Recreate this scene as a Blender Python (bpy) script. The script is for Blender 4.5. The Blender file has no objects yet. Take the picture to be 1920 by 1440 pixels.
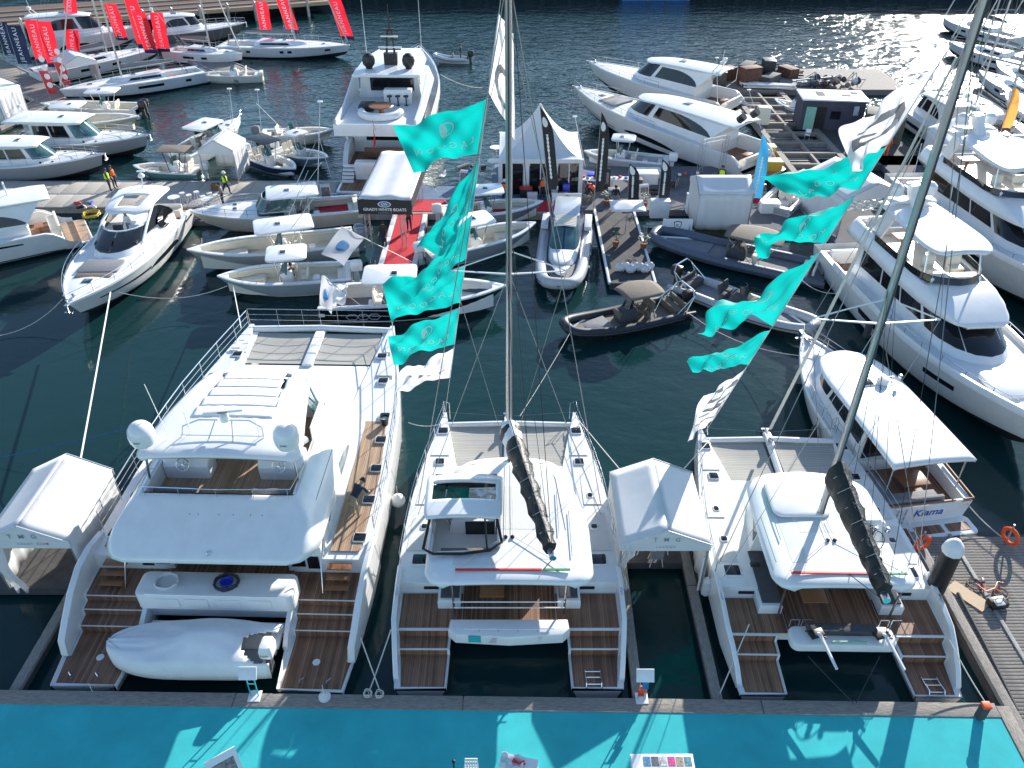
import bpy, math, random
from mathutils import Vector, Matrix
R = math.radians
random.seed(11)
scene = bpy.context.scene
COL = scene.collection

# ---------------------------------------------------------------- camera, sky, sun, exposure
CAMH, FPX, PITCH = 24.0, 1500.0, R(35.8)
cam = bpy.data.objects.new('camera', bpy.data.cameras.new('camera'))
COL.objects.link(cam)
cam.location = (0, 0, CAMH)
cam.rotation_euler = (R(90) - PITCH, 0, 0)
cam.data.sensor_fit = 'HORIZONTAL'
cam.data.sensor_width = 36.0
cam.data.lens = 36.0 * FPX / 1920.0
cam.data.clip_end = 3000
scene.camera = cam

SUN_EL, SUN_AZ = R(21.0), R(31.0)          # azimuth measured from +Y towards +X
world = bpy.data.worlds.new('World')
scene.world = world
world.use_nodes = True
wn = world.node_tree
sky = wn.nodes.new('ShaderNodeTexSky')
sky.sky_type = 'NISHITA'
sky.sun_disc = False
sky.sun_elevation = SUN_EL
sky.sun_rotation = SUN_AZ
sky.air_density = 1.0
sky.dust_density = 0.25
sky.ozone_density = 2.2
bg = wn.nodes['Background']
bg.inputs[1].default_value = 0.135
wn.links.new(sky.outputs[0], bg.inputs[0])
sun = bpy.data.objects.new('sun', bpy.data.lights.new('sun', 'SUN'))
COL.objects.link(sun)
sun.data.energy = 5.0
sun.data.angle = R(0.5)
sun.data.color = (1.0, 0.95, 0.87)
sdir = Vector((math.sin(SUN_AZ) * math.cos(SUN_EL), math.cos(SUN_AZ) * math.cos(SUN_EL), math.sin(SUN_EL)))
sun.rotation_euler = sdir.to_track_quat('Z', 'Y').to_euler()
sun.location = (40, 60, 60)
scene.view_settings.view_transform = 'Standard'
scene.view_settings.look = 'None'
scene.view_settings.gamma = 1.0
scene.view_settings.exposure = 0.9

# ---------------------------------------------------------------- pixel helpers (1920 x 1440 photo pixels)
_s, _c = math.sin(PITCH), math.cos(PITCH)
def P(px, py, z=0.0):
    u, v = (px - 960) / FPX, (py - 720) / FPX
    k = (CAMH - z) / (_s + v * _c)
    return Vector((k * u, k * (_c - v * _s), z))
def PY(px, py, Y):
    u, v = (px - 960) / FPX, (py - 720) / FPX
    k = Y / (_c - v * _s)
    return Vector((k * u, Y, CAMH - k * (_s + v * _c)))
def lerp(a, b, t):
    return a + (b - a) * t
def head(a, b):
    """rotation about z that turns local +y from a to b"""
    return math.atan2(-(b[0] - a[0]), b[1] - a[1])

# ---------------------------------------------------------------- materials
MATS = {}
def mat(name, col, rough=0.5, metal=0.0, var=0.06, scale=3.0, bump=0.0, bscale=None, coat=0.0, trans=0.0, alpha=1.0, sss=0.0, streak=None, spec=0.5):
    if name in MATS:
        return MATS[name]
    m = bpy.data.materials.new(name)
    m.use_nodes = True
    nt = m.node_tree
    b = nt.nodes['Principled BSDF']
    b.inputs['Roughness'].default_value = rough
    b.inputs['Metallic'].default_value = metal
    b.inputs['Specular IOR Level'].default_value = spec
    b.inputs['Coat Weight'].default_value = coat
    b.inputs['Transmission Weight'].default_value = trans
    b.inputs['Alpha'].default_value = alpha
    tc = nt.nodes.new('ShaderNodeTexCoord')
    n = nt.nodes.new('ShaderNodeTexNoise')
    n.inputs['Scale'].default_value = scale
    n.inputs['Detail'].default_value = 6
    n.inputs['Roughness'].default_value = 0.65
    if streak:
        mp = nt.nodes.new('ShaderNodeMapping')
        mp.inputs['Scale'].default_value = streak
        nt.links.new(tc.outputs['Object'], mp.inputs[0])
        nt.links.new(mp.outputs[0], n.inputs['Vector'])
    else:
        nt.links.new(tc.outputs['Object'], n.inputs['Vector'])
    r = nt.nodes.new('ShaderNodeValToRGB')
    c = Vector(col)
    lo, hi = c * (1 - var * 1.6), c * (1 + var)
    r.color_ramp.elements[0].position = 0.3
    r.color_ramp.elements[1].position = 0.7
    r.color_ramp.elements[0].color = (*lo, 1)
    r.color_ramp.elements[1].color = (*[min(x, 1.0) for x in hi], 1)
    nt.links.new(n.outputs['Fac'], r.inputs[0])
    nt.links.new(r.outputs[0], b.inputs['Base Color'])
    if bump:
        n2 = nt.nodes.new('ShaderNodeTexNoise')
        n2.inputs['Scale'].default_value = bscale or scale * 4
        n2.inputs['Detail'].default_value = 4
        nt.links.new(tc.outputs['Object'], n2.inputs['Vector'])
        bp = nt.nodes.new('ShaderNodeBump')
        bp.inputs['Strength'].default_value = bump
        bp.inputs['Distance'].default_value = 0.05
        nt.links.new(n2.outputs['Fac'], bp.inputs['Height'])
        nt.links.new(bp.outputs[0], b.inputs['Normal'])
    MATS[name] = m
    return m

def plank_mat(name, colA, colB, gap, pitch, axis=0, rough=0.6, gapw=0.1, grain=(30, 1.5, 1)):
    """boards along one object axis: seams + per-board tone + grain"""
    m = bpy.data.materials.new(name); m.use_nodes = True
    nt = m.node_tree; L = nt.links
    b = nt.nodes['Principled BSDF']; b.inputs['Roughness'].default_value = rough
    tc = nt.nodes.new('ShaderNodeTexCoord')
    sx = nt.nodes.new('ShaderNodeSeparateXYZ'); L.new(tc.outputs['Object'], sx.inputs[0])
    d = nt.nodes.new('ShaderNodeMath'); d.operation = 'DIVIDE'; d.inputs[1].default_value = pitch
    L.new(sx.outputs[axis], d.inputs[0])
    fl = nt.nodes.new('ShaderNodeMath'); fl.operation = 'FLOOR'; L.new(d.outputs[0], fl.inputs[0])
    fr = nt.nodes.new('ShaderNodeMath'); fr.operation = 'FRACT'; L.new(d.outputs[0], fr.inputs[0])
    wn_ = nt.nodes.new('ShaderNodeTexWhiteNoise'); wn_.noise_dimensions = '1D'; L.new(fl.outputs[0], wn_.inputs['W'])
    mp = nt.nodes.new('ShaderNodeMapping'); mp.inputs['Scale'].default_value = grain; L.new(tc.outputs['Object'], mp.inputs[0])
    n = nt.nodes.new('ShaderNodeTexNoise'); n.inputs['Scale'].default_value = 1; n.inputs['Detail'].default_value = 5; L.new(mp.outputs[0], n.inputs['Vector'])
    n3 = nt.nodes.new('ShaderNodeTexNoise'); n3.inputs['Scale'].default_value = 1.3; n3.inputs['Detail'].default_value = 5; L.new(tc.outputs['Object'], n3.inputs['Vector'])
    a = nt.nodes.new('ShaderNodeMath'); a.operation = 'ADD'; L.new(wn_.outputs['Value'], a.inputs[0]); L.new(n.outputs['Fac'], a.inputs[1])
    a2 = nt.nodes.new('ShaderNodeMath'); a2.operation = 'ADD'; L.new(a.outputs[0], a2.inputs[0]); L.new(n3.outputs['Fac'], a2.inputs[1])
    mr = nt.nodes.new('ShaderNodeMapRange'); mr.inputs[1].default_value = 0.85; mr.inputs[2].default_value = 1.95; L.new(a2.outputs[0], mr.inputs[0])
    mx = nt.nodes.new('ShaderNodeMix'); mx.data_type = 'RGBA'; L.new(mr.outputs[0], mx.inputs[0])
    mx.inputs[6].default_value = (*colA, 1); mx.inputs[7].default_value = (*colB, 1)
    lt = nt.nodes.new('ShaderNodeMath'); lt.operation = 'LESS_THAN'; lt.inputs[1].default_value = gapw; L.new(fr.outputs[0], lt.inputs[0])
    m2 = nt.nodes.new('ShaderNodeMix'); m2.data_type = 'RGBA'; L.new(lt.outputs[0], m2.inputs[0]); L.new(mx.outputs[2], m2.inputs[6]); m2.inputs[7].default_value = (*gap, 1)
    L.new(m2.outputs[2], b.inputs['Base Color'])
    MATS[name] = m
    return m

def glass_mat(name, col, rough=0.04):
    m = mat(name, col, rough, var=0.3, scale=1.2, spec=0.6)
    return m

white = mat('gelcoat_white', (0.79, 0.79, 0.775), 0.26, var=0.045, scale=1.4, coat=0.3)
wdeck = mat('deck_nonskid_white', (0.76, 0.76, 0.745), 0.55, var=0.04, scale=1.6, bump=0.12, bscale=60)
cream = mat('gelcoat_cream', (0.74, 0.69, 0.58), 0.4, var=0.05, scale=2.0)
sgrey = mat('hull_pale_grey', (0.50, 0.53, 0.56), 0.25, var=0.05, scale=1.0, coat=0.4)
navyh = mat('hull_slate_blue', (0.20, 0.25, 0.30), 0.22, var=0.05, scale=1, coat=0.4)
blackh = mat('hull_black', (0.012, 0.013, 0.016), 0.15, var=0.1, scale=1, coat=0.5)
greenh = mat('hull_sea_green', (0.13, 0.27, 0.24), 0.25, var=0.05, scale=1, coat=0.4)
antif = mat('antifouling_dark', (0.02, 0.025, 0.03), 0.6, var=0.3, scale=4)
glass = glass_mat('tinted_glass', (0.012, 0.014, 0.017))
bglass = glass_mat('blue_green_glass', (0.06, 0.14, 0.15))
black = mat('black_plastic', (0.015, 0.015, 0.017), 0.4, var=0.2)
dgrey = mat('dark_grey_fabric', (0.07, 0.072, 0.078), 0.85, var=0.12, scale=5, bump=0.2)
mgrey = mat('mid_grey_cushion', (0.22, 0.22, 0.23), 0.85, var=0.08, scale=5, bump=0.2)
taupe = mat('taupe_canvas', (0.17, 0.14, 0.11), 0.85, var=0.1, scale=4, bump=0.2)
brown = mat('brown_leather', (0.16, 0.08, 0.045), 0.6, var=0.15, scale=5)
steel = mat('stainless_steel', (0.62, 0.63, 0.64), 0.22, metal=1.0, var=0.04)
alu = mat('anodised_aluminium', (0.50, 0.50, 0.50), 0.38, metal=0.85, var=0.06)
wpaint = mat('white_painted_metal', (0.75, 0.75, 0.75), 0.4, var=0.05)
canvas = mat('white_canvas', (0.78, 0.78, 0.77), 0.75, var=0.05, scale=1.2, bump=0.25, bscale=2.5)
pvc = mat('white_pvc_sheet', (0.80, 0.80, 0.80), 0.45, var=0.04, scale=0.8, bump=0.15, bscale=1.6)
rope = mat('rope_pale', (0.60, 0.58, 0.52), 0.9, var=0.15, scale=20)
ropek = mat('rope_dark', (0.04, 0.045, 0.06), 0.9, var=0.2, scale=20)
wire = mat('rigging_wire', (0.30, 0.31, 0.32), 0.35, metal=0.7, var=0.1)
wirek = mat('rigging_black', (0.02, 0.02, 0.022), 0.5, var=0.1)
fend = mat('fender_white', (0.70, 0.70, 0.68), 0.45, var=0.1, scale=6)
sailc = mat('sail_cover_black', (0.014, 0.014, 0.015), 0.5, var=0.25, scale=4, bump=0.6, bscale=9)
sailw = mat('sail_dacron', (0.62, 0.60, 0.55), 0.7, var=0.1, scale=4, bump=0.5, bscale=8)
tramp = plank_mat('trampoline_net', (0.36, 0.345, 0.305), (0.43, 0.415, 0.37), (0.24, 0.23, 0.21), 0.11, 1, 0.9, 0.18, (20, 20, 1))
teal = mat('flag_teal', (0.0, 0.43, 0.39), 0.6, var=0.04, scale=2)
flagw = mat('flag_white', (0.76, 0.76, 0.78), 0.65, var=0.04, scale=2)
redf = mat('flag_red', (0.62, 0.015, 0.035), 0.6, var=0.06, scale=2)
navyf = mat('flag_navy', (0.012, 0.03, 0.10), 0.6, var=0.1, scale=2)
blackf = mat('flag_black', (0.02, 0.018, 0.022), 0.6, var=0.1, scale=2)
bluef = mat('flag_blue', (0.03, 0.22, 0.45), 0.6, var=0.08, scale=2)
orangef = mat('flag_orange', (0.85, 0.36, 0.08), 0.6, var=0.08, scale=2)
letw = mat('lettering_white', (0.82, 0.82, 0.80), 0.6, var=0.02)
letg = mat('lettering_grey', (0.34, 0.35, 0.37), 0.6, var=0.02)
letr = mat('lettering_red', (0.55, 0.03, 0.04), 0.6, var=0.02)
letb = mat('lettering_blue', (0.015, 0.12, 0.42), 0.4, var=0.02)
letk = mat('lettering_black', (0.02, 0.02, 0.02), 0.5, var=0.02)
# cloth lets some sunlight through
def cloth(m, col, w):
    nt = m.node_tree
    b = nt.nodes['Principled BSDF']
    out = nt.nodes['Material Output']
    t = nt.nodes.new('ShaderNodeBsdfTranslucent'); t.inputs[0].default_value = (*col, 1)
    mx = nt.nodes.new('ShaderNodeMixShader'); mx.inputs[0].default_value = w
    nt.links.new(b.outputs[0], mx.inputs[1]); nt.links.new(t.outputs[0], mx.inputs[2]); nt.links.new(mx.outputs[0], out.inputs[0])
cloth(teal, (0.0, 0.50, 0.455), 0.42)
cloth(flagw, (0.75, 0.75, 0.77), 0.5)
cloth(redf, (0.75, 0.02, 0.04), 0.45)
cloth(bluef, (0.04, 0.28, 0.5), 0.4)
cloth(orangef, (0.9, 0.4, 0.1), 0.5)
letf = mat('flag_lettering', (0.82, 0.84, 0.84), 0.6, var=0.02)
letfg = mat('flag_lettering_grey', (0.30, 0.31, 0.33), 0.6, var=0.02)
cloth(letf, (0.85, 0.86, 0.86), 0.5)
cloth(letfg, (0.3, 0.3, 0.32), 0.5)
panel = mat('nonskid_panel', (0.66, 0.66, 0.64), 0.75, var=0.05, scale=2.0, bump=0.15, bscale=70)
cloth(pvc, (0.8, 0.78, 0.74), 0.18)
teak = plank_mat('teak_deck', (0.12, 0.052, 0.027), (0.31, 0.16, 0.09), (0.03, 0.025, 0.02), 0.075, 0, 0.6, 0.1, (25, 1.2, 1))
teakp = plank_mat('teak_deck_pale', (0.34, 0.21, 0.13), (0.50, 0.35, 0.23), (0.09, 0.06, 0.04), 0.075, 0, 0.6, 0.1, (25, 1.2, 1))
wood = mat('varnished_wood', (0.26, 0.11, 0.045), 0.35, var=0.2, scale=3, streak=(30, 2, 2))
ply = mat('plywood', (0.50, 0.36, 0.22), 0.7, var=0.12, scale=2, streak=(20, 2, 2))
timber = mat('weathered_timber', (0.26, 0.235, 0.205), 0.85, var=0.25, scale=2, streak=(2, 14, 14), bump=0.3, bscale=12)
timberx = mat('weathered_timber_cross', (0.27, 0.245, 0.215), 0.85, var=0.28, scale=2, streak=(14, 2, 14), bump=0.3, bscale=12)
conc = mat('pontoon_concrete', (0.34, 0.335, 0.32), 0.9, var=0.18, scale=2.2, bump=0.3, bscale=20)
concl = mat('pontoon_deck_pale', (0.43, 0.39, 0.335), 0.9, var=0.14, scale=1.2, bump=0.2, bscale=14, streak=(1, 6, 1))
dockdark = mat('pontoon_deck_dark', (0.075, 0.072, 0.07), 0.9, var=0.2, scale=2, bump=0.2)
steelb = mat('pontoon_steel_blue', (0.10, 0.17, 0.27), 0.6, var=0.15, scale=2)
carpet = mat('carpet_teal', (0.035, 0.45, 0.47), 0.95, var=0.10, scale=0.7, bump=0.3, bscale=90)
redcarpet = mat('carpet_red', (0.58, 0.03, 0.045), 0.95, var=0.08, scale=2.5, bump=0.3, bscale=60)
gcarpet = mat('carpet_grey', (0.13, 0.13, 0.145), 0.95, var=0.12, scale=2.0)
skin = mat('skin', (0.45, 0.26, 0.18), 0.6, var=0.05)
hivis = mat('hi_vis_yellow', (0.55, 0.85, 0.03), 0.7, var=0.05)
hivo = mat('hi_vis_orange', (0.95, 0.16, 0.03), 0.7, var=0.05)
navy = mat('cloth_navy', (0.02, 0.025, 0.05), 0.85, var=0.1)
khaki = mat('cloth_khaki', (0.32, 0.26, 0.17), 0.85, var=0.1)
clothw = mat('cloth_white', (0.72, 0.72, 0.72), 0.85, var=0.05)
hair = mat('hair_dark', (0.03, 0.02, 0.015), 0.7, var=0.1)
green = mat('leaf_green', (0.05, 0.11, 0.03), 0.6, var=0.35, scale=6)
yellow = mat('yellow_paint', (0.62, 0.38, 0.03), 0.5, var=0.1)
purple = mat('shed_purple', (0.062, 0.064, 0.092), 0.8, var=0.15, scale=1.5)
mint = mat('door_mint', (0.22, 0.48, 0.38), 0.6, var=0.08)
bluep = mat('blue_plastic', (0.03, 0.05, 0.5), 0.35, var=0.1)
redp = mat('red_plastic', (0.65, 0.03, 0.02), 0.4, var=0.1)
orangep = mat('orange_plastic', (0.80, 0.10, 0.02), 0.45, var=0.1)
terracotta = mat('terracotta', (0.25, 0.10, 0.06), 0.8, var=0.1)

# ---------------------------------------------------------------- mesh builder
class MB:
    def __init__(s):
        s.v, s.f, s.m, s.mi = [], [], [], 0
    def add(s, vs, fs):
        o = len(s.v)
        s.v += [tuple(v) for v in vs]
        s.f += [tuple(i + o for i in f) for f in fs]
        s.m += [s.mi] * len(fs)
        return s
    def box(s, c, d, rz=0.0, bev=0.0, rx=0.0, taper=1.0):
        hx, hy, hz = d[0] / 2, d[1] / 2, d[2] / 2
        if bev:
            o = [(-hx, -hy), (hx, -hy), (hx, hy), (-hx, hy)]
            t = MB().prism(o, -hz, hz, bev)
            vs, fs = t.v, t.f
        else:
            vs = [(x * hx * (taper if z > 0 else 1), y * hy * (taper if z > 0 else 1), z * hz) for z in (-1, 1) for x, y in ((-1, -1), (1, -1), (1, 1), (-1, 1))]
            fs = [(3, 2, 1, 0), (4, 5, 6, 7), (0, 1, 5, 4), (1, 2, 6, 5), (2, 3, 7, 6), (3, 0, 4, 7)]
        M = Matrix.Translation(Vector(c)) @ Matrix.Rotation(rz, 4, 'Z') @ Matrix.Rotation(rx, 4, 'X')
        return s.add([M @ Vector(v) for v in vs], fs)
    def prism(s, o, z0, z1, bev=0.0):
        """vertical extrusion of a CCW outline, top (and bottom) edge rounded by bev"""
        o = [Vector((p[0], p[1])) for p in o]
        n = len(o)
        def off(d):
            r = []
            for i in range(n):
                a, b, c = o[i - 1], o[i], o[(i + 1) % n]
                e1, e2 = (b - a), (c - b)
                if e1.length < 1e-6: e1 = e2
                if e2.length < 1e-6: e2 = e1
                e1, e2 = e1.normalized(), e2.normalized()
                n1, n2 = Vector((-e1.y, e1.x)), Vector((-e2.y, e2.x))
                k = n1 + n2
                k = k / max(k.dot(n1), 0.35) if k.length > 1e-6 else n1
                r.append(b + k * d)
            return r
        if bev:
            b = bev
            lev = [(z0, off(b * 0.5)), (z0 + b * 0.5, o), (z1 - b, o), (z1 - 0.3 * b, off(0.3 * b)), (z1, off(b))]
        else:
            lev = [(z0, o), (z1, o)]
        return s.loft([[(p.x, p.y, z) for p in ol] for z, ol in lev])
    def loft(s, secs, closed=True, cap0=True, cap1=True):
        n = len(secs[0]); vs = []; fs = []
        for q in secs: vs += [tuple(p) for p in q]
        for i in range(len(secs) - 1):
            for j in range(n if closed else n - 1):
                k = (j + 1) % n
                fs.append((i * n + j, i * n + k, (i + 1) * n + k, (i + 1) * n + j))
        if cap0: fs.append(tuple(reversed(range(n))))
        if cap1: fs.append(tuple(range((len(secs) - 1) * n, len(secs) * n)))
        return s.add(vs, fs)
    def tube(s, pts, r, n=6, closed=False, flat=1.0):
        pts = [Vector(p) for p in pts]
        rs = r if isinstance(r, (list, tuple)) else [r] * len(pts)
        secs = []
        m = len(pts)
        up = None
        for i in range(m):
            if closed: d = pts[(i + 1) % m] - pts[i - 1]
            else: d = pts[min(i + 1, m - 1)] - pts[max(i - 1, 0)]
            if d.length < 1e-9: d = Vector((0, 0, 1))
            d.normalize()
            if up is None:
                up = Vector((0, 0, 1)) if abs(d.z) < 0.9 else Vector((0, 1, 0))
            a = d.cross(up)
            if a.length < 1e-4: a = d.cross(Vector((1, 0, 0)))
            a.normalize(); b = a.cross(d).normalized(); up = b
            secs.append([pts[i] + a * (math.cos(2 * math.pi * k / n) * rs[i]) + b * (math.sin(2 * math.pi * k / n) * rs[i] * flat) for k in range(n)])
        if closed:
            secs.append(secs[0])
            return s.loft(secs, True, False, False)
        return s.loft(secs)
    def lathe(s, prof, c=(0, 0, 0), n=16, axis='z'):
        secs = []
        for r, h in prof:
            ring = []
            for k in range(n):
                a = 2 * math.pi * k / n
                x, y, z = r * math.cos(a), r * math.sin(a), h
                if axis == 'y': x, y, z = x, h, -y
                if axis == 'x': x, y, z = h, x, y
                ring.append((x + c[0], y + c[1], z + c[2]))
            secs.append(ring)
        return s.loft(secs)
    def grid(s, fn, nu, nv, mask=None):
        vs = [fn(i / nu, j / nv) for j in range(nv + 1) for i in range(nu + 1)]
        fs = []
        for j in range(nv):
            for i in range(nu):
                if mask and not mask((i + .5) / nu, (j + .5) / nv): continue
                a = j * (nu + 1) + i
                fs.append((a, a + 1, a + nu + 2, a + nu + 1))
        return s.add(vs, fs)
    def xf(s, M, i0=0):
        s.v = s.v[:i0] + [tuple(M @ Vector(v)) for v in s.v[i0:]]
        return s
    def build(s, name, m, par=None, ang=35, loc=None, rz=0.0, sol=0.0, sub=0):
        me = bpy.data.meshes.new(name)
        me.from_pydata(s.v, [], s.f)
        for k in (m if isinstance(m, (list, tuple)) else [m]): me.materials.append(k)
        if max(s.m or [0]) > 0: me.polygons.foreach_set('material_index', s.m)
        if ang:
            me.polygons.foreach_set('use_smooth', [True] * len(me.polygons))
            me.set_sharp_from_angle(angle=R(ang))
        me.update()
        o = bpy.data.objects.new(name, me)
        COL.objects.link(o)
        if par is not None: o.parent = par
        if loc is not None: o.location = loc
        if rz: o.rotation_euler = (0, 0, rz)
        if sol:
            k = o.modifiers.new('thick', 'SOLIDIFY'); k.thickness = sol; k.offset = -1
        if sub:
            k = o.modifiers.new('sub', 'SUBSURF'); k.levels = sub; k.render_levels = sub
        return o

def tag(o, label, cat, group=None, kind=None):
    if label: o['label'] = label
    if cat: o['category'] = cat
    if group: o['group'] = group
    if kind: o['kind'] = kind
    return o
def thing(name, label, cat, loc=(0, 0, 0), rz=0.0, group=None):
    o = bpy.data.objects.new(name, None)
    o.empty_display_size = 0.5
    COL.objects.link(o)
    o.location = loc
    o.rotation_euler = (0, 0, rz)
    return tag(o, label, cat, group)
def copy_tree(o, par=None, loc=None, rz=None, label=None):
    c = o.copy()
    COL.objects.link(c)
    if par is not None: c.parent = par
    if loc is not None: c.location = loc
    if rz is not None: c.rotation_euler = (0, 0, rz)
    if label: c['label'] = label
    for ch in list(o.children): copy_tree(ch, c)
    return c

# flat lettering -> mesh data
_txt = {}
def text_mesh(st, size=1.0, sp=1.0):
    k = (st, size, sp)
    if k in _txt: return _txt[k]
    cu = bpy.data.curves.new('t', 'FONT')
    cu.body = st; cu.size = size; cu.align_x = 'CENTER'; cu.align_y = 'CENTER'; cu.space_character = sp
    cu.resolution_u = 3
    cu.offset = 0.014 * size
    o = bpy.data.objects.new('t', cu)
    COL.objects.link(o)
    me = o.to_mesh()
    r = ([tuple(v.co) for v in me.vertices], [tuple(p.vertices) for p in me.polygons])
    o.to_mesh_clear()
    bpy.data.objects.remove(o)
    _txt[k] = r
    return r
def lettering(st, size, fn, m, par, sp=1.0, name='lettering', mirror=False):
    """fn maps flat text coordinates (x, y) to a 3-D point in the parent's frame"""
    v, f = text_mesh(st, size, sp)
    b = MB()
    b.add([fn(-p[0] if mirror else p[0], p[1]) for p in v], [tuple(reversed(q)) for q in f] if mirror else f)
    return b.build(name, m, par, ang=0)
def subtext(st, size, sp=1.0, cuts=1):
    """text with long triangles split so that it bends with cloth"""
    import bmesh
    v, f = text_mesh(st, size, sp)
    me = bpy.data.meshes.new('tmp'); me.from_pydata(v, [], f)
    bm = bmesh.new(); bm.from_mesh(me)
    bmesh.ops.subdivide_edges(bm, edges=[e for e in bm.edges if e.calc_length() > size * 0.25], cuts=cuts)
    bmesh.ops.triangulate(bm, faces=bm.faces)
    bm.verts.index_update()
    r = ([tuple(x.co) for x in bm.verts], [tuple(x.index for x in q.verts) for q in bm.faces])
    bm.free(); bpy.data.meshes.remove(me)
    return r

# ================================================================ generators
class Hull:
    """single hull, local frame: stern at y=0, bow at y=L, waterline z=0"""
    def __init__(s, L, B, fs, fb, rake=0.13, tmax=0.42, stern=0.9, p=2.3, draft=0.45, flare=0.86, sp=1.6, fullness=0.93, drop=None):
        s.drop = drop
        s.L, s.B, s.fs, s.fb, s.rake, s.tmax, s.stern, s.p, s.draft, s.flare, s.sp, s.full = L, B, fs, fb, rake, tmax, stern, p, draft, flare, sp, fullness
    def b(s, y):
        t = min(max(y / s.L, 0), 1)
        if t < s.tmax: h = s.stern + (1 - s.stern) * math.sin(math.pi / 2 * t / s.tmax)
        else: h = 1 - ((t - s.tmax) / (1 - s.tmax)) ** s.p
        return max(s.B / 2 * h, 0.03)
    def zs(s, y):
        t = min(max(y / s.L, 0), 1)
        z = s.fs + (s.fb - s.fs) * t ** s.sp
        if s.drop:
            a, b, lo = s.drop
            k = min(max((y - a) / (b - a), 0), 1); z = lo + (z - lo) * k * k * (3 - 2 * k)
        return z
    def side(s, y, h, sg=1):
        """point on the topside, h = 0 chine .. 1 sheer"""
        t = y / s.L
        b, zs = s.b(y), s.zs(y)
        xc = b * (s.full - (1 - s.flare) * 0.6 - 0.42 * t ** 3)
        zc = 0.06 + zs * 0.42 * t ** 3.2
        x = xc + (b - xc) * (h ** 0.75)
        z = zc + (zs - zc) * h
        yy = y - s.rake * s.L * t ** 5 * (1 - z / zs)
        return Vector((sg * x, yy, z))
    def stations(s, y0=0.0, y1=None, n=18):
        y1 = s.L if y1 is None else y1
        r = [y0 + (y1 - y0) * (1 - (1 - i / (n - 1)) ** 1.35) for i in range(n)]
        if s.drop: r = sorted(r + [q for q in [s.drop[0] + (s.drop[1] - s.drop[0]) * k / 4 for k in range(5)] if y0 < q < y1])
        return r
    def hull(s, par, m, bottom=None, cap=0.1, name='hull', stripe=None):
        mb = MB(); secs = []
        for y in s.stations():
            t = y / s.L
            zk = -s.draft * (1 - t ** 4) + s.zs(y) * 0.25 * t ** 6
            half = [s.side(y, h) for h in (1, 0.66, 0.33, 0.08, 0)]
            kee = Vector((0, y - s.rake * s.L * t ** 5 * 1.05, zk))
            low = half[-1].lerp(kee, 0.5)
            sec = half + [low, kee] + [Vector((-q.x, q.y, q.z)) for q in [low] + half[::-1]]
            secs.append([tuple(q) for q in sec])
        mb.loft(secs, closed=False, cap0=False, cap1=False)
        n = len(secs[0])
        # lower strakes get the bottom paint
        if bottom is not None:
            for k, f in enumerate(mb.f):
                j = k % (n - 1)
                if 3 <= j <= n - 5: mb.m[k] = 1
        mb.add(secs[0], [tuple(range(n))])
        return mb.build(name, [m, bottom or m], par, ang=50)
    def cap(s, par, m, y0=0.0, y1=None, w=0.16, h=0.05, name='gunwale'):
        """raised gunwale / bulwark cap round the sheer"""
        mb = MB()
        y1 = s.L if y1 is None else y1
        for sg in (1, -1):
            secs = []
            for y in s.stations(y0, y1, 16):
                b, z = s.b(y), s.zs(y)
                bi = max(b - w, 0.0)
                secs.append([(sg * (b + 0.015), y, z - 0.06), (sg * (b + 0.02), y, z + h * 0.6), (sg * (b - 0.03), y, z + h), (sg * max(bi, 0.0), y, z + h), (sg * max(bi, 0.0), y, z - 0.06)])
            if sg < 0: secs = [q[::-1] for q in secs]
            mb.loft(secs)
        return mb.build(name, m, par, ang=40)
    def deck(s, par, m, y0, y1=None, drop=0.0, inset=0.03, camber=0.05, name='deck', n=14, nx=6):
        y1 = s.L - 0.02 if y1 is None else y1
        mb = MB(); secs = []
        for y in s.stations(y0, y1, n):
            b, z = max(s.b(y) - inset, 0.01), s.zs(y) - drop
            secs.append([(b * (2 * k / nx - 1), y, z + camber * (1 - (2 * k / nx - 1) ** 2) * min(1, b)) for k in range(nx + 1)])
        mb.loft(secs, closed=False, cap0=False, cap1=False)
        return mb.build(name, m, par, ang=50)
    def well(s, par, mwall, mfloor, y0, y1, zf, w=0.2, name='cockpit_liner', floor='cockpit_floor'):
        """open cockpit: side deck, inner wall, floor"""
        mb, fl = MB(), MB(); A = []; F = []
        for y in s.stations(y0, y1, 14):
            b, z = s.b(y), s.zs(y)
            bi = max(b - w, 0.02)
            A.append((b, bi, max(bi - 0.06, 0.01), y, z))
            F.append([(-max(bi - 0.06, 0.01), y, zf), (max(bi - 0.06, 0.01), y, zf)])
        for sg in (1, -1):
            secs = [[(sg * (b - 0.01), y, z + 0.012), (sg * bi, y, z + 0.015), (sg * c, y, zf)] for b, bi, c, y, z in A]
            if sg < 0: secs = [q[::-1] for q in secs]
            mb.loft(secs, closed=False, cap0=False, cap1=False)
        for k, yy in ((0, y0), (-1, y1)):
            b, bi, c, y, z = A[k]
            mb.box((0, y + (0.04 if k == 0 else -0.04), (z + zf) / 2), (2 * c, 0.08, z - zf))
        fl.loft(F, closed=False, cap0=False, cap1=False)
        mb.build(name, mwall, par, ang=40)
        return fl.build(floor, mfloor, par, ang=0)
    def patch(s, par, m, y0, y1, h0, h1, sg=1, off=0.015, name='hull_window', n=12):
        """dark window / stripe lying on the topside; h0, h1 may be functions of u"""
        mb = MB(); f0 = h0 if callable(h0) else (lambda u: h0); f1 = h1 if callable(h1) else (lambda u: h1)
        secs = []
        for i in range(n + 1):
            u = i / n; y = lerp(y0, y1, u)
            a, b = s.side(y, f0(u), sg), s.side(y, f1(u), sg)
            o = Vector((sg * off, 0, 0))
            secs.append([a, a + o, b + o, b])
        if sg < 0: secs = [q[::-1] for q in secs]
        mb.loft(secs)
        return mb.build(name, m, par, ang=40)
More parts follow.
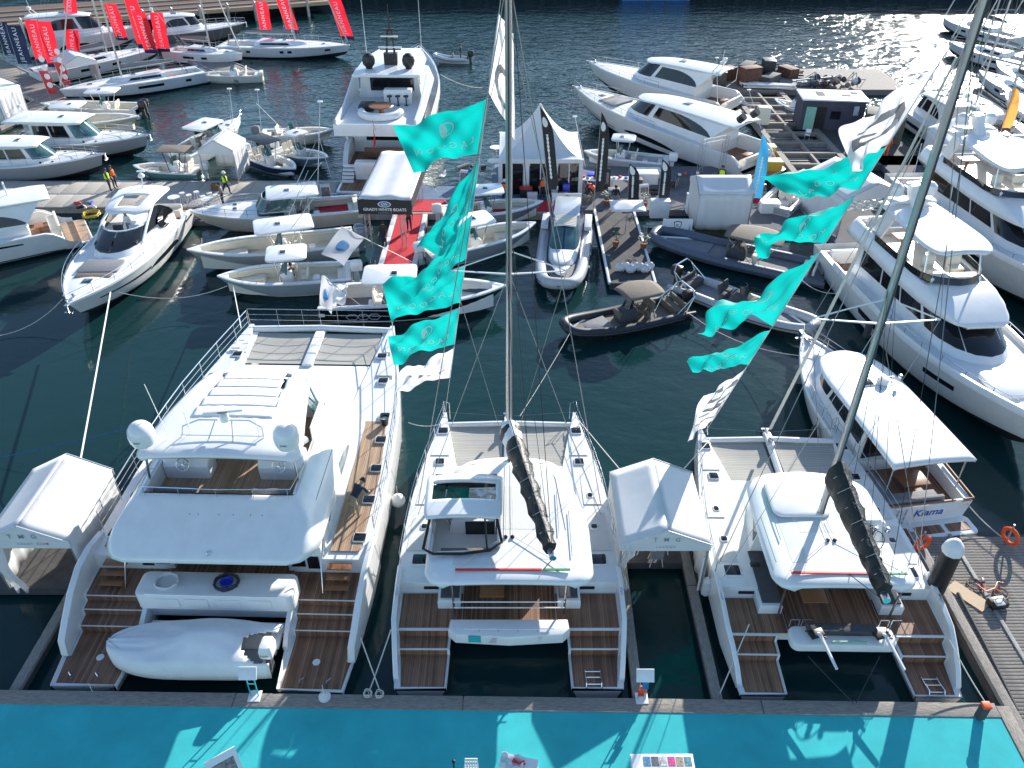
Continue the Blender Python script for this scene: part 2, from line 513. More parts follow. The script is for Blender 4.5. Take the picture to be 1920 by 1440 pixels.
    def rail(s, par, y0, y1, h=0.6, inset=0.1, step=1.2, m=None, mid=1, pulpit=True, r=0.018, name='guard_rail', out=0.0):
        mb = MB()
        ys = s.stations(y0, y1, 14)
        def pt(y, sg, dz): return (sg * max(s.b(y) - inset, 0.0), y + out * (y / s.L) ** 8, s.zs(y) + dz)
        tops = [[pt(y, sg, h) for y in ys] for sg in (1, -1)]
        for k in range(mid + 1):
            hh = h * (1 - k / (mid + 1))
            A = [pt(y, 1, hh) for y in ys]; B = [pt(y, -1, hh) for y in ys]
            if pulpit: mb.tube(A + B[::-1], r if k == 0 else r * 0.6, 5)
            else:
                mb.tube(A, r if k == 0 else r * 0.6, 5); mb.tube(B, r if k == 0 else r * 0.6, 5)
        y = y0
        while y <= y1 + 0.01:
            for sg in (1, -1):
                p, q = pt(y, sg, -0.02), pt(y, sg, h)
                mb.tube([p, q], r * 0.9, 5)
            y += step
        return mb.build(name, m or steel, par)

def ring(yb, yf, wb, wf, nose, z, n=8, side=4, e=1.0, slant=0.0, dz=0.0):
    """closed plan outline (CCW seen from above): right aft -> right side -> round nose -> left side"""
    pts = []
    for i in range(side):
        t = i / side
        pts.append((lerp(wb, wf, t), lerp(yb, yf - nose, t), z + dz * t))
    for k in range(n + 1):
        a = math.pi * k / n
        c, q = math.cos(a), math.sin(a)
        pts.append((wf * math.copysign(abs(c) ** e, c), yf - nose + nose * q ** e, z + dz))
    for i in range(side - 1, -1, -1):
        t = i / side
        pts.append((-lerp(wb, wf, t), lerp(yb, yf - nose, t), z + dz * t))
    return pts

def body(par, rings, m, name='cabin', ang=38):
    mb = MB(); mb.loft(rings)
    return mb.build(name, m, par, ang=ang)

def panes(par, lo, hi, spans, m, f0=0.12, f1=0.9, off=0.02, name='window', taper=None):
    """glass panels lying on the wall between two rings; spans are index ranges"""
    n = len(lo); lo = [Vector(p) for p in lo]; hi = [Vector(p) for p in hi]
    def at(R_, s):
        s = min(max(s, 0), n - 1); i = min(int(s), n - 2); return R_[i].lerp(R_[i + 1], s - i)
    for (a, b) in spans:
        k = max(2, int(math.ceil((b - a) * 2)))
        mb = MB(); secs = []
        for j in range(k + 1):
            s = lerp(a, b, j / k)
            p, q = at(lo, s), at(hi, s)
            ff0, ff1 = f0, f1
            if taper: ff0, ff1 = taper(j / k, f0, f1)
            A, B = p.lerp(q, ff0), p.lerp(q, ff1)
            t = at(lo, s + 0.3) - at(lo, s - 0.3)
            nrm = Vector((t.y, -t.x, 0))
            if nrm.length < 1e-6: nrm = Vector((0, 1, 0))
            nrm.normalize(); nrm = nrm * off
            secs.append([A - nrm, A + nrm, B + nrm, B - nrm])
        mb.loft(secs)
        mb.build(name, m, par, ang=40)

def slab(par, outline, z0, z1, m, bev=0.05, name='roof', crown=0.0):
    mb = MB(); mb.prism(outline, z0, z1, bev)
    return mb.build(name, m, par)

def roof_surf(par, fn, m, nu=24, nv=24, thick=0.1, mask=None, name='roof', ang=40):
    mb = MB(); mb.grid(fn, nu, nv, mask)
    return mb.build(name, m, par, ang=ang, sol=thick)

def rrect(x0, x1, y0, y1, r=0.15, n=4):
    pts = []
    for cx, cy, a0 in ((x1 - r, y0 + r, -90), (x1 - r, y1 - r, 0), (x0 + r, y1 - r, 90), (x0 + r, y0 + r, 180)):
        for k in range(n + 1):
            a = R(a0 + 90 * k / n)
            pts.append((cx + r * math.cos(a), cy + r * math.sin(a)))
    return pts

def hatch(par, x, y, z, w=0.5, d=0.5, m=None, name='hatch', rz=0.0):
    o = MB()
    o.prism(rrect(-w / 2, w / 2, -d / 2, d / 2, 0.06, 2), 0, 0.05, 0.015)
    fr = o.build(name, white, par, loc=(x, y, z), rz=rz)
    MB().prism(rrect(-w / 2 + .04, w / 2 - .04, -d / 2 + .04, d / 2 - .04, 0.05, 2), 0.052, 0.066, 0.006).build('pane', m or glass, fr)
    return fr

def outboard(par, x, y, z, m=black, s=1.0, tilt=0.0, name='outboard_motor'):
    mb = MB()
    mb.loft([[(px * s, py * s, h * s) for px, py in rrect(-w, w, -d, d2, 0.1, 3)] for h, w, d, d2 in ((0.15, .15, .22, .2), (0.25, .24, .36, .28), (0.6, .25, .42, .3), (0.78, .2, .36, .26), (0.84, .1, .2, .14))])
    o = mb.build(name, m, par, loc=(x, y, z))
    o.rotation_euler = (tilt, 0, 0)
    k = MB(); k.box((0, 0, -0.15 * s), (0.16 * s, 0.3 * s, 0.65 * s)); k.box((0, 0.02, -0.62 * s), (0.12 * s, 0.5 * s, 0.3 * s), bev=0.04); k.box((0, 0.3 * s, 0.0), (0.3 * s, 0.2 * s, 0.35 * s))
    k.build('motor_leg', dgrey if m is black else m, o)
    return o

def seat(par, x, y, z, m, w=0.5, d=0.5, hb=0.55, rz=0.0, name='helm_seat', base=True):
    mb = MB(); mb.box((0, 0, 0.06), (w, d, 0.14), bev=0.05)
    if base: mb.box((0, 0, -0.25), (w * .6, d * .6, 0.5))
    o = mb.build(name, m, par, loc=(x, y, z), rz=rz)
    b = MB(); b.box((0, -d / 2 + 0.02, hb / 2 + 0.1), (w, 0.12, hb), bev=0.05, rx=R(10))
    b.build('backrest', m, o)
    return o

def wheel(par, x, y, z, r=0.22, tilt=50, m=steel, name='steering_wheel', spokes=5):
    mb = MB(); mb.tube([(r * math.cos(a), r * math.sin(a), 0) for a in [2 * math.pi * k / 20 for k in range(20)]], 0.018, 5, closed=True)
    for k in range(spokes):
        a = 2 * math.pi * k / spokes
        mb.tube([(0, 0, 0), (r * math.cos(a), r * math.sin(a), 0)], 0.01, 4)
    mb.lathe([(0.05, -.02), (0.05, .03), (0.01, .04)], n=8)
    o = mb.build(name, m, par, loc=(x, y, z)); o.rotation_euler = (R(tilt), 0, 0)
    return o

def fender(par, x, y, z, r=0.13, L=0.6, m=None, ball=False):
    mb = MB()
    if ball: mb.lathe([(0.02, r * 1.1)] + [(r * math.sin(a), r * math.cos(a)) for a in [math.pi * (k + .6) / 9 for k in range(9)]], n=12)
    else: mb.lathe([(0.03, L / 2 + .06), (0.05, L / 2), (r, L / 2 - .1), (r, -L / 2 + .1), (0.05, -L / 2), (.03, -L / 2 - .06)], n=12)
    mb.tube([(0, 0, L / 2), (0, 0, L / 2 + 0.5)], 0.012, 4)
    return mb.build('fender', m or fend, par, loc=(x, y, z))

def line(name, label, pts, r=0.018, m=None, sag=0.0, n=14, cat='rope', group=None):
    pts = [Vector(p) for p in pts]
    if len(pts) == 2 and sag:
        a, b = pts
        pts = [a.lerp(b, k / n) - Vector((0, 0, sag * 4 * (k / n) * (1 - k / n))) for k in range(n + 1)]
    mb = MB(); mb.tube(pts, r, 5)
    o = mb.build(name, m or rope)
    return tag(o, label, cat, group)

# ---------------------------------------------------------------- open boats with a centre console and T-top
def console_boat(name, label, stern, bow, m=sgrey, B=None, top='hard', topm=None, eng=2, engm=None, inner=None, cuddy=False, seatm=None, fs=0.85, fb=1.35, deckcol=None, bottom=None, rods=True, top_c=0.42, top_l=0.25, capm=None, group=None, poles=True, bowpad=True):
    stern, bow = Vector(stern), Vector(bow)
    L = (bow - stern).length
    t = thing(name, label, 'boat', (stern.x, stern.y, 0), head(stern, bow), group)
    inner = inner or cream; seatm = seatm or cream
    B = B or L * 0.31
    H = Hull(L, B, fs, fb, stern=0.93, tmax=0.5, p=2.6, rake=0.14)
    H.hull(t, m, bottom or white)
    zf = 0.32
    yc = L * (0.62 if cuddy else 0.93)
    H.well(t, inner, mgrey if inner is not cream else cream, 0.35, yc, zf, w=0.22)
    H.cap(t, capm or white, w=0.24, h=0.04)
    mb = MB(); mb.box((0, 0.17, H.fs / 2 + .25), (H.b(0) * 2 - 0.1, 0.34, 0.5), bev=0.04); mb.build('transom', inner, t)
    if cuddy:
        H.deck(t, white, yc - 0.05, camber=0.28, name='foredeck')
        for sx in (-0.35, 0.35): hatch(t, sx, L * .74, H.zs(L * .74) + 0.22, .45, .35)
        H.rail(t, L * .55, L * 1.0, h=0.55, inset=0.08, step=L * .12, out=0.3)
        lo, hi = ring(L * .42, yc + .15, B * .36, B * .33, .7, H.zs(yc) + .1), ring(L * .40, yc - .5, B * .33, B * .29, .45, H.zs(yc) + 0.95)
        panes(t, lo, hi, [(0.2, 3.6), (4.2, 7.8), (8.2, 11.8), (12.4, 15.8)], bglass, 0.0, 1.0, off=0.012, name='windscreen')
        fb_ = MB(); fb_.tube(hi, 0.03, 5); fb_.tube(lo, .03, 5); fb_.build('windscreen_frame', wpaint, t)
    else:
        H.deck(t, capm or white, yc - .05, camber=0.05, name='foredeck')
        if bowpad:
            for sg in (1, -1):
                p = MB(); p.prism([(sg * .25 - .25 * (sg < 0) * 0, L * .66), (sg * (H.b(L * .66) - .32), L * .66), (sg * (H.b(L * .84) - .28), L * .84), (sg * .12, L * .84)][::1 if sg > 0 else -1], zf, zf + .42, .05)
                p.build('bow_seat', seatm, t)
    for sg in (1, -1):
        k = MB(); k.tube([(sg * (H.b(y) - .30), y, H.zs(y) - .12) for y in H.stations(.6, min(yc, L * .86), 12)], .07, 6); k.build('coaming_bolster', seatm, t)
        for yy in (.12, .3, .5, .7):
            if L * yy < yc:
                k = MB(); k.lathe([(.035, 0), (.035, .05), (.02, .05)], (sg * (H.b(L * yy) - .12), L * yy, H.zs(L * yy) + .03), 8); k.build('rod_holder', steel, t)
    for yy in (.2, .62):
        k = MB(); k.prism(rrect(-.3, .3, L * yy - .25, L * yy + .25, .06, 2), zf + .002, zf + .02, 0); k.build('floor_hatch', white, t)
    k = MB(); k.box((0, L * .27, zf + .2), (.7, .42, .38), bev=.04); k.build('cool_box', white, t)
    ycs = L * top_c
    c = MB()
    c.loft([[(x, ycs + y, z) for x, y in rrect(-w, w, -a, b, .12, 3)] for z, w, a, b in ((zf, .42, .35, .55), (zf + .75, .42, .35, .5), (zf + 1.0, .36, .3, .25), (zf + 1.05, .3, .25, .15))])
    con = c.build('console', white, t)
    wsl, wsh = ring(ycs - .1, ycs + .45, .42, .36, .25, zf + .85), ring(ycs - .15, ycs + .2, .38, .3, .2, zf + 1.45)
    if not cuddy: panes(t, wsl, wsh, [(1.5, 6.0), (6.2, 9.8), (10, 14.5)], bglass, 0, 1, off=.01, name='windscreen')
    wheel(t, 0, ycs - .42, zf + .85, .2, 60)
    for sx in ((-.3, .3) if not cuddy else (-.55, .55)): seat(t, sx, ycs - 1.0, zf + .55, seatm, .48, .45)
    s2 = MB(); s2.box((0, .6, zf + .25), (B * .62, .45, .4), bev=.06); s2.build('stern_seat', seatm, t)
    if top:
        tl, tw = L * top_l * 1.1, B * .38
        zt = zf + 2.05
        tm = topm or white
        out = rrect(-tw, tw, ycs - tl * .62, ycs + tl * .38 + .25, .35 if top == 'hard' else .08, 4)
        rt = MB(); rt.prism(out, zt, zt + (.14 if top == 'hard' else .05), .06 if top == 'hard' else .02)
        o = rt.build('t_top', tm, t)
        if top == 'hard':
            hatch(o, 0, ycs + .05, zt + .13, .5, .4, glass, 'roof_hatch')
        lg = MB()
        for sx in (-1, 1):
            for a, b_ in ((ycs - .35, ycs - tl * .4), (ycs + .3, ycs + tl * .25)):
                lg.tube([(sx * .46, a, zf), (sx * tw * .75, b_, zt)], .03, 6)
        lg.build('t_top_frame', steel if tm is not dgrey and tm is not taupe else black, t)
        if rods:
            for sx in (-1, 1):
                k = MB(); k.tube([(sx * tw * .8, ycs - tl * .2, zt + .1), (sx * (tw + .9), ycs - tl * .2 - 1.8, zt + 2.6)], [.025, .012], 5); k.build('outrigger_pole', steel, t)
    for k in range(eng):
        outboard(t, (k - (eng - 1) / 2) * .62, -.32, H.fs * .75, engm or white, 1.05)
    return t

# ---------------------------------------------------------------- inflatable boats
def rib(name, label, stern, bow, tubem, B=None, floor=None, bim=None, arch=True, console=True, cab=False, eng=1, seatm=None, r=None, tubes2=None, tilt=0, stripe=True):
    stern, bow = Vector(stern), Vector(bow)
    L = (bow - stern).length
    t = thing(name, label, 'boat', (stern.x, stern.y, 0), head(stern, bow))
    B = B or L * .34
    r = r or L * .034 + .03
    floor = floor or mgrey; seatm = seatm or dgrey
    W = B / 2 - r
    def ctr(k):
        # k 0..1 : stern starboard -> bow -> stern port
        a = abs(k - .5) * 2
        sg = 1 if k < .5 else -1
        y = L * (1 - a ** 2.2)
        x = W * min(1, (1 - (1 - a) ** 2.4)) ** .62
        z = .42 + .42 * max(0, (y / L - .45) / .55) ** 2
        return (sg * x, y, z)
    N = 36
    pts = [ctr(k / N) for k in range(N + 1)]
    rad = [r * (.55 + .45 * min(1, min(k, N - k) / 2.0)) for k in range(N + 1)]
    mb = MB(); mb.tube(pts, rad, 12); mb.build('tube', tubem, t, ang=60)
    if stripe:
        st = MB()
        st.tube([(p[0] * (1 + r * .98 / max(abs(p[0]), .4)) if abs(p[0]) > .4 else p[0], p[1] + (r * .98 if abs(p[0]) <= .4 else r * .3 * (p[1] / L) ** 4), p[2]) for p in pts[1:-1]], .035, 5)
        st.build('rubbing_strake', tubes2 or dgrey, t)
    H = Hull(L * .97, B - 2 * r, .35, .7, stern=1, tmax=.5, p=2.5, rake=.1, draft=.4)
    H.hull(t, white if tubem is not blackh else dgrey)
    H.deck(t, floor, .1, L * .93, drop=.08, camber=0, name='deck_sole')
    zf = .3
    if cab:
        # small cabin with tinted windscreen and folding roof (boat show tender)
        b0 = ring(L * .10, L * .76, W * .86, W * .66, L * .16, .55); b1 = ring(L * .12, L * .70, W * .82, W * .56, L * .14, .98)
        body(t, [b0, b1, ring(L * .14, L * .66, W * .7, W * .46, L * .12, 1.05)], white, 'coaming')
        w0, w1 = ring(L * .14, L * .64, W * .84, W * .66, L * .10, 1.0), ring(L * .16, L * .48, W * .68, W * .58, L * .05, 1.95)
        body(t, [w0, w1], navyf, 'cabin_sides')
        panes(t, w0, w1, [(4.2, 7.85), (8.15, 11.8)], bglass, .05, .95, off=.02, name='windscreen')
        slab(t, rrect(-W * .6, W * .6, L * .04, L * .34, .25), 1.95, 2.05, sgrey, .04, 'roof')
        rf = MB()
        for k in range(7):
            y = L * (.345 + .022 * k); rf.tube([(-W * .5, y, 1.98), (0, y, 2.06), (W * .5, y, 1.98)], .07, 6)
        rf.build('folded_roof', cream, t)
        p = MB(); p.prism(ring_xy(L * .63, L * .80, W * .5, W * .4, L * .08), 1.0, 1.14, .05); p.build('sun_pad', wdeck, t)
        p = MB(); p.prism(ring_xy(L * .80, L * .90, W * .40, W * .25, L * .05), .82, .95, .05); p.build('bow_pad', wdeck, t)
        for sg in (1, -1):
            p = MB(); p.box((sg * (W + .02), L * .2, .95), (.5, L * .2, .3), bev=.06); p.build('side_cushion', white, t)
    elif console:
        yc = L * .5
        c = MB()
        c.loft([[(x, yc + y, z) for x, y in rrect(-w, w, -a, b, .12, 3)] for z, w, a, b in ((zf, .42, .5, .75), (zf + .6, .4, .5, .65), (zf + .95, .36, .35, .2), (zf + 1.0, .3, .3, .1))])
        c.build('console', dgrey if tubem is not sgrey else white, t)
        k = MB(); k.box((0, yc + .62, zf + .55), (.66, .22, .55), bev=.07, rx=R(-18)); k.build('console_seat', taupe, t)
        lo, hi = ring(yc - .2, yc + .3, .4, .34, .2, zf + .95), ring(yc - .25, yc + .1, .36, .28, .15, zf + 1.4)
        panes(t, lo, hi, [(2, 6), (6.2, 9.8), (10, 14)], glass, 0, 1, off=.01, name='windscreen')
        wheel(t, 0, yc - .55, zf + .85, .19, 60, black)
        for sx in (-.3, .3): seat(t, sx, yc - 1.15, zf + .5, seatm, .45, .45)
        k = MB(); k.box((0, L * .12, zf + .22), (W * 1.5, .5, .42), bev=.06); k.box((0, L * .07, zf + .55), (W * 1.5, .14, .4), bev=.05); k.build('stern_bench', seatm, t)
        k = MB(); k.prism(ring_xy(L * .66, L * .86, W * .62, W * .5, L * .1), zf, zf + .28, .05); k.build('bow_pad', taupe if tubem is blackh else mgrey, t)
    if bim:
        yb = L * .42
        def bf(u, v):
            x = (u - .5) * 2; y = (v - .5) * 2
            return (x * W * (.95 - .25 * y * y), yb + y * L * .16, zf + 2.0 - .12 * x * x - .1 * y * y)
        o = roof_surf(t, bf, bim, 10, 8, .03, name='bimini_canopy')
        f = MB()
        for sg in (1, -1):
            for yy in (-.9, 0, .9): f.tube([(sg * W * .95, yb - L * .03, .6), bf(.5 + sg * .48, .5 + yy * .5)], .018, 5)
        f.build('bimini_frame', steel, t)
    if arch:
        a = MB(); ya = L * .08
        a.tube([(W * .95, ya, .6), (W * .85, ya - .5, 1.45), (W * .55, ya - .62, 1.7), (-W * .55, ya - .62, 1.7), (-W * .85, ya - .5, 1.45), (-W * .95, ya, .6)], .045, 6)
        a.tube([(W * .95, ya + .6, .6), (W * .83, ya - .45, 1.4)], .03, 6); a.tube([(-W * .95, ya + .6, .6), (-W * .83, ya - .45, 1.4)], .03, 6)
        a.build('roll_bar', steel if tubem is not blackh else steel, t)
    for k in range(eng): outboard(t, (k - (eng - 1) / 2) * .6, -.1, .55, black, 1.0)
    return t
def ring_xy(*a): return [(p[0], p[1]) for p in ring(*a, 0)]

# ---------------------------------------------------------------- motor yachts
def anchor_gear(t, H):
    a = MB(); L = H.L; z = H.zs(L)
    a.box((0, L - .3, z + .05), (.18, 1.2, .06)); a.box((0, L + .22, z - .16), (.1, .1, .44)); a.box((0, L + .22, z - .4), (.42, .12, .1)); a.lathe([(.1, 0), (.1, .16), (.05, .2)], (0, L - .75, z + .05), 10)
    a.build('anchor_gear', steel, t)

def coupe_yacht(name, label, stern, bow, B=4.4, fs=1.3, fb=2.0, cab=(.22, .72), roof=(.2, .58), zr=3.1, m=None, winm=None, hullwin=(.3, .62), pad=True, cockpit=True, cw=.74, arch=None, sunroof=False, rail=True, hullfn=None, dark_roof=False):
    stern, bow = Vector(stern), Vector(bow)
    L = (bow - stern).length
    t = thing(name, label, 'yacht', (stern.x, stern.y, 0), head(stern, bow))
    m = m or white; g = winm or glass
    H = Hull(L, B, fs, fb, stern=.93, tmax=.42, p=2.5, rake=.11, draft=.6, sp=1.4, drop=(.2, 1.9, .62) if cockpit else None)
    H.hull(t, m, antif)
    H.cap(t, white, y0=L * .05, w=.12, h=.1, name='bulwark')
    yk = L * cab[0]
    zd = H.zs(yk)
    if cockpit:
        H.well(t, white, teak, .9, yk + .2, .75, w=.3)
        p = MB(); p.prism(rrect(-B * .42, B * .42, -.75, .95, .2), .28, .42, .04); o = p.build('swim_platform', white, t)
        p = MB(); p.prism(rrect(-B * .39, B * .39, -.68, .85, .15), .425, .44, 0); p.build('teak_deck', teakp, t)
        p = MB(); p.box((0, 1.25, 1.1), (B * .6, .6, .55), bev=.08); p.box((0, .98, 1.4), (B * .6, .16, .45), bev=.06); p.build('stern_sofa', cream, t)
        p = MB(); p.box((.3, 2.1, 1.25), (.9, .55, .05), bev=.02); p.box((.3, 2.1, 1.0), (.12, .12, .5)); p.build('cockpit_table', wood, t)
    H.deck(t, wdeck, yk, camber=.16, inset=.06)
    w = B / 2 * cw
    y0, y1 = L * cab[0], L * cab[1]
    r0 = ring(y0, y1, w, w * .8, (y1 - y0) * .34, H.zs(y0) - .1, dz=(H.zs(y1) - H.zs(y0)) * .9)
    zt = zr
    ra, rf = L * roof[0], L * roof[1]
    r1 = ring(y0 + .1, y0 + (y1 - y0) * .93, w, w * .76, (y1 - y0) * .32, zd + (zt - zd) * .30, dz=.12)
    r2 = ring(ra + .3, rf, w * .84, w * .62, (rf - ra) * .25, zt - .06)
    body(t, [r0, r1], white, 'cabin')
    if not sunroof: body(t, [r1, r2], white, 'cabin_frame')
    else:
        for sg in (1, -1):
            A = Vector(r1[4]); B = Vector(r2[3]); A.x = abs(A.x) * sg; B.x = abs(B.x) * sg
            k = MB(); k.tube([A + Vector((0, .5, -.05)), A.lerp(B, .5) + Vector((sg * .05, .35, .12)), B + Vector((0, .1, .05)), Vector((sg * w * .8, ra + .3, zt + .02))], [.09, .09, .10, .1], 8); k.build('roof_arch', white, t)
    tpa = lambda q, a, b: (a, lerp(a + .06, b, math.sin(math.pi / 2 * min(1, q * 1.3)) ** .8))
    tpb = lambda q, a, b: tpa(1 - q, a, b)
    panes(t, r1, r2, [(.1, 3.9)], g, .12, .86, off=.03, name='side_window', taper=tpa)
    panes(t, r1, r2, [(12.1, 15.9)], g, .12, .86, off=.03, name='side_window', taper=tpb)
    panes(t, r1, r2, [(4.3, 7.9), (8.1, 11.7)], g, .02 if sunroof else .07, .50 if sunroof else .95, off=.03, name='windscreen')
    if sunroof:
        for fz_, rr in ((.02, .04), (.52, .06)):
            k = MB(); k.tube([Vector(r1[q]).lerp(Vector(r2[q]), fz_) for q in range(4, 13)], rr, 6); k.build('windscreen_frame', white if fz_ > .3 else black, t)
    rw = w * .86
    def rfn(u, v):
        x = (u - .5) * 2
        y = lerp(ra - .4, rf + .25, v)
        hw = rw * (1 - .22 * v ** 2) * (1 - .5 * max(0, (v - .86) / .14) ** 2) * (1 - .12 * max(0, (.1 - v) / .1) ** 2)
        return (x * hw, y, zt + .16 * (1 - x * x) + .10 * math.sin(math.pi * v) - .28 * max(0, v - .75) ** 1.2 * 2)
    msk = (lambda u, v: not (.24 < u < .76 and .42 < v < .82)) if sunroof else None
    roof_o = roof_surf(t, rfn, white, 24, 24, .09, mask=msk)
    if not sunroof:
        hatch(roof_o, 0, lerp(ra, rf, .55), zt + .23, .9, .7, glass, 'roof_hatch')
    if arch:
        a = MB(); ya = ra + .6
        a.tube([(w * .5, ya, zt + .15), (w * .3, ya - .4, zt + .7), (-w * .3, ya - .4, zt + .7), (-w * .5, ya, zt + .15)], .06, 6)
        a.box((0, ya - .4, zt + .85), (1.1, .12, .1)); a.lathe([(.2, .75), (.24, .85), (.2, 1.05), (.05, 1.1)], (w * .22, ya - .4, zt), 10); a.tube([(-.2, ya - .4, zt + .7), (-.2, ya - .5, zt + 1.9)], .02, 5)
        a.build('radar_arch', white, t)
    if hullwin:
        hf = hullfn or (lambda u: .34 + .12 * u, lambda u: .62 + .04 * u - .25 * abs(2 * u - 1) ** 6)
        for sg in (1, -1): H.patch(t, g, L * hullwin[0], L * hullwin[1], hf[0], hf[1], sg)
    if pad:
        p = MB(); yy = lerp(L * cab[1], L, .16)
        z0 = H.zs(yy) + .1
        p.prism(rrect(-w * .62, w * .62, yy - .9, yy + .7, .25), z0, z0 + .16, .06); p.build('sun_pad', mgrey, t)
        p = MB(); p.prism(rrect(-w * .55, w * .55, yy + .72, yy + 1.3, .15), z0, z0 + .12, .05); p.build('sun_pad_end', taupe, t)
        hatch(t, 0, yy + 1.85, H.zs(yy + 1.85) + .14, .6, .6)
    if rail: H.rail(t, L * .45, L * .995, h=.62, inset=.12, step=L * .09, out=.25)
    anchor_gear(t, H)
    return t, H

# ---------------------------------------------------------------- sailing yacht
def sailing_yacht(name, label, stern, bow, m=None, mast=15.0, B=None, boom=True, winmat=None, jib=True, cover=True, coverm=None, fs=1.15, fb=1.4, wins=((.3, .45), (.55, .62))):
    stern, bow = Vector(stern), Vector(bow)
    L = (bow - stern).length
    t = thing(name, label, 'sailing boat', (stern.x, stern.y, 0), head(stern, bow))
    B = B or L * .31
    H = Hull(L, B, fs, fb, stern=.86, tmax=.45, p=2.2, rake=.04, draft=.5, flare=.9, sp=1.2)
    H.hull(t, m or white, antif)
    H.well(t, white, teak, .3, L * .3, .75, w=B * .22)
    H.deck(t, wdeck, L * .3, camber=.1, inset=.03)
    H.cap(t, white, w=.08, h=.06, name='toe_rail')
    ym = L * .58
    r0, r1 = ring(L * .28, L * .72, B * .3, B * .2, L * .14, H.zs(L * .4) - .05), ring(L * .3, L * .66, B * .26, B * .15, L * .13, H.zs(L * .4) + .42)
    body(t, [r0, r1, ring(L * .32, L * .62, B * .18, B * .1, L * .1, H.zs(L * .4) + .5)], white, 'coachroof')
    panes(t, r0, r1, [(.6, 3.9), (12.1, 15.4)], glass, .35, .82, off=.02, name='cabin_window')
    for a, b in wins:
        for sg in (1, -1): H.patch(t, glass, L * a, L * b, .5, .74, sg)
    for yy in (.5, .64, .8): hatch(t, 0, L * yy, (H.zs(L * .4) + .5) if yy < .62 else H.zs(L * yy) + (.3 if yy < .7 else .1), .5, .5)
    k = MB(); k.tube([(0, ym, 1.2), (0, ym, mast * .5), (0, ym - .12, mast)], [.1, .1, .07], 8)
    for hh in (.35, .62): k.tube([(-B * .3 * (1.1 - hh), ym - .2, mast * hh), (0, ym, mast * hh), (B * .3 * (1.1 - hh), ym - .2, mast * hh)], .03, 5)
    k.build('mast', alu, t)
    if boom:
        k = MB(); zb = H.zs(L * .4) + 1.2
        k.tube([(0, ym - .15, zb), (0, L * .2, zb - .02)], .09, 8); k.build('boom', alu, t)
        if cover:
            k = MB(); k.tube([(0, ym - .2, zb + .3), (0, L * .4, zb + .24), (0, L * .21, zb + .14)], [.2, .18, .1], 8); k.build('sail_cover', coverm or mgrey, t)
    w = MB()
    for sg in (1, -1):
        w.tube([(sg * (H.b(ym) - .05), ym - .3, H.zs(ym)), (sg * B * .15, ym - .2, mast * .62), (0, ym - .1, mast * .97)], .012, 4)
        w.tube([(sg * (H.b(0) - .2), .15, H.zs(0)), (0, ym - .12, mast)], .01, 4)
    w.tube([(0, L - .1, fb), (0, ym, mast * .97)], .014, 4)
    w.build('standing_rigging', wire, t)
    if jib:
        k = MB(); k.tube([(0, L - .2, fb + .4), (0, lerp(L, ym, .9), mast * .88)], [.08, .04], 6); k.build('furled_jib', sailw, t)
    H.rail(t, .1, L * .99, h=.6, inset=.08, step=L * .12, r=.012)
    wheel(t, B * .18, L * .14, 1.5, .35, 80, black); wheel(t, -B * .18, L * .14, 1.5, .35, 80, black)
    return t, H

# ---------------------------------------------------------------- marquees, flags, people, plants
def marquee(name, label, c, rz, w, d, he, hr, zb=.5, walls=(1, 1, 0, 0), text=None, fl=None, legs=True, valance=.3, m=None):
    """pitched-roof marquee; ridge along local y; walls = (left, right, back, front)"""
    t = thing(name, label, 'tent', (c[0], c[1], zb), rz)
    hw, hd = w / 2, d / 2
    m = m or pvc
    def side(sg):
        def f(u, v):
            s = lerp(0, 1, u)
            z = lerp(hr, he, s) - .05 * math.sin(math.pi * s) * math.sin(math.pi * v)
            return (sg * hw * s * 1.02, (v - .5) * d * 1.02, z)
        return f
    for sg in (1, -1): roof_surf(t, side(sg), m, 6, 10, .03, name='roof_panel', ang=60)
    for sg, nm in ((-1, 'valance'), (1, 'valance')):
        g = MB(); g.add([(-hw * 1.02, sg * hd * 1.025, he - valance), (hw * 1.02, sg * hd * 1.025, he - valance), (hw * 1.02, sg * hd * 1.025, he), (0, sg * hd * 1.025, hr), (-hw * 1.02, sg * hd * 1.025, he)], [(0, 1, 2, 3, 4)])
        gab = g.build('gable_panel', m, t, ang=0, sol=.015)
    for sg in (-1, 1): tr = MB(); tr.tube([(-hw * 1.03, sg * hd * 1.03, he), (0, sg * hd * 1.03, hr + .01), (hw * 1.03, sg * hd * 1.03, he)], .022, 5); tr.build('edge_trim', alu, t)
    if legs:
        for sx in (-1, 1):
            for sy in (-1, 1):
                k = MB(); k.box((sx * hw * .98, sy * hd * .98, he / 2), (.07, .07, he)); k.build('leg', alu, t)
    spec = (((-hw, -hd), (-hw, hd)), ((hw, -hd), (hw, hd)), ((-hw, hd), (hw, hd)), ((-hw, -hd), (hw, -hd)))
    for k, on in enumerate(walls):
        if not on: continue
        (xa, ya), (xb, yb) = spec[k]
        nx, ny = (yb - ya), -(xb - xa); q = math.hypot(nx, ny)
        def wf(u, v, xa=xa, ya=ya, xb=xb, yb=yb, nx=nx / q, ny=ny / q):
            dd = .04 * math.sin(u * 17 + v * 2) * (1 - v) + .03 * math.sin(u * 41)
            return (lerp(xa, xb, u) + nx * dd, lerp(ya, yb, u) + ny * dd, lerp(.05, he, v))
        mb = MB(); mb.grid(wf, 24, 5); mb.build('wall_panel', m, t, ang=60, sol=.01)
    if text:
        for st, size, dz, mm in text:
            lettering(st, size, lambda x, y, dz=dz: (x, -hd * 1.025 - .022, he + dz + y), mm, t, sp=1.5)
    return t

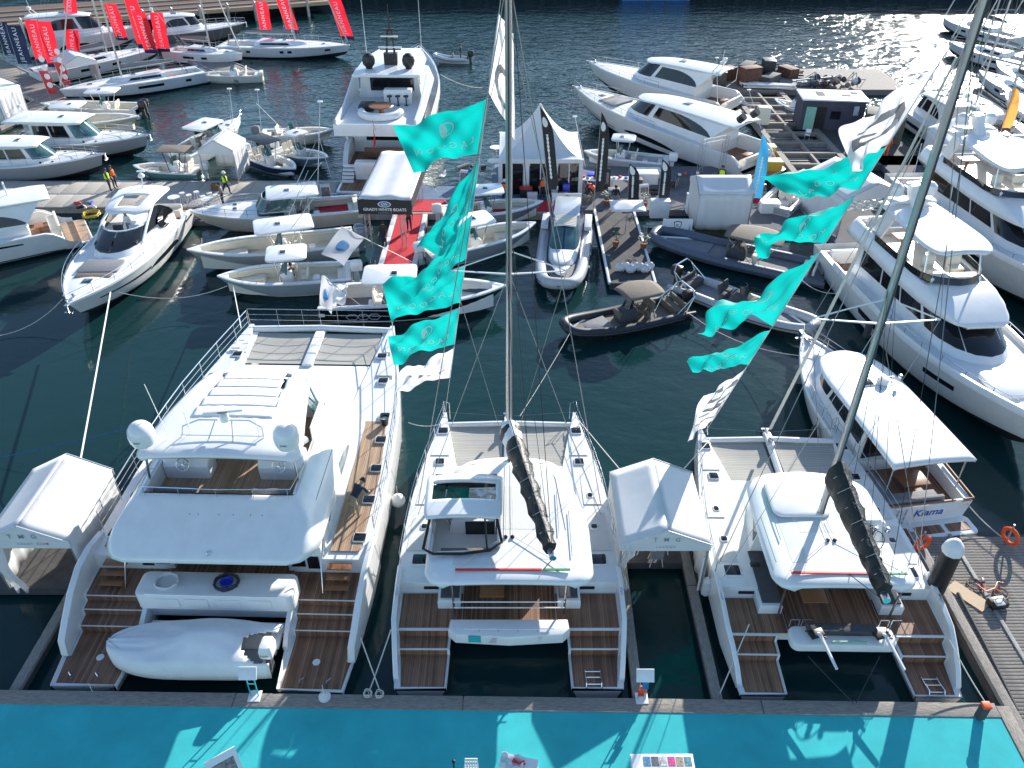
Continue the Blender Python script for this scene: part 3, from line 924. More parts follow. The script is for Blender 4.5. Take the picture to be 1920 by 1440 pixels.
def banner(name, label, base, hgt, w, m, lean=(0, 0), rz=0.0, text=None, tm=None, kind='feather', foot=None, tsize=.4, group=None, mirror=False, sub=None, strip=False):
    """feather / tall rectangular flag on a pole"""
    t = thing(name, label, 'flag', base, rz, group)
    k = MB(); lx, ly = lean
    top = Vector((lx, ly, hgt))
    k.tube([(0, 0, 0), (lx * .5, ly * .5, hgt * .5), top], [.03, .025, .015], 6); k.build('pole', alu, t)
    z0 = hgt * .22
    def f(u, v, o=0.0):
        zz = lerp(z0, hgt * .985, v)
        if kind == 'feather':
            ww = w * min(1, (1 - max(0, (v - .62) / .38) ** 2.2)) * (1 - .25 * max(0, (.12 - v) / .12))
        else: ww = w
        x = lx * zz / hgt + u * ww
        y = ly * zz / hgt + .09 * math.sin(u * 3 + v * 7) * u + .05 * math.sin(v * 15 + u * 4) * u + o
        return (x, y, zz)
    mb = MB(); mb.grid(f, 5, 26)
    fo = mb.build('cloth', m, t, ang=60)
    if foot is not None:
        mb = MB(); mb.grid(lambda u, v: f(u, v * .09, -.012), 5, 3); mb.build('hem_band', foot, t, ang=60)
    if text:
        def tf(x, y):
            # text runs up the pole
            return f(min(max(.45 - y / max(w, .1), .02), .98), min(max(.5 + x / (hgt * .76), 0.01), .99), -.02)
        v, fc = subtext(text, tsize, 1.25)
        b = MB(); b.add([tf(-p[0] if mirror else p[0], p[1]) for p in v], fc); b.build('lettering', tm or letw, t, ang=0)
    if strip:
        mb = MB()
        mb.grid(lambda u, v: f(lerp(.33, .46, u) + (.05 if int(v * 23) % 2 else -.01) * (u - .5) * 2, lerp(.14, .68, v), -.022), 1, 23)
        mb.build('printed_band', letw, t, ang=0)
    if sub:
        mb = MB(); cx, cv, rr = sub
        mb.add([f(cx + rr * math.cos(a), cv + rr * w / (hgt * .76) * math.sin(a) * 1.5, -.022) for a in [2 * math.pi * q / 20 for q in range(20)]], [tuple(range(20))])
        mb.build('emblem', letw, t, ang=0)
    return t

def person(label, loc, rz=0.0, h=1.75, top=None, legs=None, vest=None, hat=None, pose='stand', hairm=None, shoes=None):
    """one continuous skinned body; clothes by region, hair and hat as children"""
    t = thing('person', label, 'person', loc, rz, None)
    s = h / 1.75
    V, E, Rr = [], [], []
    def add(p, r, to=None):
        V.append(Vector(p) * s); Rr.append(r * s)
        if to is not None: E.append((to, len(V) - 1))
        return len(V) - 1
    if pose in ('crouch', 'bend'):
        hip = (0, -.10, .55 if pose == 'crouch' else .92)
        chest = (0, .22, .92) if pose == 'crouch' else (0, .28, 1.18)
        neck = (0, .34, 1.08) if pose == 'crouch' else (0, .48, 1.28)
        headp = (0, .44, 1.2) if pose == 'crouch' else (0, .60, 1.33)
    elif pose == 'sit':
        hip, chest, neck, headp = (0, 0, .5), (0, -.03, .92), (0, 0, 1.08), (0, .02, 1.24)
    else:
        hip, chest, neck, headp = (0, 0, .95), (0, -.01, 1.3), (0, 0, 1.48), (0, .015, 1.62)
    p = add(hip, .15); mid = add(Vector(hip).lerp(Vector(chest), .5), .135, p); c = add(chest, .16, mid); n = add(neck, .06, c)
    hd = add(Vector(neck).lerp(Vector(headp), .45), .07, n); hc = add(headp, .105, hd); add(Vector(headp) + (Vector(headp) - Vector(neck)) * .55, .06, hc)
    for sg in (1, -1):
        sh = add(Vector(neck).lerp(Vector(chest), .35) + Vector((sg * .19, 0, 0)), .07, c)
        if pose in ('crouch', 'bend'):
            el = add(Vector(chest) + Vector((sg * .27, .22, -.2)), .05, sh); wr = add(Vector(chest) + Vector((sg * .16, .42, -.38)), .035, el)
        elif pose == 'sit':
            el = add((sg * .27, .05, .72), .05, sh); wr = add((sg * .18, .28, .62), .035, el)
        else:
            el = add((sg * .27, .03 * sg, 1.13), .048, sh); wr = add((sg * .27, .12 + .08 * sg, .9), .034, el)
        d = (V[wr] - V[el]).normalized() / 1
        hn = add(V[wr] / s + d * .09, .04, wr); add(V[hn] / s + d * .08 + Vector((0, 0, -.01)), .022, hn); add(V[wr] / s + d * .07 + Vector((-sg * .05, .03, 0)), .018, wr)
        if pose == 'crouch': kn, an = (sg * .2, .3, .46), (sg * .17, .0, .1)
        elif pose == 'sit': kn, an = (sg * .12, .42, .5), (sg * .12, .42, .1)
        elif pose == 'walk': kn, an = (sg * .1, sg * .16, .52), (sg * .1, sg * .28 - .1, .09)
        else: kn, an = (sg * .11, .02, .5), (sg * .12, 0, .08)
        th = add(Vector(hip) + Vector((sg * .1, 0, -.04)), .105, p); k = add(kn, .075, th); a = add(an, .05, k)
        add((an[0], an[1] + .14, .045), .045, a)
    me = bpy.data.meshes.new('body'); me.from_pydata(V, E, [])
    o = bpy.data.objects.new('tmp_body', me); COL.objects.link(o)
    o.modifiers.new('skin', 'SKIN')
    for i, sv in enumerate(me.skin_vertices[0].data):
        sv.radius = (Rr[i], Rr[i]); sv.use_root = (i == 0)
    su = o.modifiers.new('sub', 'SUBSURF'); su.levels = 2; su.render_levels = 2
    dg = bpy.context.evaluated_depsgraph_get(); dg.update()
    m2 = bpy.data.meshes.new_from_object(o.evaluated_get(dg))
    bpy.data.objects.remove(o)
    m2.materials.clear()
    top, legs, shoes = top or clothw, legs or navy, shoes or black
    for m in (skin, top, legs, shoes): m2.materials.append(m)
    nk, hp, hdv = Vector(neck) * s, Vector(hip) * s, Vector(headp) * s
    wrs = [V[i] for i in range(len(V))]
    for f in m2.polygons:
        q = f.center
        # nearest skeleton vertex decides the garment
        bi = min(range(len(V)), key=lambda i: (V[i] - q).length - Rr[i])
        lim = len(V)
        if bi in (n, hd, hc, hc + 1): mi = 0
        elif bi in (p,): mi = 2
        elif bi in (mid, c): mi = 1
        else:
            k = (bi - (hc + 2)) % 10
            mi = 1 if k in (0, 1) else (0 if k in (2, 3, 4, 5) else (3 if k == 9 else 2))
        f.material_index = mi; f.use_smooth = True
    b = bpy.data.objects.new('body', m2); COL.objects.link(b); b.parent = t
    # hair or hat
    ax = (Vector(headp) - Vector(neck)).normalized()
    cap = MB()
    prof = [(.112, .0), (.118, .05), (.10, .11), (.06, .15), (.01, .165)]
    if hat: prof = [(.17, .02), (.165, .035), (.122, .045), (.12, .09), (.08, .15), (.01, .16)]
    cap.lathe([(r * s, z * s) for r, z in prof], n=12)
    M = Matrix.Translation(hdv - Vector((0, .012 * s, -.01 * s))) @ ax.to_track_quat('Z', 'Y').to_matrix().to_4x4()
    cap.xf(M); cap.build('hat' if hat else 'hair', hat or hairm or hair, t)
    fc = MB()
    fw = Vector((0, 1, 0)) - ax * ax.y; fw = fw.normalized() if fw.length > .1 else Vector((0, 0, -1))
    for sx in (-.035, .035): fc.box(hdv + fw * .098 * s + Vector((sx, 0, 0)) + ax * .012 * s, (.018 * s, .012 * s, .012 * s))
    fc.build('eyes', black, t)
    if vest:
        vb = MB()
        ca, cb = Vector(hip).lerp(Vector(chest), .1) * s, Vector(neck).lerp(Vector(chest), .3) * s
        d = (cb - ca).normalized(); M = d.to_track_quat('Z', 'Y').to_matrix()
        secs = []
        for k in range(6):
            q = ca.lerp(cb, k / 5); rx, ry = (.205 + .02 * math.sin(k * .6)) * s, .175 * s
            if k == 5: rx, ry = .15 * s, .1 * s
            ring_ = []
            for j in range(14):
                a = 2 * math.pi * j / 14; v = M @ Vector((rx * math.cos(a), ry * math.sin(a), 0))
                if d.z > .95: v = Vector((rx * math.cos(a), ry * math.sin(a), 0))
                ring_.append(q + v)
            secs.append(ring_)
        vb.loft(secs, cap0=False, cap1=False); vb.build('vest', vest, t, ang=60)
    return t

def potted_plant(label, loc, h=1.1, n=70):
    t = thing('potted_plant', label, 'plant', loc)
    MB().lathe([(.16, 0), (.24, .4), (.25, .42), (.2, .42), (.19, .38)], n=14).build('pot', terracotta, t)
    mb, fl = MB(), MB()
    mb.tube([(0, 0, .38), (.02, 0, .75)], .025, 5)
    for k in range(n):
        a, e = random.uniform(0, 6.28), random.uniform(-.3, 1.4)
        r = random.uniform(.12, .42)
        c = Vector((r * math.cos(a) * math.cos(e), r * math.sin(a) * math.cos(e), .78 + r * math.sin(e) * .8))
        d = Vector((math.cos(a + random.uniform(-1, 1)), math.sin(a + random.uniform(-1, 1)), random.uniform(-.2, .8))).normalized() * .11
        q = d.cross(Vector((0, 0, 1))).normalized() * .04
        (fl if k % 6 == 0 else mb).add([c - d, c + q, c + d, c - q], [(0, 1, 2, 3)])
    mb.build('foliage', green, t, ang=0); fl.build('blossom', letw, t, ang=0)
    return t

# ================================================================ setting: water, quays, docks
def water_mat():
    m = bpy.data.materials.new('harbour_water'); m.use_nodes = True
    nt = m.node_tree; L = nt.links
    b = nt.nodes['Principled BSDF']
    b.inputs['Base Color'].default_value = (0.007, 0.032, 0.033, 1)
    b.inputs['Roughness'].default_value = 0.10
    b.inputs['IOR'].default_value = 1.333
    g = nt.nodes.new('ShaderNodeNewGeometry')
    sx = nt.nodes.new('ShaderNodeSeparateXYZ'); L.new(g.outputs['Position'], sx.inputs[0])
    mr = nt.nodes.new('ShaderNodeMapRange'); L.new(sx.outputs[1], mr.inputs[0])      # sheltered berths -> open harbour
    mr.inputs[1].default_value = 48; mr.inputs[2].default_value = 82; mr.inputs[3].default_value = 0.10; mr.inputs[4].default_value = 1.0
    # patches where the breeze reaches the surface
    np_ = nt.nodes.new('ShaderNodeTexNoise'); np_.inputs['Scale'].default_value = 0.045; np_.inputs['Detail'].default_value = 3; L.new(g.outputs['Position'], np_.inputs['Vector'])
    pr = nt.nodes.new('ShaderNodeMapRange'); pr.inputs[1].default_value = .35; pr.inputs[2].default_value = .65; pr.inputs[3].default_value = .55; pr.inputs[4].default_value = 1.15; L.new(np_.outputs['Fac'], pr.inputs[0])
    mul = nt.nodes.new('ShaderNodeMath'); mul.operation = 'MULTIPLY'; L.new(mr.outputs[0], mul.inputs[0]); L.new(pr.outputs[0], mul.inputs[1])
    mx_ = nt.nodes.new('ShaderNodeMapRange'); L.new(sx.outputs[0], mx_.inputs[0])      # lee of the jetties on the left
    mx_.inputs[1].default_value = -26; mx_.inputs[2].default_value = -8; mx_.inputs[3].default_value = 0.42; mx_.inputs[4].default_value = 1.0
    mul2 = nt.nodes.new('ShaderNodeMath'); mul2.operation = 'MULTIPLY'; L.new(mul.outputs[0], mul2.inputs[0]); L.new(mx_.outputs[0], mul2.inputs[1]); mul = mul2
    prev = None
    for sc, dist, st, ax in ((0.42, 0.50, 1.0, (1, 1.5, 1)), (1.7, 0.14, 1.0, (1, 1.6, 1)), (5.5, 0.020, 1.0, (1, 1.3, 1))):
        mp = nt.nodes.new('ShaderNodeMapping'); mp.inputs['Scale'].default_value = ax; mp.inputs['Rotation'].default_value = (0, 0, 0.35); L.new(g.outputs['Position'], mp.inputs[0])
        n = nt.nodes.new('ShaderNodeTexNoise'); n.inputs['Scale'].default_value = sc; n.inputs['Detail'].default_value = 2; n.inputs['Distortion'].default_value = .35; L.new(mp.outputs[0], n.inputs['Vector'])
        bp = nt.nodes.new('ShaderNodeBump'); bp.inputs['Distance'].default_value = dist; L.new(n.outputs['Fac'], bp.inputs['Height']); L.new(mul.outputs[0], bp.inputs['Strength'])
        if prev: L.new(prev.outputs[0], bp.inputs['Normal'])
        prev = bp
    L.new(prev.outputs[0], b.inputs['Normal'])
    return m
mb = MB(); mb.add([(-900, -120, 0), (900, -120, 0), (900, 1500, 0), (-900, 1500, 0)], [(0, 1, 2, 3)])
tag(mb.build('water', water_mat(), ang=0), None, None, kind='structure')

def structure(name, mb, m, par=None, ang=0):
    o = mb.build(name, m, par, ang=ang)
    if par is None: o['kind'] = 'structure'
    return o
def part_at(name, me_src, par, loc, rz=0.0):
    c = me_src.copy(); COL.objects.link(c); c.parent = par; c.location = loc; c.rotation_euler = (0, 0, rz); return c

# --- main promenade with teal carpet (edge runs a touch off square)
DROT = R(-0.85)
def dock_pt(x, y, z=0): return Matrix.Rotation(DROT, 3, 'Z') @ Vector((x, y, z))
mb = MB(); mb.box((-12, 9.0, .22), (54.6, 12.0, .72)); dock = structure('promenade', mb, conc); dock.rotation_euler = (0, 0, DROT); 
mb = MB(); mb.prism([(-39, 3.2), (15.25, 3.2), (15.25, 14.6), (-39, 14.6)], .584, .60, 0); cp = mb.build('teal_carpet', carpet, dock, ang=0)
x = -38.0; first = None; k = 0
for wd in (5.2, 7.4, 6.3, 9.9, 7.4, 9.6, 7.5):
    mb = MB(); mb.box((x + wd / 2, 14.85, .46), (wd - .03, .5, .34), bev=.02); mb.build('edge_beam', timber, dock); x += wd
mb = MB(); mb.box((15.5, 9.2, .46), (.42, 11.6, .34), bev=.02); mb.build('edge_beam', timberx, dock)

# --- timber pier on the right, laid with cross boards
pier = MB(); pier.box((20.7, 15.0, .12), (9.8, 14.9, .5)); pier = structure('timber_pier', pier, dockdark)
bd = MB(); bd.box((0, 0, 0), (9.7, .118, .06), bev=.008)
src = None
for k in range(104):
    y = 7.8 + k * .14
    if src is None:
        src = bd.build('plank', timber, pier, loc=(20.7, y, .41)); base_mesh = src.data
        v2 = src.copy()
    else: part_at('plank', src, pier, (20.7 + random.uniform(-.02, .02), y, .41 + random.uniform(-.006, .006)))
bpy.data.objects.remove(v2)
for xx in (17.45,):
    mb = MB(); mb.box((xx, 15.0, .47), (.14, 14.8, .05), bev=.01); mb.build('cable_channel', conc, pier)
mb = MB(); mb.box((15.98, 15.0, .50), (.34, 14.8, .2), bev=.02); mb.build('edge_beam', timberx, pier)

# --- finger beams that carry the marquees
def finger(name, x0, y0, x1, y1, w=.34, seg=4.2):
    f = thing(name, None, None); 
    bpy.data.objects.remove(f)
    d = Vector((x1 - x0, y1 - y0, 0)); Lt = d.length; rz = head((x0, y0), (x1, y1))
    root = MB(); root.box((0, Lt / 2, .2), (w * .8, Lt, .3)); o = structure(name, root, dgrey); o.location = (x0, y0, 0); o.rotation_euler = (0, 0, rz)
    n = max(1, int(round(Lt / seg)))
    for k in range(n):
        b = MB(); b.box((0, Lt * (k + .5) / n, .42), (w, Lt / n - .03, .16), bev=.015); b.build('deck_beam', timberx, o)
    return o
finger('finger_pontoon', -16.35, 15.35, -16.1, 31.0)
finger('finger_pontoon', 4.1, 15.0, 4.3, 24.6)
finger('finger_pontoon', 6.68, 14.95, 6.75, 24.6)
mb = MB(); mb.box((5.5, 22.7, .28), (2.35, 3.6, .34)); structure('tent_platform', mb, dockdark)
mb = MB(); mb.box((-18.0, 21.9, .28), (3.6, 4.5, .34)); structure('tent_platform', mb, dockdark)

# --- long pontoon across the middle left, pale deck panels
mp_ = MB(); mp_.box((-42, 57.0, .18), (58, 4.9, .5)); mpo = structure('long_pontoon', mp_, conc)
pn = MB(); pn.box((0, 0, 0), (1.26, 2.28, .06), bev=.012); src = None
for k in range(44):
    for r_ in (0, 1):
        p = (-69.5 + k * 1.29, 55.75 + r_ * 2.4, .455)
        if src is None: src = pn.build('deck_panel', concl, mpo, loc=p)
        else: part_at('deck_panel', src, mpo, p)
for yy in (54.5, 56.95, 59.42):
    mb = MB(); mb.box((-42, yy, .47), (57.9, .11, .07)); mb.build('waler', alu if yy > 56 else timber, mpo)
# grey floats and the blue-grey landing behind the superyacht
mb = MB(); mb.box((-20, 53.4, .15), (13, 2.0, .4)); structure('grey_float', mb, gcarpet)
mb = MB(); mb.box((-10, 57.2, .2), (13.6, 2.6, .55)); lo_ = structure('blue_landing', mb, steelb)
# --- red carpet pier and cross pier
mb = MB(); mb.box((-5.3, 54.6, .2), (17.6, 2.4, .54)); rc = structure('cross_pier', mb, conc)
mb = MB(); mb.box((-5.3, 54.75, .49), (17.4, 2.0, .03)); mb.build('red_carpet', redcarpet, rc, ang=0)
mb = MB(); mb.box((-5.3, 53.62, .1), (17.4, .03, .66)); mb.build('red_skirt', redcarpet, rc, ang=0)
mb = MB(); mb.box((-7.25, 47.6, .2), (2.5, 11.4, .5)); rp = structure('red_pier', mb, conc)
mb = MB(); mb.box((-7.25, 47.6, .465), (1.75, 11.3, .03)); mb.build('red_carpet', redcarpet, rp, ang=0)
for sx in (-1, 1):
    for k in range(6):
        b = MB(); b.box((-7.25 + sx * 1.07, 42.9 + k * 1.88, .48), (.32, 1.82, .1), bev=.02); b.build('white_edge', wpaint, rp)
# --- display pontoon (right of the red carpet)
mb = MB(); mb.box((10.2, 58.4, .2), (13.4, 8.6, .5)); dp = structure('display_pontoon', mb, gcarpet)
mb = MB(); mb.box((1.9, 59.6, .2), (6.9, 7.0, .52)); structure('tent_landing', mb, steelb)
mb = MB(); mb.box((7.35, 48.7, .2), (2.7, 11.0, .46)); rbp = structure('dark_pier', mb, dockdark)
for sx in (-1, 1):
    b = MB(); b.box((7.35 + sx * 1.4, 48.7, .42), (.16, 11.0, .16), bev=.02); b.build('white_edge', wpaint, rbp)
mb = MB(); mb.box((18.5, 52.4, .2), (4.6, 3.6, .5)); structure('display_pontoon', mb, gcarpet)
mb = MB(); mb.box((24, 50.5, .2), (5, 7, .5)); structure('display_pontoon', mb, gcarpet)
# --- long timber pier on the right with open frames
fp = MB()
for xx in (22.4, 24.9, 27.3): fp.box((xx, 74, .35), (.5 if xx != 24.9 else .2, 30, .45))
fpo = structure('framed_pier', fp, timberx)
for k in range(11):
    b = MB(); b.box((24.85, 60.3 + k * 2.6, .42), (4.5, .3, .36), bev=.02); b.build('cross_beam', timber, fpo)
dk = MB(); dk.box((0, 0, 0), (2.2, .24, .05), bev=.008); src = None
for sx, x_ in ((0, 23.65), (1, 26.1)):
    for k in range(52):
        if sx == 1 and (k // 9) % 2 == 0: continue
        p = (x_, 60.0 + k * .55, .3)
        if src is None: src = dk.build('board', timber, fpo, loc=p)
        else: part_at('board', src, fpo, p)
mb = MB(); mb.box((30.6, 67.5, .2), (6.4, 9, .5)); structure('work_barge', mb, dockdark)
mb = MB(); mb.box((30, 88, .25), (21, 8, .6)); structure('far_barge', mb, timber)
# --- piers top left
def slope_pier(name, a, b, w, m, pl=None, z=.35, boards=0):
    a, b = Vector(a), Vector(b); Lt = (b - a).length
    mb = MB(); mb.box((0, Lt / 2, z - .2), (w, Lt, .5)); o = structure(name, mb, m); o.location = (a.x, a.y, 0); o.rotation_euler = (0, 0, head(a, b))
    if boards:
        bb = MB(); bb.box((0, 0, 0), (w - .1, Lt / boards * .92, .06), bev=.01); s0 = None
        for k in range(boards):
            p = (0, Lt * (k + .5) / boards, z + .08)
            if s0 is None: s0 = bb.build('board', pl, o, loc=p)
            else: part_at('board', s0, o, p)
    for sx in (-1, 1):
        e = MB(); e.box((sx * (w / 2 + .06), Lt / 2, z), (.16, Lt, .34)); e.build('edge_beam', conc, o)
    return o
slope_pier('timber_jetty', (-28.2, 89.0), (-46.5, 108.5), 3.2, timber, timberx, boards=24)
slope_pier('timber_jetty', (-43.5, 79.5), (-66, 101), 3.4, timber, timber, boards=28)
slope_pier('timber_jetty', (-47.5, 72.5), (-45.6, 82.5), 2.2, timber, timberx, boards=12)
# boardwalk on piles along the top left shore
A, B_ = Vector((-84, 100.5)), Vector((-26.0, 123.8))
Lq = (B_ - A).length; rzq = head(A, B_)
bwk = MB(); bwk.box((-6.2, Lq / 2, 1.45), (12, Lq, .5)); bw = structure('boardwalk', bwk, mat('boardwalk_brown', (.15, .09, .06), .85, var=.2, scale=1, streak=(6, 1, 1))); bw.location = (A.x, A.y, 0); bw.rotation_euler = (0, 0, rzq)
for k in range(9):
    e = MB(); e.box((.05, Lq * (k + .5) / 9, 1.5), (.5, Lq / 9 - .05, .5), bev=.02); e.build('edge_beam', ply, bw)
for k in range(17):
    e = MB(); e.lathe([(.22, -1.5), (.22, 2.3), (.05, 2.5)], (.55, 1.8 + k * 3.6, 0), 10); e.build('pile', alu, bw)
for k in range(3):
    e = MB(); e.box((-1.6 - k * 3.2, Lq / 2, 1.78), (.35, Lq * .96, .16)); e.build('bench_rail', timber, bw)
# quay wall closing the far side of the basin, with fender piles
mb = MB(); mb.box((40, 142, 3.0), (200, 6, 8)); qw = structure('quay_wall', mb, mat('quay_dark', (.045, .045, .045), .9, var=.3, scale=.4))
for k in range(24):
    e = MB(); e.lathe([(.35, -1), (.35, 3.6), (.3, 3.7)], (-26 + k * 4.4, 138.6, 0), 8); e.build('fender_pile', dockdark, qw)
bb = thing('work_barge', 'blue steel barge moored against the far dark quay', 'barge', (22.0, 135.2, 0))
m_ = MB(); m_.box((0, 0, 1.0), (10.4, 3.4, 2.6), bev=.15); m_.build('hull', mat('barge_blue', (.06, .22, .55), .5, var=.1), bb)
for sx in (-1.2, 1.6, 4.9):
    m_ = MB(); m_.box((sx, -1.78, .5), (.18, .12, 2.2)); m_.build('fender_post', timber, bb)
m_ = MB(); m_.box((0, 0, 2.5), (9.6, 2.8, .4), bev=.05); m_.build('deck', dgrey, bb)
# distant shore beyond the quay
mb = MB(); mb.box((0, 260, 4), (700, 200, 8)); structure('far_shore', mb, mat('shore', (.05, .055, .05), .9, var=.3, scale=.05))

# ================================================================ the three catamarans in front
def smooth(x):
    x = min(max(x, 0), 1); return x * x * (3 - 2 * x)
def interp(tab, y):
    if y <= tab[0][0]: return tab[0][1]
    for (a, b), (c, d) in zip(tab, tab[1:]):
        if y <= c: return lerp(b, d, (y - a) / (c - a))
    return tab[-1][1]
def cat_hull(t, xo, xi, zt, ys, sg, draft=.5, zm=.55, m=None):
    secs = []
    for y, top in ys:
        o, i = interp(xo, y), interp(xi, y)
        q = min(1, (o - i) / 1.2)
        sec = [(o, y, top), (o - .01, y, lerp(zm, top, .5)), (o - .04 * q, y, zm * .8), (o - .22 * q, y, 0), (lerp(o, i, .5), y, -draft * q), (i + .2 * q, y, 0), (i + .02 * q, y, zm), (i, y, top)]
        secs.append([(sg * a, b, c) for a, b, c in (sec if sg < 0 else sec[::-1])])
    mb = MB(); mb.loft(secs[::1])
    return mb.build('hull', m or white, t, ang=32)
def pad(t, pts, z, m, name='teak_deck', h=.018):
    mb = MB(); mb.prism(pts, z, z + h, 0); return mb.build(name, m, t, ang=0)
def ccw(p):
    a = sum(p[i - 1][0] * p[i][1] - p[i][0] * p[i - 1][1] for i in range(len(p)))
    return p if a > 0 else p[::-1]

def lifelines(t, pts, h=.62, wires=2, r=.011, top=None, name='guard_rail', m=None, posts=True):
    mb = MB(); pts = [Vector(p) for p in pts]
    for k in range(wires):
        z = h * (1 - k / wires)
        mb.tube([p + Vector((0, 0, z)) for p in pts], (top or r) if k == 0 else r, 5)
    if posts:
        for p in pts: mb.tube([p - Vector((0, 0, .03)), p + Vector((0, 0, h))], .017, 5)
    return mb.build(name, m or steel, t)

def sail_cat(name, label, loc, rz, L=13.2, mast_y=8.4, mast_z0=2.9, boom_end=(1.4, 2.1, 4.5), boom_z=4.5, roof=(2.1, 8.9), rw=(2.85, 2.0), helm='left', bag_len=1.0, mast_top=21.5, wide=0.0):
    t = thing(name, label, 'catamaran', loc, rz)
    k_ = L / 13.2
    xo = [(0, 3.62 + wide), (2, 3.85 + wide), (5 * k_, 3.87 + wide), (8 * k_, 3.75 + wide * .8), (10 * k_, 3.5 + wide * .5), (12 * k_, 3.2), (L, 2.98)]
    xi = [(0, 2.05), (2, 2.0), (5 * k_, 1.9), (9 * k_, 2.1), (11 * k_, 2.45), (12.5 * k_, 2.75), (L, 2.86)]
    ys = [(0, .4), (.04, .48), (1.3, .48), (1.31, .8), (1.85, .8), (1.86, 1.12), (3.5, 1.12), (3.51, 1.62)] + [(lerp(3.8, L, k / 14), 1.62 + .13 * (k / 14) ** 2) for k in range(15)]
    for sg in (1, -1):
        cat_hull(t, xo, xi, None, ys, sg)
        # outer bulwark that sweeps down to the stern
        f = MB(); secs = []
        for y, z in ((.3, .62), (.7, .98), (1.3, 1.3), (2.0, 1.55), (2.8, 1.68), (3.6, 1.74), (4.2, 1.72)):
            o = interp(xo, y); secs.append([(sg * (o + .012), y, .42), (sg * (o + .012), y, z), (sg * (o - .03), y, z + .04), (sg * (o - .16), y, z), (sg * (o - .18), y, .46)][::1 if sg < 0 else -1])
        f.loft(secs); f.build('bulwark', white, t)
        # treads
        o = lambda y: interp(xo, y) - .22
        i_ = lambda y: interp(xi, y) + .09
        pad(t, ccw([(sg * i_(.1), .1), (sg * o(.1), .1), (sg * o(1.2), 1.29), (sg * i_(1.2), 1.29)]), .481, teak)
        pad(t, ccw([(sg * i_(1.3), 1.36), (sg * o(1.3), 1.36), (sg * o(1.75), 1.84), (sg * i_(1.75), 1.84)]), .801, teak)
        pad(t, ccw([(sg * 1.65, 1.95), (sg * o(2.0), 1.95), (sg * o(3.4), 3.42), (sg * 1.65, 3.42)]), 1.121, teak)
        for yy, za, zb in ((1.305, .5, .765), (1.855, .82, 1.085)):
            k = MB(); k.box((sg * (i_(yy) + o(yy)) / 2, yy - .004, (za + zb) / 2), (o(yy) - i_(yy), .014, zb - za)); k.build('teak_riser', teak, t)
        # moulded step and locker recess on the aft face of the side deck
        s = MB(); s.box((sg * 2.85, 3.75, 1.36), (1.1, .5, .5), bev=.06); s.build('boarding_step', white, t)
        s = MB(); s.box((sg * 2.55, 3.49, 1.36), (1.0, .04, .14), bev=.015); s.build('locker_slot', black, t)
        s = MB(); s.box((sg * 2.35, 4.35, 1.85), (.34, .2, .06), bev=.02); s.build('vent', black, t)
        for yy, w, d in ((11.9, .5, .46), (9.9, .44, .42), (7.9, .26, .3), (6.2, .3, .3), (4.55, .62, .55)):
            yy *= k_; hatch(t, sg * lerp(interp(xo, yy), interp(xi, yy), .5 if yy > 9 else .36), yy, 1.625 + .13 * max(0, (yy - 3.8) / (L - 3.8)) ** 2, w, d)
        # stanchions and wires, mooring cleats
        pts = [(sg * (interp(xo, y * k_) - .06), y * k_, 1.63 + .12 * ((y - 4) / 9.2) ** 2) for y in (4.4, 5.8, 7.2, 8.6, 10, 11.4, 12.9)]
        lifelines(t, pts)
        pl = MB(); a = Vector(pts[-1]); tip = Vector((sg * 2.92, L - .08, 1.75))
        pl.tube([a + Vector((0, 0, .62)), tip + Vector((sg * .06, .05, .66)), tip + Vector((-sg * .22, -.1, .66)), tip + Vector((-sg * .25, -.4, .0))], .018, 5); pl.tube([tip, tip + Vector((sg * .04, .05, .66))], .016, 5); pl.build('pulpit', steel, t)
        for yy in (3.0, 12.2 * k_):
            c = MB(); c.box((sg * (interp(xo, yy) - .09), yy, 1.78), (.05, .3, .05)); c.box((sg * (interp(xo, yy) - .09), yy, 1.73), (.05, .08, .1)); c.build('cleat', steel, t)
        for a, b in ((5.0, 7.0), (7.4, 9.2), (10.3, 11.5)):
            a *= k_; b *= k_; q = lambda y, f: sg * lerp(interp(xi, y) + .12, interp(xo, y) - .16, f)
            f0 = .5 if a < 9 else .1
            pad(t, ccw([(q(a, f0), a), (q(a, .97), a), (q(b, .97), b), (q(b, f0 if a < 9 else .1), b)]), 1.622 + .13 * max(0, (b - 3.8) / (L - 3.8)) ** 2, panel, 'nonskid_panel', .006)
    # stern ladder on one platform
    ld = MB()
    for sx in (2.55, 3.05): ld.tube([(sx, .02, .5), (sx, .12, .66), (sx, .55, .54), (sx, .7, .54)], .022, 5)
    for yy in (.14, .4, .62): ld.tube([(2.55, yy, .56), (3.05, yy, .56)], .018, 5)
    ld.build('boarding_ladder', steel, t)
    # bridge deck
    mb = MB(); mb.box((0, 3.75, .9), (4.1, 3.5, .42), bev=.04); mb.build('bridge_deck', white, t)
    mb = MB(); mb.prism([(-2.1, 5.2), (2.1, 5.2), (2.25, 8.5 * k_), (2.35, 9.7 * k_), (-2.35, 9.7 * k_), (-2.25, 8.5 * k_)], .75, 1.64, .04); mb.build('foredeck', white, t)
    pad(t, [(-1.62, 2.12), (1.62, 2.12), (1.62, 5.2), (-1.62, 5.2)], 1.121, teak, 'cockpit_floor')
    # cockpit seats and table
    for sg in (1, -1):
        s = MB(); s.prism(ccw([(sg * 1.7, 2.75), (sg * 2.5, 2.75), (sg * 2.5, 5.3), (sg * 1.7, 5.3)]), 1.11, 1.56, .06); s.build('cockpit_seat', white, t)
        s = MB(); s.prism(ccw([(sg * 1.74, 2.85), (sg * 2.4, 2.85), (sg * 2.4, 5.2), (sg * 1.74, 5.2)]), 1.565, 1.66, .04); s.build('seat_cushion', dgrey, t)
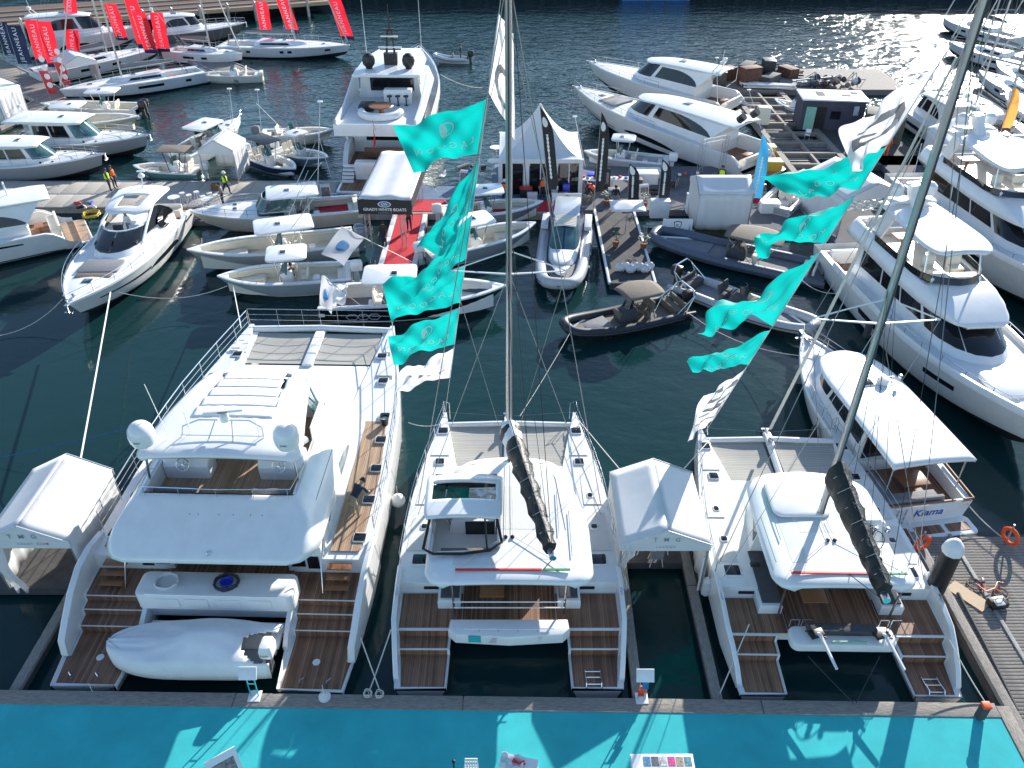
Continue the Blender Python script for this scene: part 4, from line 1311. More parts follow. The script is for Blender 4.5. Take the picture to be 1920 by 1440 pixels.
    s = MB(); s.box((-.6, 3.5, 1.75), (.85, 1.5, .06), bev=.02); s.box((-.6, 3.5, 1.43), (.14, .14, .6)); s.build('cockpit_table', wood, t)
    # cabin with wrap-around glazing
    r0 = ring(5.2, 9.35 * k_, 2.32, 2.1, 1.9, 1.62); r1 = ring(5.2, 9.05 * k_, 2.28, 1.95, 1.8, 1.95); r2 = ring(5.2, 8.35 * k_, 2.1, 1.6, 1.5, 2.98)
    body(t, [r0, r1, r2], white, 'cabin')
    panes(t, r1, r2, [(.3, 1.9), (2.05, 3.8), (12.2, 13.95), (14.1, 15.7)], glass, .12, .86, off=.03, name='cabin_window')
    panes(t, r1, r2, [(4.3, 6.4), (6.6, 9.4), (9.6, 11.7)], glass, .12, .9, off=.03, name='front_window')
    s = MB(); s.box((0, 5.18, 2.1), (3.2, .06, 1.7)); s.build('sliding_door', glass, t)
    # hard top
    y0, y1 = roof
    def hw(y):
        v = (y - y0) / (y1 - y0)
        w = lerp(rw[0], rw[1], smooth((v - .35) / .65))
        if v < .1: w -= .65 * (1 - math.sqrt(max(0, 1 - ((.1 - v) / .1) ** 2)))
        if v > .8: w -= (rw[1] * .55) * (1 - math.sqrt(max(0, 1 - ((v - .8) / .2) ** 2)))
        return w
    def zr(x, y):
        v = (y - y0) / (y1 - y0); q = x / hw(y)
        e = max(0, (abs(q) - .82) / .18); a = max(0, (.06 - v) / .06); f_ = max(0, (v - .82) / .18)
        return 3.22 + .10 * (1 - q * q) - .14 * e ** 2 - .10 * a ** 2 - .5 * f_ ** 1.7 * (.5 if L < 13 else 1) - .04 * math.sin(math.pi * v)
    if helm == 'left': hole = lambda x, y: -2.75 < x < -.42 and 3.45 < y < 6.6
    else: hole = lambda x, y: x > .72 and 3.55 < y < 5.25
    rf = roof_surf(t, lambda u, v: ((u - .5) * 2 * hw(lerp(y0, y1, v)), lerp(y0, y1, v), zr((u - .5) * 2 * hw(lerp(y0, y1, v)), lerp(y0, y1, v))), white, 44, 48, .13,
                   mask=lambda u, v: not hole((u - .5) * 2 * hw(lerp(y0, y1, v)), lerp(y0, y1, v)), name='hard_top', ang=50)
    # traveller track, mainsheet, grab rails on the roof
    k = MB(); zt_ = zr(0, y0 + .55) + .03
    k.box((-.35, y0 + .5, zt_), (2.9, .07, .05)); k.build('traveller_track_red', redp, rf)
    k = MB(); k.box((1.6, y0 + .5, zt_), (.9, .07, .05)); k.build('traveller_track_green', mat('green_rope', (.03, .25, .1), .6), rf)
    for xx in (1.75, 2.15):
        yb = 4.2 if xx < 2 else 3.2
        if helm == 'right': xx = -xx
        k = MB(); k.tube([(xx, yb, zr(xx, yb) + .06), (xx, yb + 2.2, zr(xx, yb + 2.2) + .06)], .02, 5); k.build('grab_rail', steel, rf)
    for sx in (-.12, .12):
        k = MB(); k.lathe([(.07, 0), (.07, .06), (.03, .1)], (sx, y0 + 2.0, zr(sx, y0 + 2.0)), 10); k.build('deck_block', black, rf)
    k = MB(); k.tube([(-.12, y0 + 2.0, zr(0, y0 + 2) + .06), (-.1, mast_y - .3, zr(0, 6) + .08)], .012, 4); k.tube([(.12, y0 + 2.0, zr(0, y0 + 2) + .06), (.1, mast_y - .3, zr(0, 6) + .08)], .012, 4)
    k.tube([(-.12, y0 + 2, zr(0, y0 + 2) + .06), (-1.8, y0 + .55, zt_ + .03)], .014, 4); k.tube([(.12, y0 + 2, zr(0, y0 + 2) + .06), (1.9, y0 + .55, zt_ + .03)], .014, 4); k.build('control_line', rope, rf)
    if L < 13:
        k = MB(); k.prism(rrect(-1.7, .4, 5.3, 7.2, .35, 4), 3.26, 3.40, .1); k.build('raised_panel', white, rf)
    else:
        k = MB(); k.tube([(-1.5, 8.0, zr(-1.5, 8) + .01), (0, 8.35, zr(0, 8.35) + .01), (1.3, 8.1, zr(1.3, 8.1) + .01), (1.75, 7.2, zr(1.75, 7.2) + .01), (2.0, 4.5, zr(2, 4.5) + .01)], .012, 4); k.build('seam', mgrey, rf)
    for xa, xb, ya, yb_ in ((-.3, .95, y0 + 2.4, y0 + 4.6), (1.05, 1.6, y0 + 1.0, y0 + 4.6), (-1.9, -.4, y0 + .75, y0 + 1.25)):
        if helm == 'right': xa, xb = -xb, -xa
        k = MB(); k.grid(lambda u, v: (lerp(xa, xb, u), lerp(ya, yb_, v), zr(lerp(xa, xb, u), lerp(ya, yb_, v)) + .006), 6, 8); k.build('nonskid_panel', panel, rf, ang=60)
    # roof posts
    for sg in (1, -1):
        k = MB(); k.tube([(sg * 1.9, 2.5, 1.1), (sg * 1.95, 2.45, 3.15)], .04, 8); k.build('roof_post', steel, t)
    for z in ((1.75, 2.05) if L > 13 else ()): k = MB(); k.tube([(-1.9, 2.3, z), (1.9, 2.3, z)], .025, 6); k.build('cockpit_rail', wpaint, t)
    # helm station
    if helm == 'left':
        fl = MB(); fl.box((-1.6, 5.0, 2.3), (2.4, 3.2, .06)); fl.build('helm_floor', wdeck, t)
        wl = MB(); wl.box((-1.6, 6.62, 2.75), (2.4, .08, .9)); wl.box((-2.78, 5.0, 2.75), (.06, 3.2, .9)); wl.box((-.4, 5.0, 2.75), (.06, 3.2, .9)); wl.box((-1.6, 3.42, 2.7), (2.4, .06, .8)); wl.build('helm_coaming', white, t)
        s = MB(); s.box((-1.5, 3.75, 2.62), (1.8, .5, .55), bev=.06); s.build('helm_bench', taupe, t)
        s = MB(); s.box((-1.6, 5.9, 2.75), (1.3, .5, .85), bev=.06); s.build('helm_console', white, t)
        wheel(t, -1.95, 5.5, 2.95, .42, 80, steel)
        # helm hardtop with sliding window
        def hz(x, y): return 3.92 + .10 * (1 - ((x + 1.6) / 1.35) ** 2) + .1 * math.sin(math.pi * (y - 4.4) / 2.5) - .25 * max(0, (y - 6.2) / .7) ** 2
        ht = roof_surf(t, lambda u, v: (-1.62 + (u - .5) * 2 * (1.38 - .28 * max(0, (v - .75) / .25) ** 2 - .1 * max(0, (.1 - v) / .1)), lerp(4.4, 6.95, v), hz(-1.62 + (u - .5) * 2 * 1.38, lerp(4.4, 6.95, v))), white, 24, 22, .1,
                       mask=lambda u, v: not (.1 < u < .92 and .32 < v < .68), name='helm_roof', ang=50)
        g = MB(); g.box((-2.55, 5.66, 3.9), (.5, .86, .03)); g.build('roof_window', glass, ht)
        g = MB(); g.box((-1.85, 5.66, 3.9), (.8, .86, .03)); g.build('roof_window', glass, ht)
        g = MB()
        for _ in range(6):
            x, y = random.uniform(-1.3, -.45), random.uniform(5.4, 5.9); g.box((x, y, 3.84), (.25, .12, .1), rz=random.uniform(0, 3), bev=.03)
        g.build('folded_blind', clothw, ht)
        fr = MB(); fr.tube([(-2.78, 4.45, 3.8), (-2.95, 3.5, 3.36), (-2.6, 3.3, 3.33), (-1.6, 3.28, 3.36), (-.65, 3.4, 3.4), (-.25, 3.75, 3.42), (-.42, 4.45, 3.84)], .055, 6, flat=1.6)
        fr.tube([(-.75, 3.38, 3.36), (-.85, 4.45, 3.84)], .035, 5); fr.build('enclosure_frame', black, t)
        for sx in (-2.7, -.5):
            for q in (4.5, 6.6): p = MB(); p.tube([(sx, q, 3.05), (sx, q, 3.9)], .03, 6); p.build('helm_roof_post', steel, t)
        g = MB(); g.box((-1.6, 6.7, 3.45), (2.3, .03, .75), rx=R(-12)); g.build('helm_windscreen', glass, t)
    else:
        fl = MB(); fl.box((1.7, 4.3, 2.05), (2.0, 1.9, .06)); fl.build('helm_floor', wdeck, t)
        s = MB(); s.loft([[(x + 1.6, y + 5.05, z) for x, y in rrect(-a, a, -b, .35, .1, 3)] for z, a, b in ((2.05, .6, .1), (2.9, .6, .1), (3.25, .55, -.1), (3.3, .5, -.15))]); s.build('helm_console', white, t)
        s = MB(); s.box((1.5, 4.93, 3.12), (.5, .05, .3), rx=R(-30)); s.build('instrument_panel', black, t)
        s = MB(); s.box((1.9, 3.8, 2.55), (.7, .45, .5), bev=.05); s.build('helm_seat', white, t)
        wheel(t, 1.6, 4.5, 2.95, .44, 72, black)
        for xx in (1.35, 1.75): k = MB(); k.lathe([(.09, 0), (.07, .1), (.09, .16), (.05, .2)], (xx + .4, 4.75, 3.2), 10); k.build('winch', steel, t)
    # beams and trampolines
    yb = 12.45 * k_
    k = MB(); k.tube([(-2.8, yb, 1.62), (0, yb, 1.72), (2.8, yb, 1.62)], .13, 10); k.build('forward_beam', white, t)
    k = MB(); k.tube([(-.1, 9.6 * k_, 1.6), (-.1, yb + .35, 1.75)], .15, 8); k.box((-.1, yb - .2, 1.85), (.28, .9, .16), bev=.04); k.build('anchor_beam', white, t)
    for sg in (1, -1):
        def tf(u, v, sg=sg):
            y = lerp(9.62 * k_, yb - .1, v); x = lerp(.12, interp(xi, y) + .03, u) if sg > 0 else lerp(-.32, -interp(xi, y) - .03, u)
            return (x, y, 1.60 - .06 * math.sin(math.pi * u) * math.sin(math.pi * v))
        g = MB(); g.grid(tf, 8, 8); g.build('trampoline', tramp, t)
        lc = MB(); p = []
        for q in range(15):
            y = lerp(9.7 * k_, yb - .2, q / 14); p.append((sg * (interp(xi, y) + (.06 if q % 2 else -.1)), y, 1.63))
        lc.tube(p, .012, 4); lc.build('lacing', rope, t)
    k = MB(); k.tube([(-.12, yb + .1, 1.9), (-.12, yb + .45, 1.95)], .05, 6); k.lathe([(.1, 0), (.12, .1), (.1, .2), (.03, .24)], (-.12, yb - .4, 1.9), 10); k.box((-.12, yb + .5, 1.75), (.34, .1, .3)); k.build('anchor_and_windlass', steel, t)
    # mast, spreaders, boom, sail bag
    ym = mast_y
    k = MB(); sec = []
    for z in (mast_z0, 8, 15, mast_top): sec.append([(math.cos(a) * .10, ym + math.sin(a) * .16 - (z - mast_z0) * .006, z) for a in [2 * math.pi * j / 12 for j in range(12)]])
    k.loft(sec); ms = k.build('mast', alu, t)
    k = MB(); k.box((0, ym - .165 - .05, (mast_z0 + mast_top) / 2), (.05, .03, mast_top - mast_z0 - .4)); k.xf(Matrix.Translation((0, ym, mast_z0)) @ Matrix.Rotation(.006, 4, 'X') @ Matrix.Translation((0, -ym, -mast_z0))); k.build('mast_track', dgrey, ms)
    zs_ = 11.3
    for sg in (1, -1):
        k = MB(); k.tube([(0, ym - .05, zs_ + .05), (sg * 1.95, ym + .3, zs_)], [.06, .035], 6, flat=.5); k.tube([(0, ym - .03, zs_ + .9), (sg * .9, ym + .15, zs_ + .48), (sg * 1.95, ym + .3, zs_)], .025, 5); k.build('spreader', wpaint, ms)
    be = Vector(boom_end); bs = Vector((0, ym - .2, boom_z))
    k = MB(); k.tube([bs, bs.lerp(be, .5), be], [.12, .12, .1], 8); k.build('boom', alu, t)
    d = (be - bs).normalized(); sd = Vector((0, 0, 1)).cross(d).normalized()
    sec, top = [], []
    N = 22
    for j in range(N + 1):
        u = j / N; c = bs.lerp(be, .02 + .93 * u)
        h = lerp(.85, .34, u ** .8) * bag_len + .015 * math.sin(j * 2.1); w = .40 + .05 * math.sin(j * 1.7) - .16 * u
        sag = .05 * math.sin(j * .9)
        r3 = .025 * math.sin(j * 3.1) + .02 * math.sin(j * 5.3)
        sec.append([c + sd * (w * .5) - Vector((0, 0, .18)), c + sd * (w + r3) + Vector((0, 0, h * .3)), c + sd * (w * .82 - r3) + Vector((0, 0, h * .72)), c + sd * (w * .22) + Vector((0, 0, h + r3)),
                    c - sd * (w * .22) + Vector((0, 0, h - r3)), c - sd * (w * .82 + r3) + Vector((0, 0, h * .72)), c - sd * (w - r3) + Vector((0, 0, h * .3)), c - sd * (w * .5) - Vector((0, 0, .18))])
        top.append(c + Vector((0, 0, h + .01)))
    k = MB(); k.loft(sec); bag = k.build('sail_bag', sailc, t, ang=60)
    k = MB(); k.tube(top, .022, 5); k.build('bag_zip', dgrey, bag, ang=60)
    for jj in range(2, N, 3):
        k = MB(); k.tube([sec[jj][1] + sd * .02, sec[jj][2] + sd * .02, top[jj] + Vector((0, 0, .02)), sec[jj][5] - sd * .02], .012, 4); k.build('bag_lacing', rope, bag)
    if L > 13:
        k = MB(); k.loft([[q + (q - bs.lerp(be, .04)) * .02 for q in sec[0]], [q + (q - bs.lerp(be, .1)) * .03 for q in sec[2]], [q + (q - bs.lerp(be, .12)) * .02 for q in sec[3]]]); k.build('sail_head', clothw, t, ang=60)
    for u in (.28, .55, .8):
        j = int(u * N); k = MB(); p = sec[j][1].lerp(sec[j][2], .5) + sd * .02; k.lathe([(.09, 0), (.09, .015), (.02, .02)], (0, 0, 0), 12, axis='x'); k.build('bag_patch', sgrey, bag, loc=p)
    k = MB(); k.lathe([(.12, 0), (.12, .25), (.04, .3)], (0, 0, 0), 10, axis='y'); k.build('boom_end_fitting', steel, t, loc=be + d * .05)
    # rigging
    w_ = MB(); wk = MB()
    tz = mast_top * .93
    for sg in (1, -1):
        w_.tube([(sg * 3.6, ym - 1.0, 1.7), (sg * .08, ym - .1, tz)], .016, 4)
        w_.tube([(sg * 3.55, ym - 1.6, 1.7), (sg * .08, ym - .08, 11.2)], .013, 4)
        w_.tube([(sg * 1.95, ym + .3, zs_), (sg * .06, ym - .08, tz - 1)], .010, 4); w_.tube([(sg * 1.95, ym + .3, zs_), (sg * .1, ym, mast_z0 + .6)], .010, 4)
        w_.tube([(sg * 2.9, L - .1, 1.85), (sg * .2, yb + .3, 2.9 if False else 1.9)], .012, 4)
        wk.tube([bs.lerp(be, .35) + sd * sg * .2 + Vector((0, 0, .7)), (sg * .12, ym - .1, 12.5)], .009, 4)
        wk.tube([bs.lerp(be, .75) + sd * sg * .2 + Vector((0, 0, .4)), (sg * .12, ym - .1, 12.5)], .009, 4)
    wk.tube([be, (0, ym - .2, mast_top - .1)], .011, 4)
    wk.tube([be - Vector((0, 0, .1)), (be.x * .8, y0 + .5, 3.3)], .02, 4)
    w_.build('standing_rigging', wire, t); wk.build('running_rigging', wirek, t)
    k = MB(); fs_a, fs_b = Vector((-.1, yb + .1, 2.0)), Vector((0, ym + .15, tz))
    k.tube([fs_a.lerp(fs_b, .02), fs_a.lerp(fs_b, .5), fs_a.lerp(fs_b, .97)], [.07, .055, .03], 7); k.build('furled_jib', sailw, t)
    return t

cat42 = sail_cat('sailing_catamaran', 'white sailing catamaran with helm bimini on its left roof, moored between two marquees', (-.1, 15.45, 0), 0, wide=.16)
# transom bench with the information strip
k = MB(); k.prism([(-2.05, 1.55), (-1.8, 1.3), (0, 1.18), (1.8, 1.3), (2.05, 1.55), (2.0, 1.95), (-2.0, 1.95)], 1.14, 1.62, .09); k.build('transom_bench', white, cat42)
k = MB(); k.box((-1.15, 1.245, 1.44), (.42, .012, .33), rz=R(-4)); k.build('teal_panel', carpet, cat42)
for j in range(4):
    for q in range(4):
        k = MB(); k.box((-.55 + j * .5 + .02 * q, 1.188 + .02 * j, 1.34 + .07 * q), (.26 - .03 * q, .008, .012)); k.build('printed_line', letg, cat42)
k = MB()
for sx in (-1.0, -.35, .3, .95): k.tube([(sx, 1.4, 1.6), (sx, 1.4, 1.78)], .014, 5)
k.tube([(-1.5, 1.4, 1.78), (1.5, 1.4, 1.78)], .014, 5); k.build('bench_rail', steel, cat42)
fender(cat42, -3.98, 3.6, .9); fender(cat42, 3.98, 2.4, .7, m=mat('fender_blue', (.03, .09, .3), .5))

cat40 = sail_cat('sailing_catamaran', 'white sailing catamaran with open helm wheel on its right roof, beside the timber pier', (11.05, 15.2, 0), R(-.8), L=12.3, mast_y=5.5, mast_z0=3.3, boom_end=(.15, .45, 4.75), boom_z=5.0, roof=(2.2, 8.0), rw=(2.4, 2.25), helm='right', bag_len=1.25, mast_top=20.9)
# transom with davits and dinghy chocks
k = MB(); k.prism(rrect(-1.75, 1.75, 1.2, 2.0, .25), 1.14, 1.5, .08); k.build('transom_bench', white, cat40)
k = MB(); k.box((0, 1.75, 1.62), (2.3, .35, .26), bev=.06); k.build('bench_cushion', dgrey, cat40)
k = MB(); k.box((.1, 1.28, 1.55), (1.15, .04, .16)); k.build('printed_board', mat('pale_green_board', (.35, .5, .4), .6), cat40)
for sx in (-.95, 1.2):
    k = MB(); k.tube([(sx, 1.75, 1.5), (sx + .05, 1.35, 1.85), (sx + .25, .15, 1.72)], [.07, .07, .05], 6); k.build('davit_arm', wpaint, cat40)
    k = MB(); k.box((sx, 1.5, 1.72), (.5, .3, .12), rz=.3, bev=.03); k.tube([(sx - .3, 1.7, 1.6), (sx + .3, 1.3, 1.75)], .03, 5); k.build('davit_fitting', black, cat40)
k = MB()
for sx in (-1.7, -1.3, 1.3, 1.7): k.tube([(sx, 1.95, 1.5), (sx, 1.95, 1.85), (sx + .3, 1.95, 1.85), (sx + .3, 1.95, 1.5)], .018, 5)
k.build('transom_rail', steel, cat40)
fender(cat40, -3.98, 4.2, .8, .16, .9); fender(cat40, -3.6, 3.9, .9, .2, ball=True)

# ---------------------------------------------------------------- power catamaran on the left
pc = thing('power_catamaran', 'large white power catamaran with teak decks, flybridge and two radomes, far left berth', 'catamaran', (-10.35, 15.4, 0), R(-1.5))
LP = 20.0
pxo = [(0, 4.85), (1.5, 5.05), (4, 5.2), (9, 5.2), (13, 5.0), (16, 4.55), (18.5, 4.05), (LP, 3.75)]
pxi = [(0, 2.65), (1.5, 2.5), (4, 2.4), (12, 2.6), (15, 2.9), (18, 3.3), (LP, 3.55)]
pys = [(0, .36), (.05, .5), (2.2, .5), (2.21, .8), (2.7, .8), (2.71, 1.06), (3.1, 1.06), (3.11, 1.32), (4.4, 1.32), (4.41, 2.0)] + [(lerp(4.6, LP, k / 15), 2.0 + .25 * (k / 15) ** 2) for k in range(16)]
for sg in (1, -1):
    cat_hull(pc, pxo, pxi, None, pys, sg, draft=.7, zm=.7)
    f = MB(); secs = []
    for y, z in ((1.15, .62), (1.3, 1.15), (1.9, 1.5), (2.7, 1.95), (3.6, 2.25), (4.5, 2.3), (5.4, 2.12)):
        o = interp(pxo, y); secs.append([(sg * (o + .012), y, .52), (sg * (o + .012), y, z), (sg * (o - .05), y, z + .05), (sg * (o - .22), y, z), (sg * (o - .24), y, .55)][::1 if sg < 0 else -1])
    f.loft(secs); f.build('bulwark', white, pc)
    f = MB(); f.loft([[(sg * (2.62 + .06), y, .52), (sg * 2.46, y, .52), (sg * 2.46, y, z), (sg * 2.62, y, z)][::1 if sg < 0 else -1] for y, z in ((1.6, .7), (2.0, 1.0), (3.0, 1.5), (3.3, 1.5))]); f.build('inner_bulwark', white, pc)
    o = lambda y: interp(pxo, y) - .3
    i_ = lambda y: interp(pxi, y) + .28
    pad(pc, ccw([(sg * (interp(pxi, .2) + .12), .16), (sg * (interp(pxo, .2) - .14), .16), (sg * (interp(pxo, 1.1) - .14), 1.15), (sg * o(1.2), 1.2), (sg * o(1.95), 2.19), (sg * i_(1.95), 2.19)]), .501, teak)
    pad(pc, ccw([(sg * i_(2.05), 2.24), (sg * o(2.05), 2.24), (sg * o(2.5), 2.69), (sg * i_(2.5), 2.69)]), .801, teak)
    pad(pc, ccw([(sg * i_(2.6), 2.74), (sg * o(2.6), 2.74), (sg * o(2.95), 3.09), (sg * i_(2.95), 3.09)]), 1.061, teak)
    pad(pc, ccw([(sg * 2.3, 3.14), (sg * o(3.1), 3.14), (sg * o(4.3), 4.36), (sg * 2.3, 4.36)]), 1.321, teak)
    pad(pc, ccw([(sg * 3.62, 4.75), (sg * (interp(pxo, 4.6) - .5), 4.75), (sg * (interp(pxo, 9) - .42), 9), (sg * (interp(pxo, 15.2) - .42), 15.3), (sg * 3.2, 15.3), (sg * 3.3, 14), (sg * 3.62, 12)]), 2.045, teakp, 'side_deck')
    for yy, za, zb in ((2.205, .52, .77), (2.705, .82, 1.03), (3.105, 1.08, 1.29)):
        k = MB(); k.box((sg * (i_(yy) + o(yy)) / 2, yy - .004, (za + zb) / 2), (o(yy) - i_(yy), .014, zb - za)); k.build('teak_riser', teak, pc)
    for q, yy in enumerate((3.55, 3.85, 4.15)):
        k = MB(); k.box((sg * 4.05, yy, 1.52 + q * .19), (.85, .3, .06), bev=.015); k.build('stair_tread', wood, pc)
    k = MB(); k.tube([(sg * 3.55, 3.4, 1.35), (sg * 3.5, 3.9, 2.3), (sg * 3.5, 4.6, 2.9)], .022, 5); k.build('stair_rail', steel, pc)
    for yy in (5.4, 7.4, 9.2, 11.0, 12.6, 15.2, 17.2):
        hatch(pc, sg * (interp(pxo, yy) - (.62 if yy < 14 else .75)), yy, 2.06 + .25 * max(0, (yy - 4.6) / 15.4) ** 2, .5, .46)
    for xx in (3.35, 4.25):
        ee = MB(); ee.tube([(sg * xx, .28, .52), (sg * xx, .3, .72), (sg * (xx + .12), .42, .72), (sg * (xx + .12), .5, .52)], .02, 5); ee.build('platform_cleat', steel, pc)
    k = MB(); k.lathe([(.13, 0), (.13, .012), (.02, .014)], (sg * 3.7, 1.15, .52), 14); k.build('deck_plate', wpaint, pc)
    pts = [(sg * (interp(pxo, y) - .1), y, 2.03 + .25 * ((y - 4.6) / 15.4) ** 2) for y in (5.6, 7.2, 8.8, 10.4, 12.0, 13.6, 15.2, 16.8, 18.4, 19.7)]
    lifelines(pc, pts, .95, 3, .012, .024)
fp_ = [(x, 19.85, 2.28) for x in (-3.7, -2.2, -.9, 0, .9, 2.2, 3.7)]
lifelines(pc, fp_, .95, 3, .012, .022)
fender(pc, 4.3, -.22, .45, .2, .7); fender(pc, -3.3, -.22, .3, .22, ball=True); fender(pc, 5.45, 8.6, .9, .3, ball=True)
# bridge deck, cockpit floor, saloon
k = MB(); k.box((0, 4.6, 1.0), (5.3, 3.6, .6), bev=.03); k.build('bridge_deck', white, pc)
pad(pc, [(-2.28, 2.95), (2.28, 2.95), (2.28, 6.2), (-2.28, 6.2)], 1.321, teak, 'cockpit_floor')
k = MB(); k.prism([(-2.9, 12.5), (2.9, 12.5), (3.1, 14.5), (3.35, 16.6), (-3.35, 16.6), (-3.1, 14.5)], 1.0, 2.05, .05); k.build('foredeck', wdeck, pc)
s0 = ring(5.6, 13.9, 3.45, 3.1, 2.6, 1.32); s1 = ring(5.6, 13.6, 3.4, 2.95, 2.5, 2.35); s2 = ring(5.6, 12.9, 3.3, 2.6, 2.3, 3.55)
body(pc, [s0, s1, s2], white, 'saloon')
panes(pc, s1, s2, [(.2, 1.9), (2.05, 3.85), (12.15, 13.95), (14.1, 15.8)], glass, .08, .85, off=.04, name='saloon_window')
panes(pc, s1, s2, [(4.2, 6.3), (6.5, 9.5), (9.7, 11.8)], glass, .08, .9, off=.04, name='front_window')
for sg in (1, -1):
    k = MB(); k.box((sg * 2.75, 5.0, 1.95), (1.3, 1.2, 1.28), bev=.08); k.build('aft_unit', white, pc)
    k = MB(); k.box((sg * 2.5, 4.385, 1.85), (.5, .03, .5)); k.build('aft_window', glass, pc)
    k = MB(); k.box((sg * 3.05, 4.385, 1.82), (.42, .03, .62)); k.build('aft_door', glass, pc)
k = MB(); k.box((0, 5.58, 2.3), (3.9, .05, 1.9)); k.build('saloon_door', glass, pc)
# flybridge moulding with overhang and open well
FY0, FY1 = 2.75, 13.3
def fhw(y):
    v = (y - FY0) / (FY1 - FY0)
    w = lerp(3.72, 3.2, smooth((v - .5) / .5))
    if v < .13: w -= .95 * (1 - math.sqrt(max(0, 1 - ((.13 - v) / .13) ** 2)))
    if v > .82: w -= 1.2 * (1 - math.sqrt(max(0, 1 - ((v - .82) / .18) ** 2)))
    return w
def fz(x, y):
    d = max(0, min((fhw(y) - abs(x)) / 1.05, (FY1 - y) / 2.8, 1))
    a = min(max((y - FY0) / 2.0, 0), 1); a = .06 * min(1, a * 12) + .94 * a
    return 3.50 + 1.15 * min(1 - (1 - d) ** 1.7, a)
fl = roof_surf(pc, lambda u, v: ((u - .5) * 2 * fhw(lerp(FY0, FY1, v)), lerp(FY0, FY1, v), fz((u - .5) * 2 * fhw(lerp(FY0, FY1, v)), lerp(FY0, FY1, v))), white, 56, 72, .12,
               mask=lambda u, v: not (abs((u - .5) * 2 * fhw(lerp(FY0, FY1, v))) < 2.6 and 4.95 < lerp(FY0, FY1, v) < 10.2), name='flybridge', ang=60)
k = MB()
for sg in (1, -1): k.box((sg * 2.63, 7.55, 4.25), (.06, 5.3, .8))
k.box((0, 4.92, 4.25), (5.2, .06, .8)); k.box((0, 10.22, 4.25), (5.2, .06, .8)); k.build('flybridge_coaming', white, pc)
pad(pc, [(-2.6, 4.95), (2.6, 4.95), (2.6, 10.2), (-2.6, 10.2)], 3.9, teakp, 'flybridge_floor', .03)
k = MB(); pr = [(-2.4, 4.75), (-2.4, 4.72), (0, 4.7), (2.5, 4.75)]
k.tube([(-2.75, 6.2, 4.95), (-2.6, 4.85, 4.98), (0, 4.75, 5.0), (2.6, 4.85, 4.98), (2.75, 6.2, 4.95)], .018, 5)
for x in (-2.5, -1.3, 0, 1.3, 2.5): k.tube([(x, 4.78, 4.6), (x, 4.78, 5.0)], .014, 5)
k.build('flybridge_rail', steel, pc)
for x in (-.8, -.5, .2, .7, 1.3, 1.7):
    k = MB(); k.lathe([(.018, 0), (.018, .015), (.008, .02)], (x, 4.2, fz(x, 4.2)), 8); k.build('deck_stud', dgrey, fl)
k = MB(); k.lathe([(.07, 0), (.08, .06), (.05, .1)], (.1, 3.0, fz(.1, 3.0)), 10); k.build('navigation_light', steel, fl)
for sg in (1, -1):
    c = MB(); c.loft([[(sg * 1.75 + x, 6.75 + y, z) for x, y in rrect(-.85, .85, -a, .5, .12, 3)] for z, a in ((3.92, .3), (4.5, .32), (4.8, .1), (4.85, .0))]); cn = c.build('helm_console', white, pc)
    for dx in (-.42, .42):
        s = MB(); s.box((sg * 1.75 + dx, 6.72, 5.0), (.62, .04, .34), rx=R(-15)); s.build('display_screen', glass, cn)
    wheel(pc, sg * 1.75, 6.35, 4.68, .24, 65, steel)
    s = MB(); s.box((sg * 1.75, 5.5, 4.1), (1.4, .45, .34), bev=.08); s.box((sg * 1.75, 5.3, 4.35), (1.4, .14, .4), bev=.06); s.build('helm_sofa', mgrey, pc)
c = MB(); c.box((.35, 8.6, 4.3), (.7, 1.0, .8), bev=.06); c.build('wet_bar', white, pc)
# flybridge hardtop
HY0, HY1 = 5.45, 11.0
def hhw(y):
    v = (y - HY0) / (HY1 - HY0); w = lerp(2.98, 2.05, v)
    if v < .1: w -= .35 * (1 - math.sqrt(max(0, 1 - ((.1 - v) / .1) ** 2)))
    if v > .85: w -= .8 * (1 - math.sqrt(max(0, 1 - ((v - .85) / .15) ** 2)))
    return w
def hz_(x, y):
    v = (y - HY0) / (HY1 - HY0); q = abs(x) / hhw(y)
    return 5.82 + .14 * (1 - q * q) + .14 * math.sin(math.pi * min(v * 1.2, 1)) - .35 * max(0, v - .8) * 2 - .1 * max(0, (q - .85) / .15) ** 2 - .08 * max(0, (.05 - v) / .05)
ht = roof_surf(pc, lambda u, v: ((u - .5) * 2 * hhw(lerp(HY0, HY1, v)), lerp(HY0, HY1, v), hz_((u - .5) * 2 * hhw(lerp(HY0, HY1, v)), lerp(HY0, HY1, v))), white, 40, 44, .14,
               mask=lambda u, v: not (abs((u - .5) * 2 * hhw(lerp(HY0, HY1, v))) < 1.35 and 7.5 < lerp(HY0, HY1, v) < 10.45), name='hardtop', ang=60)
for j in range(5):
    ya, yb_ = 7.4 + j * .63, 7.4 + (j + 1) * .63
    k = MB(); k.grid(lambda u, v: ((u - .5) * 2.95 * (1 - .05 * j), lerp(ya, yb_ - .02, v), hz_((u - .5) * 2.8, lerp(ya, yb_, v)) + .02 + .02 * math.sin(math.pi * v) + .007 * math.sin(u * 37 + v * 9 + j)), 22, 6); k.build('soft_top_panel', canvas, ht, ang=60, sol=.02)
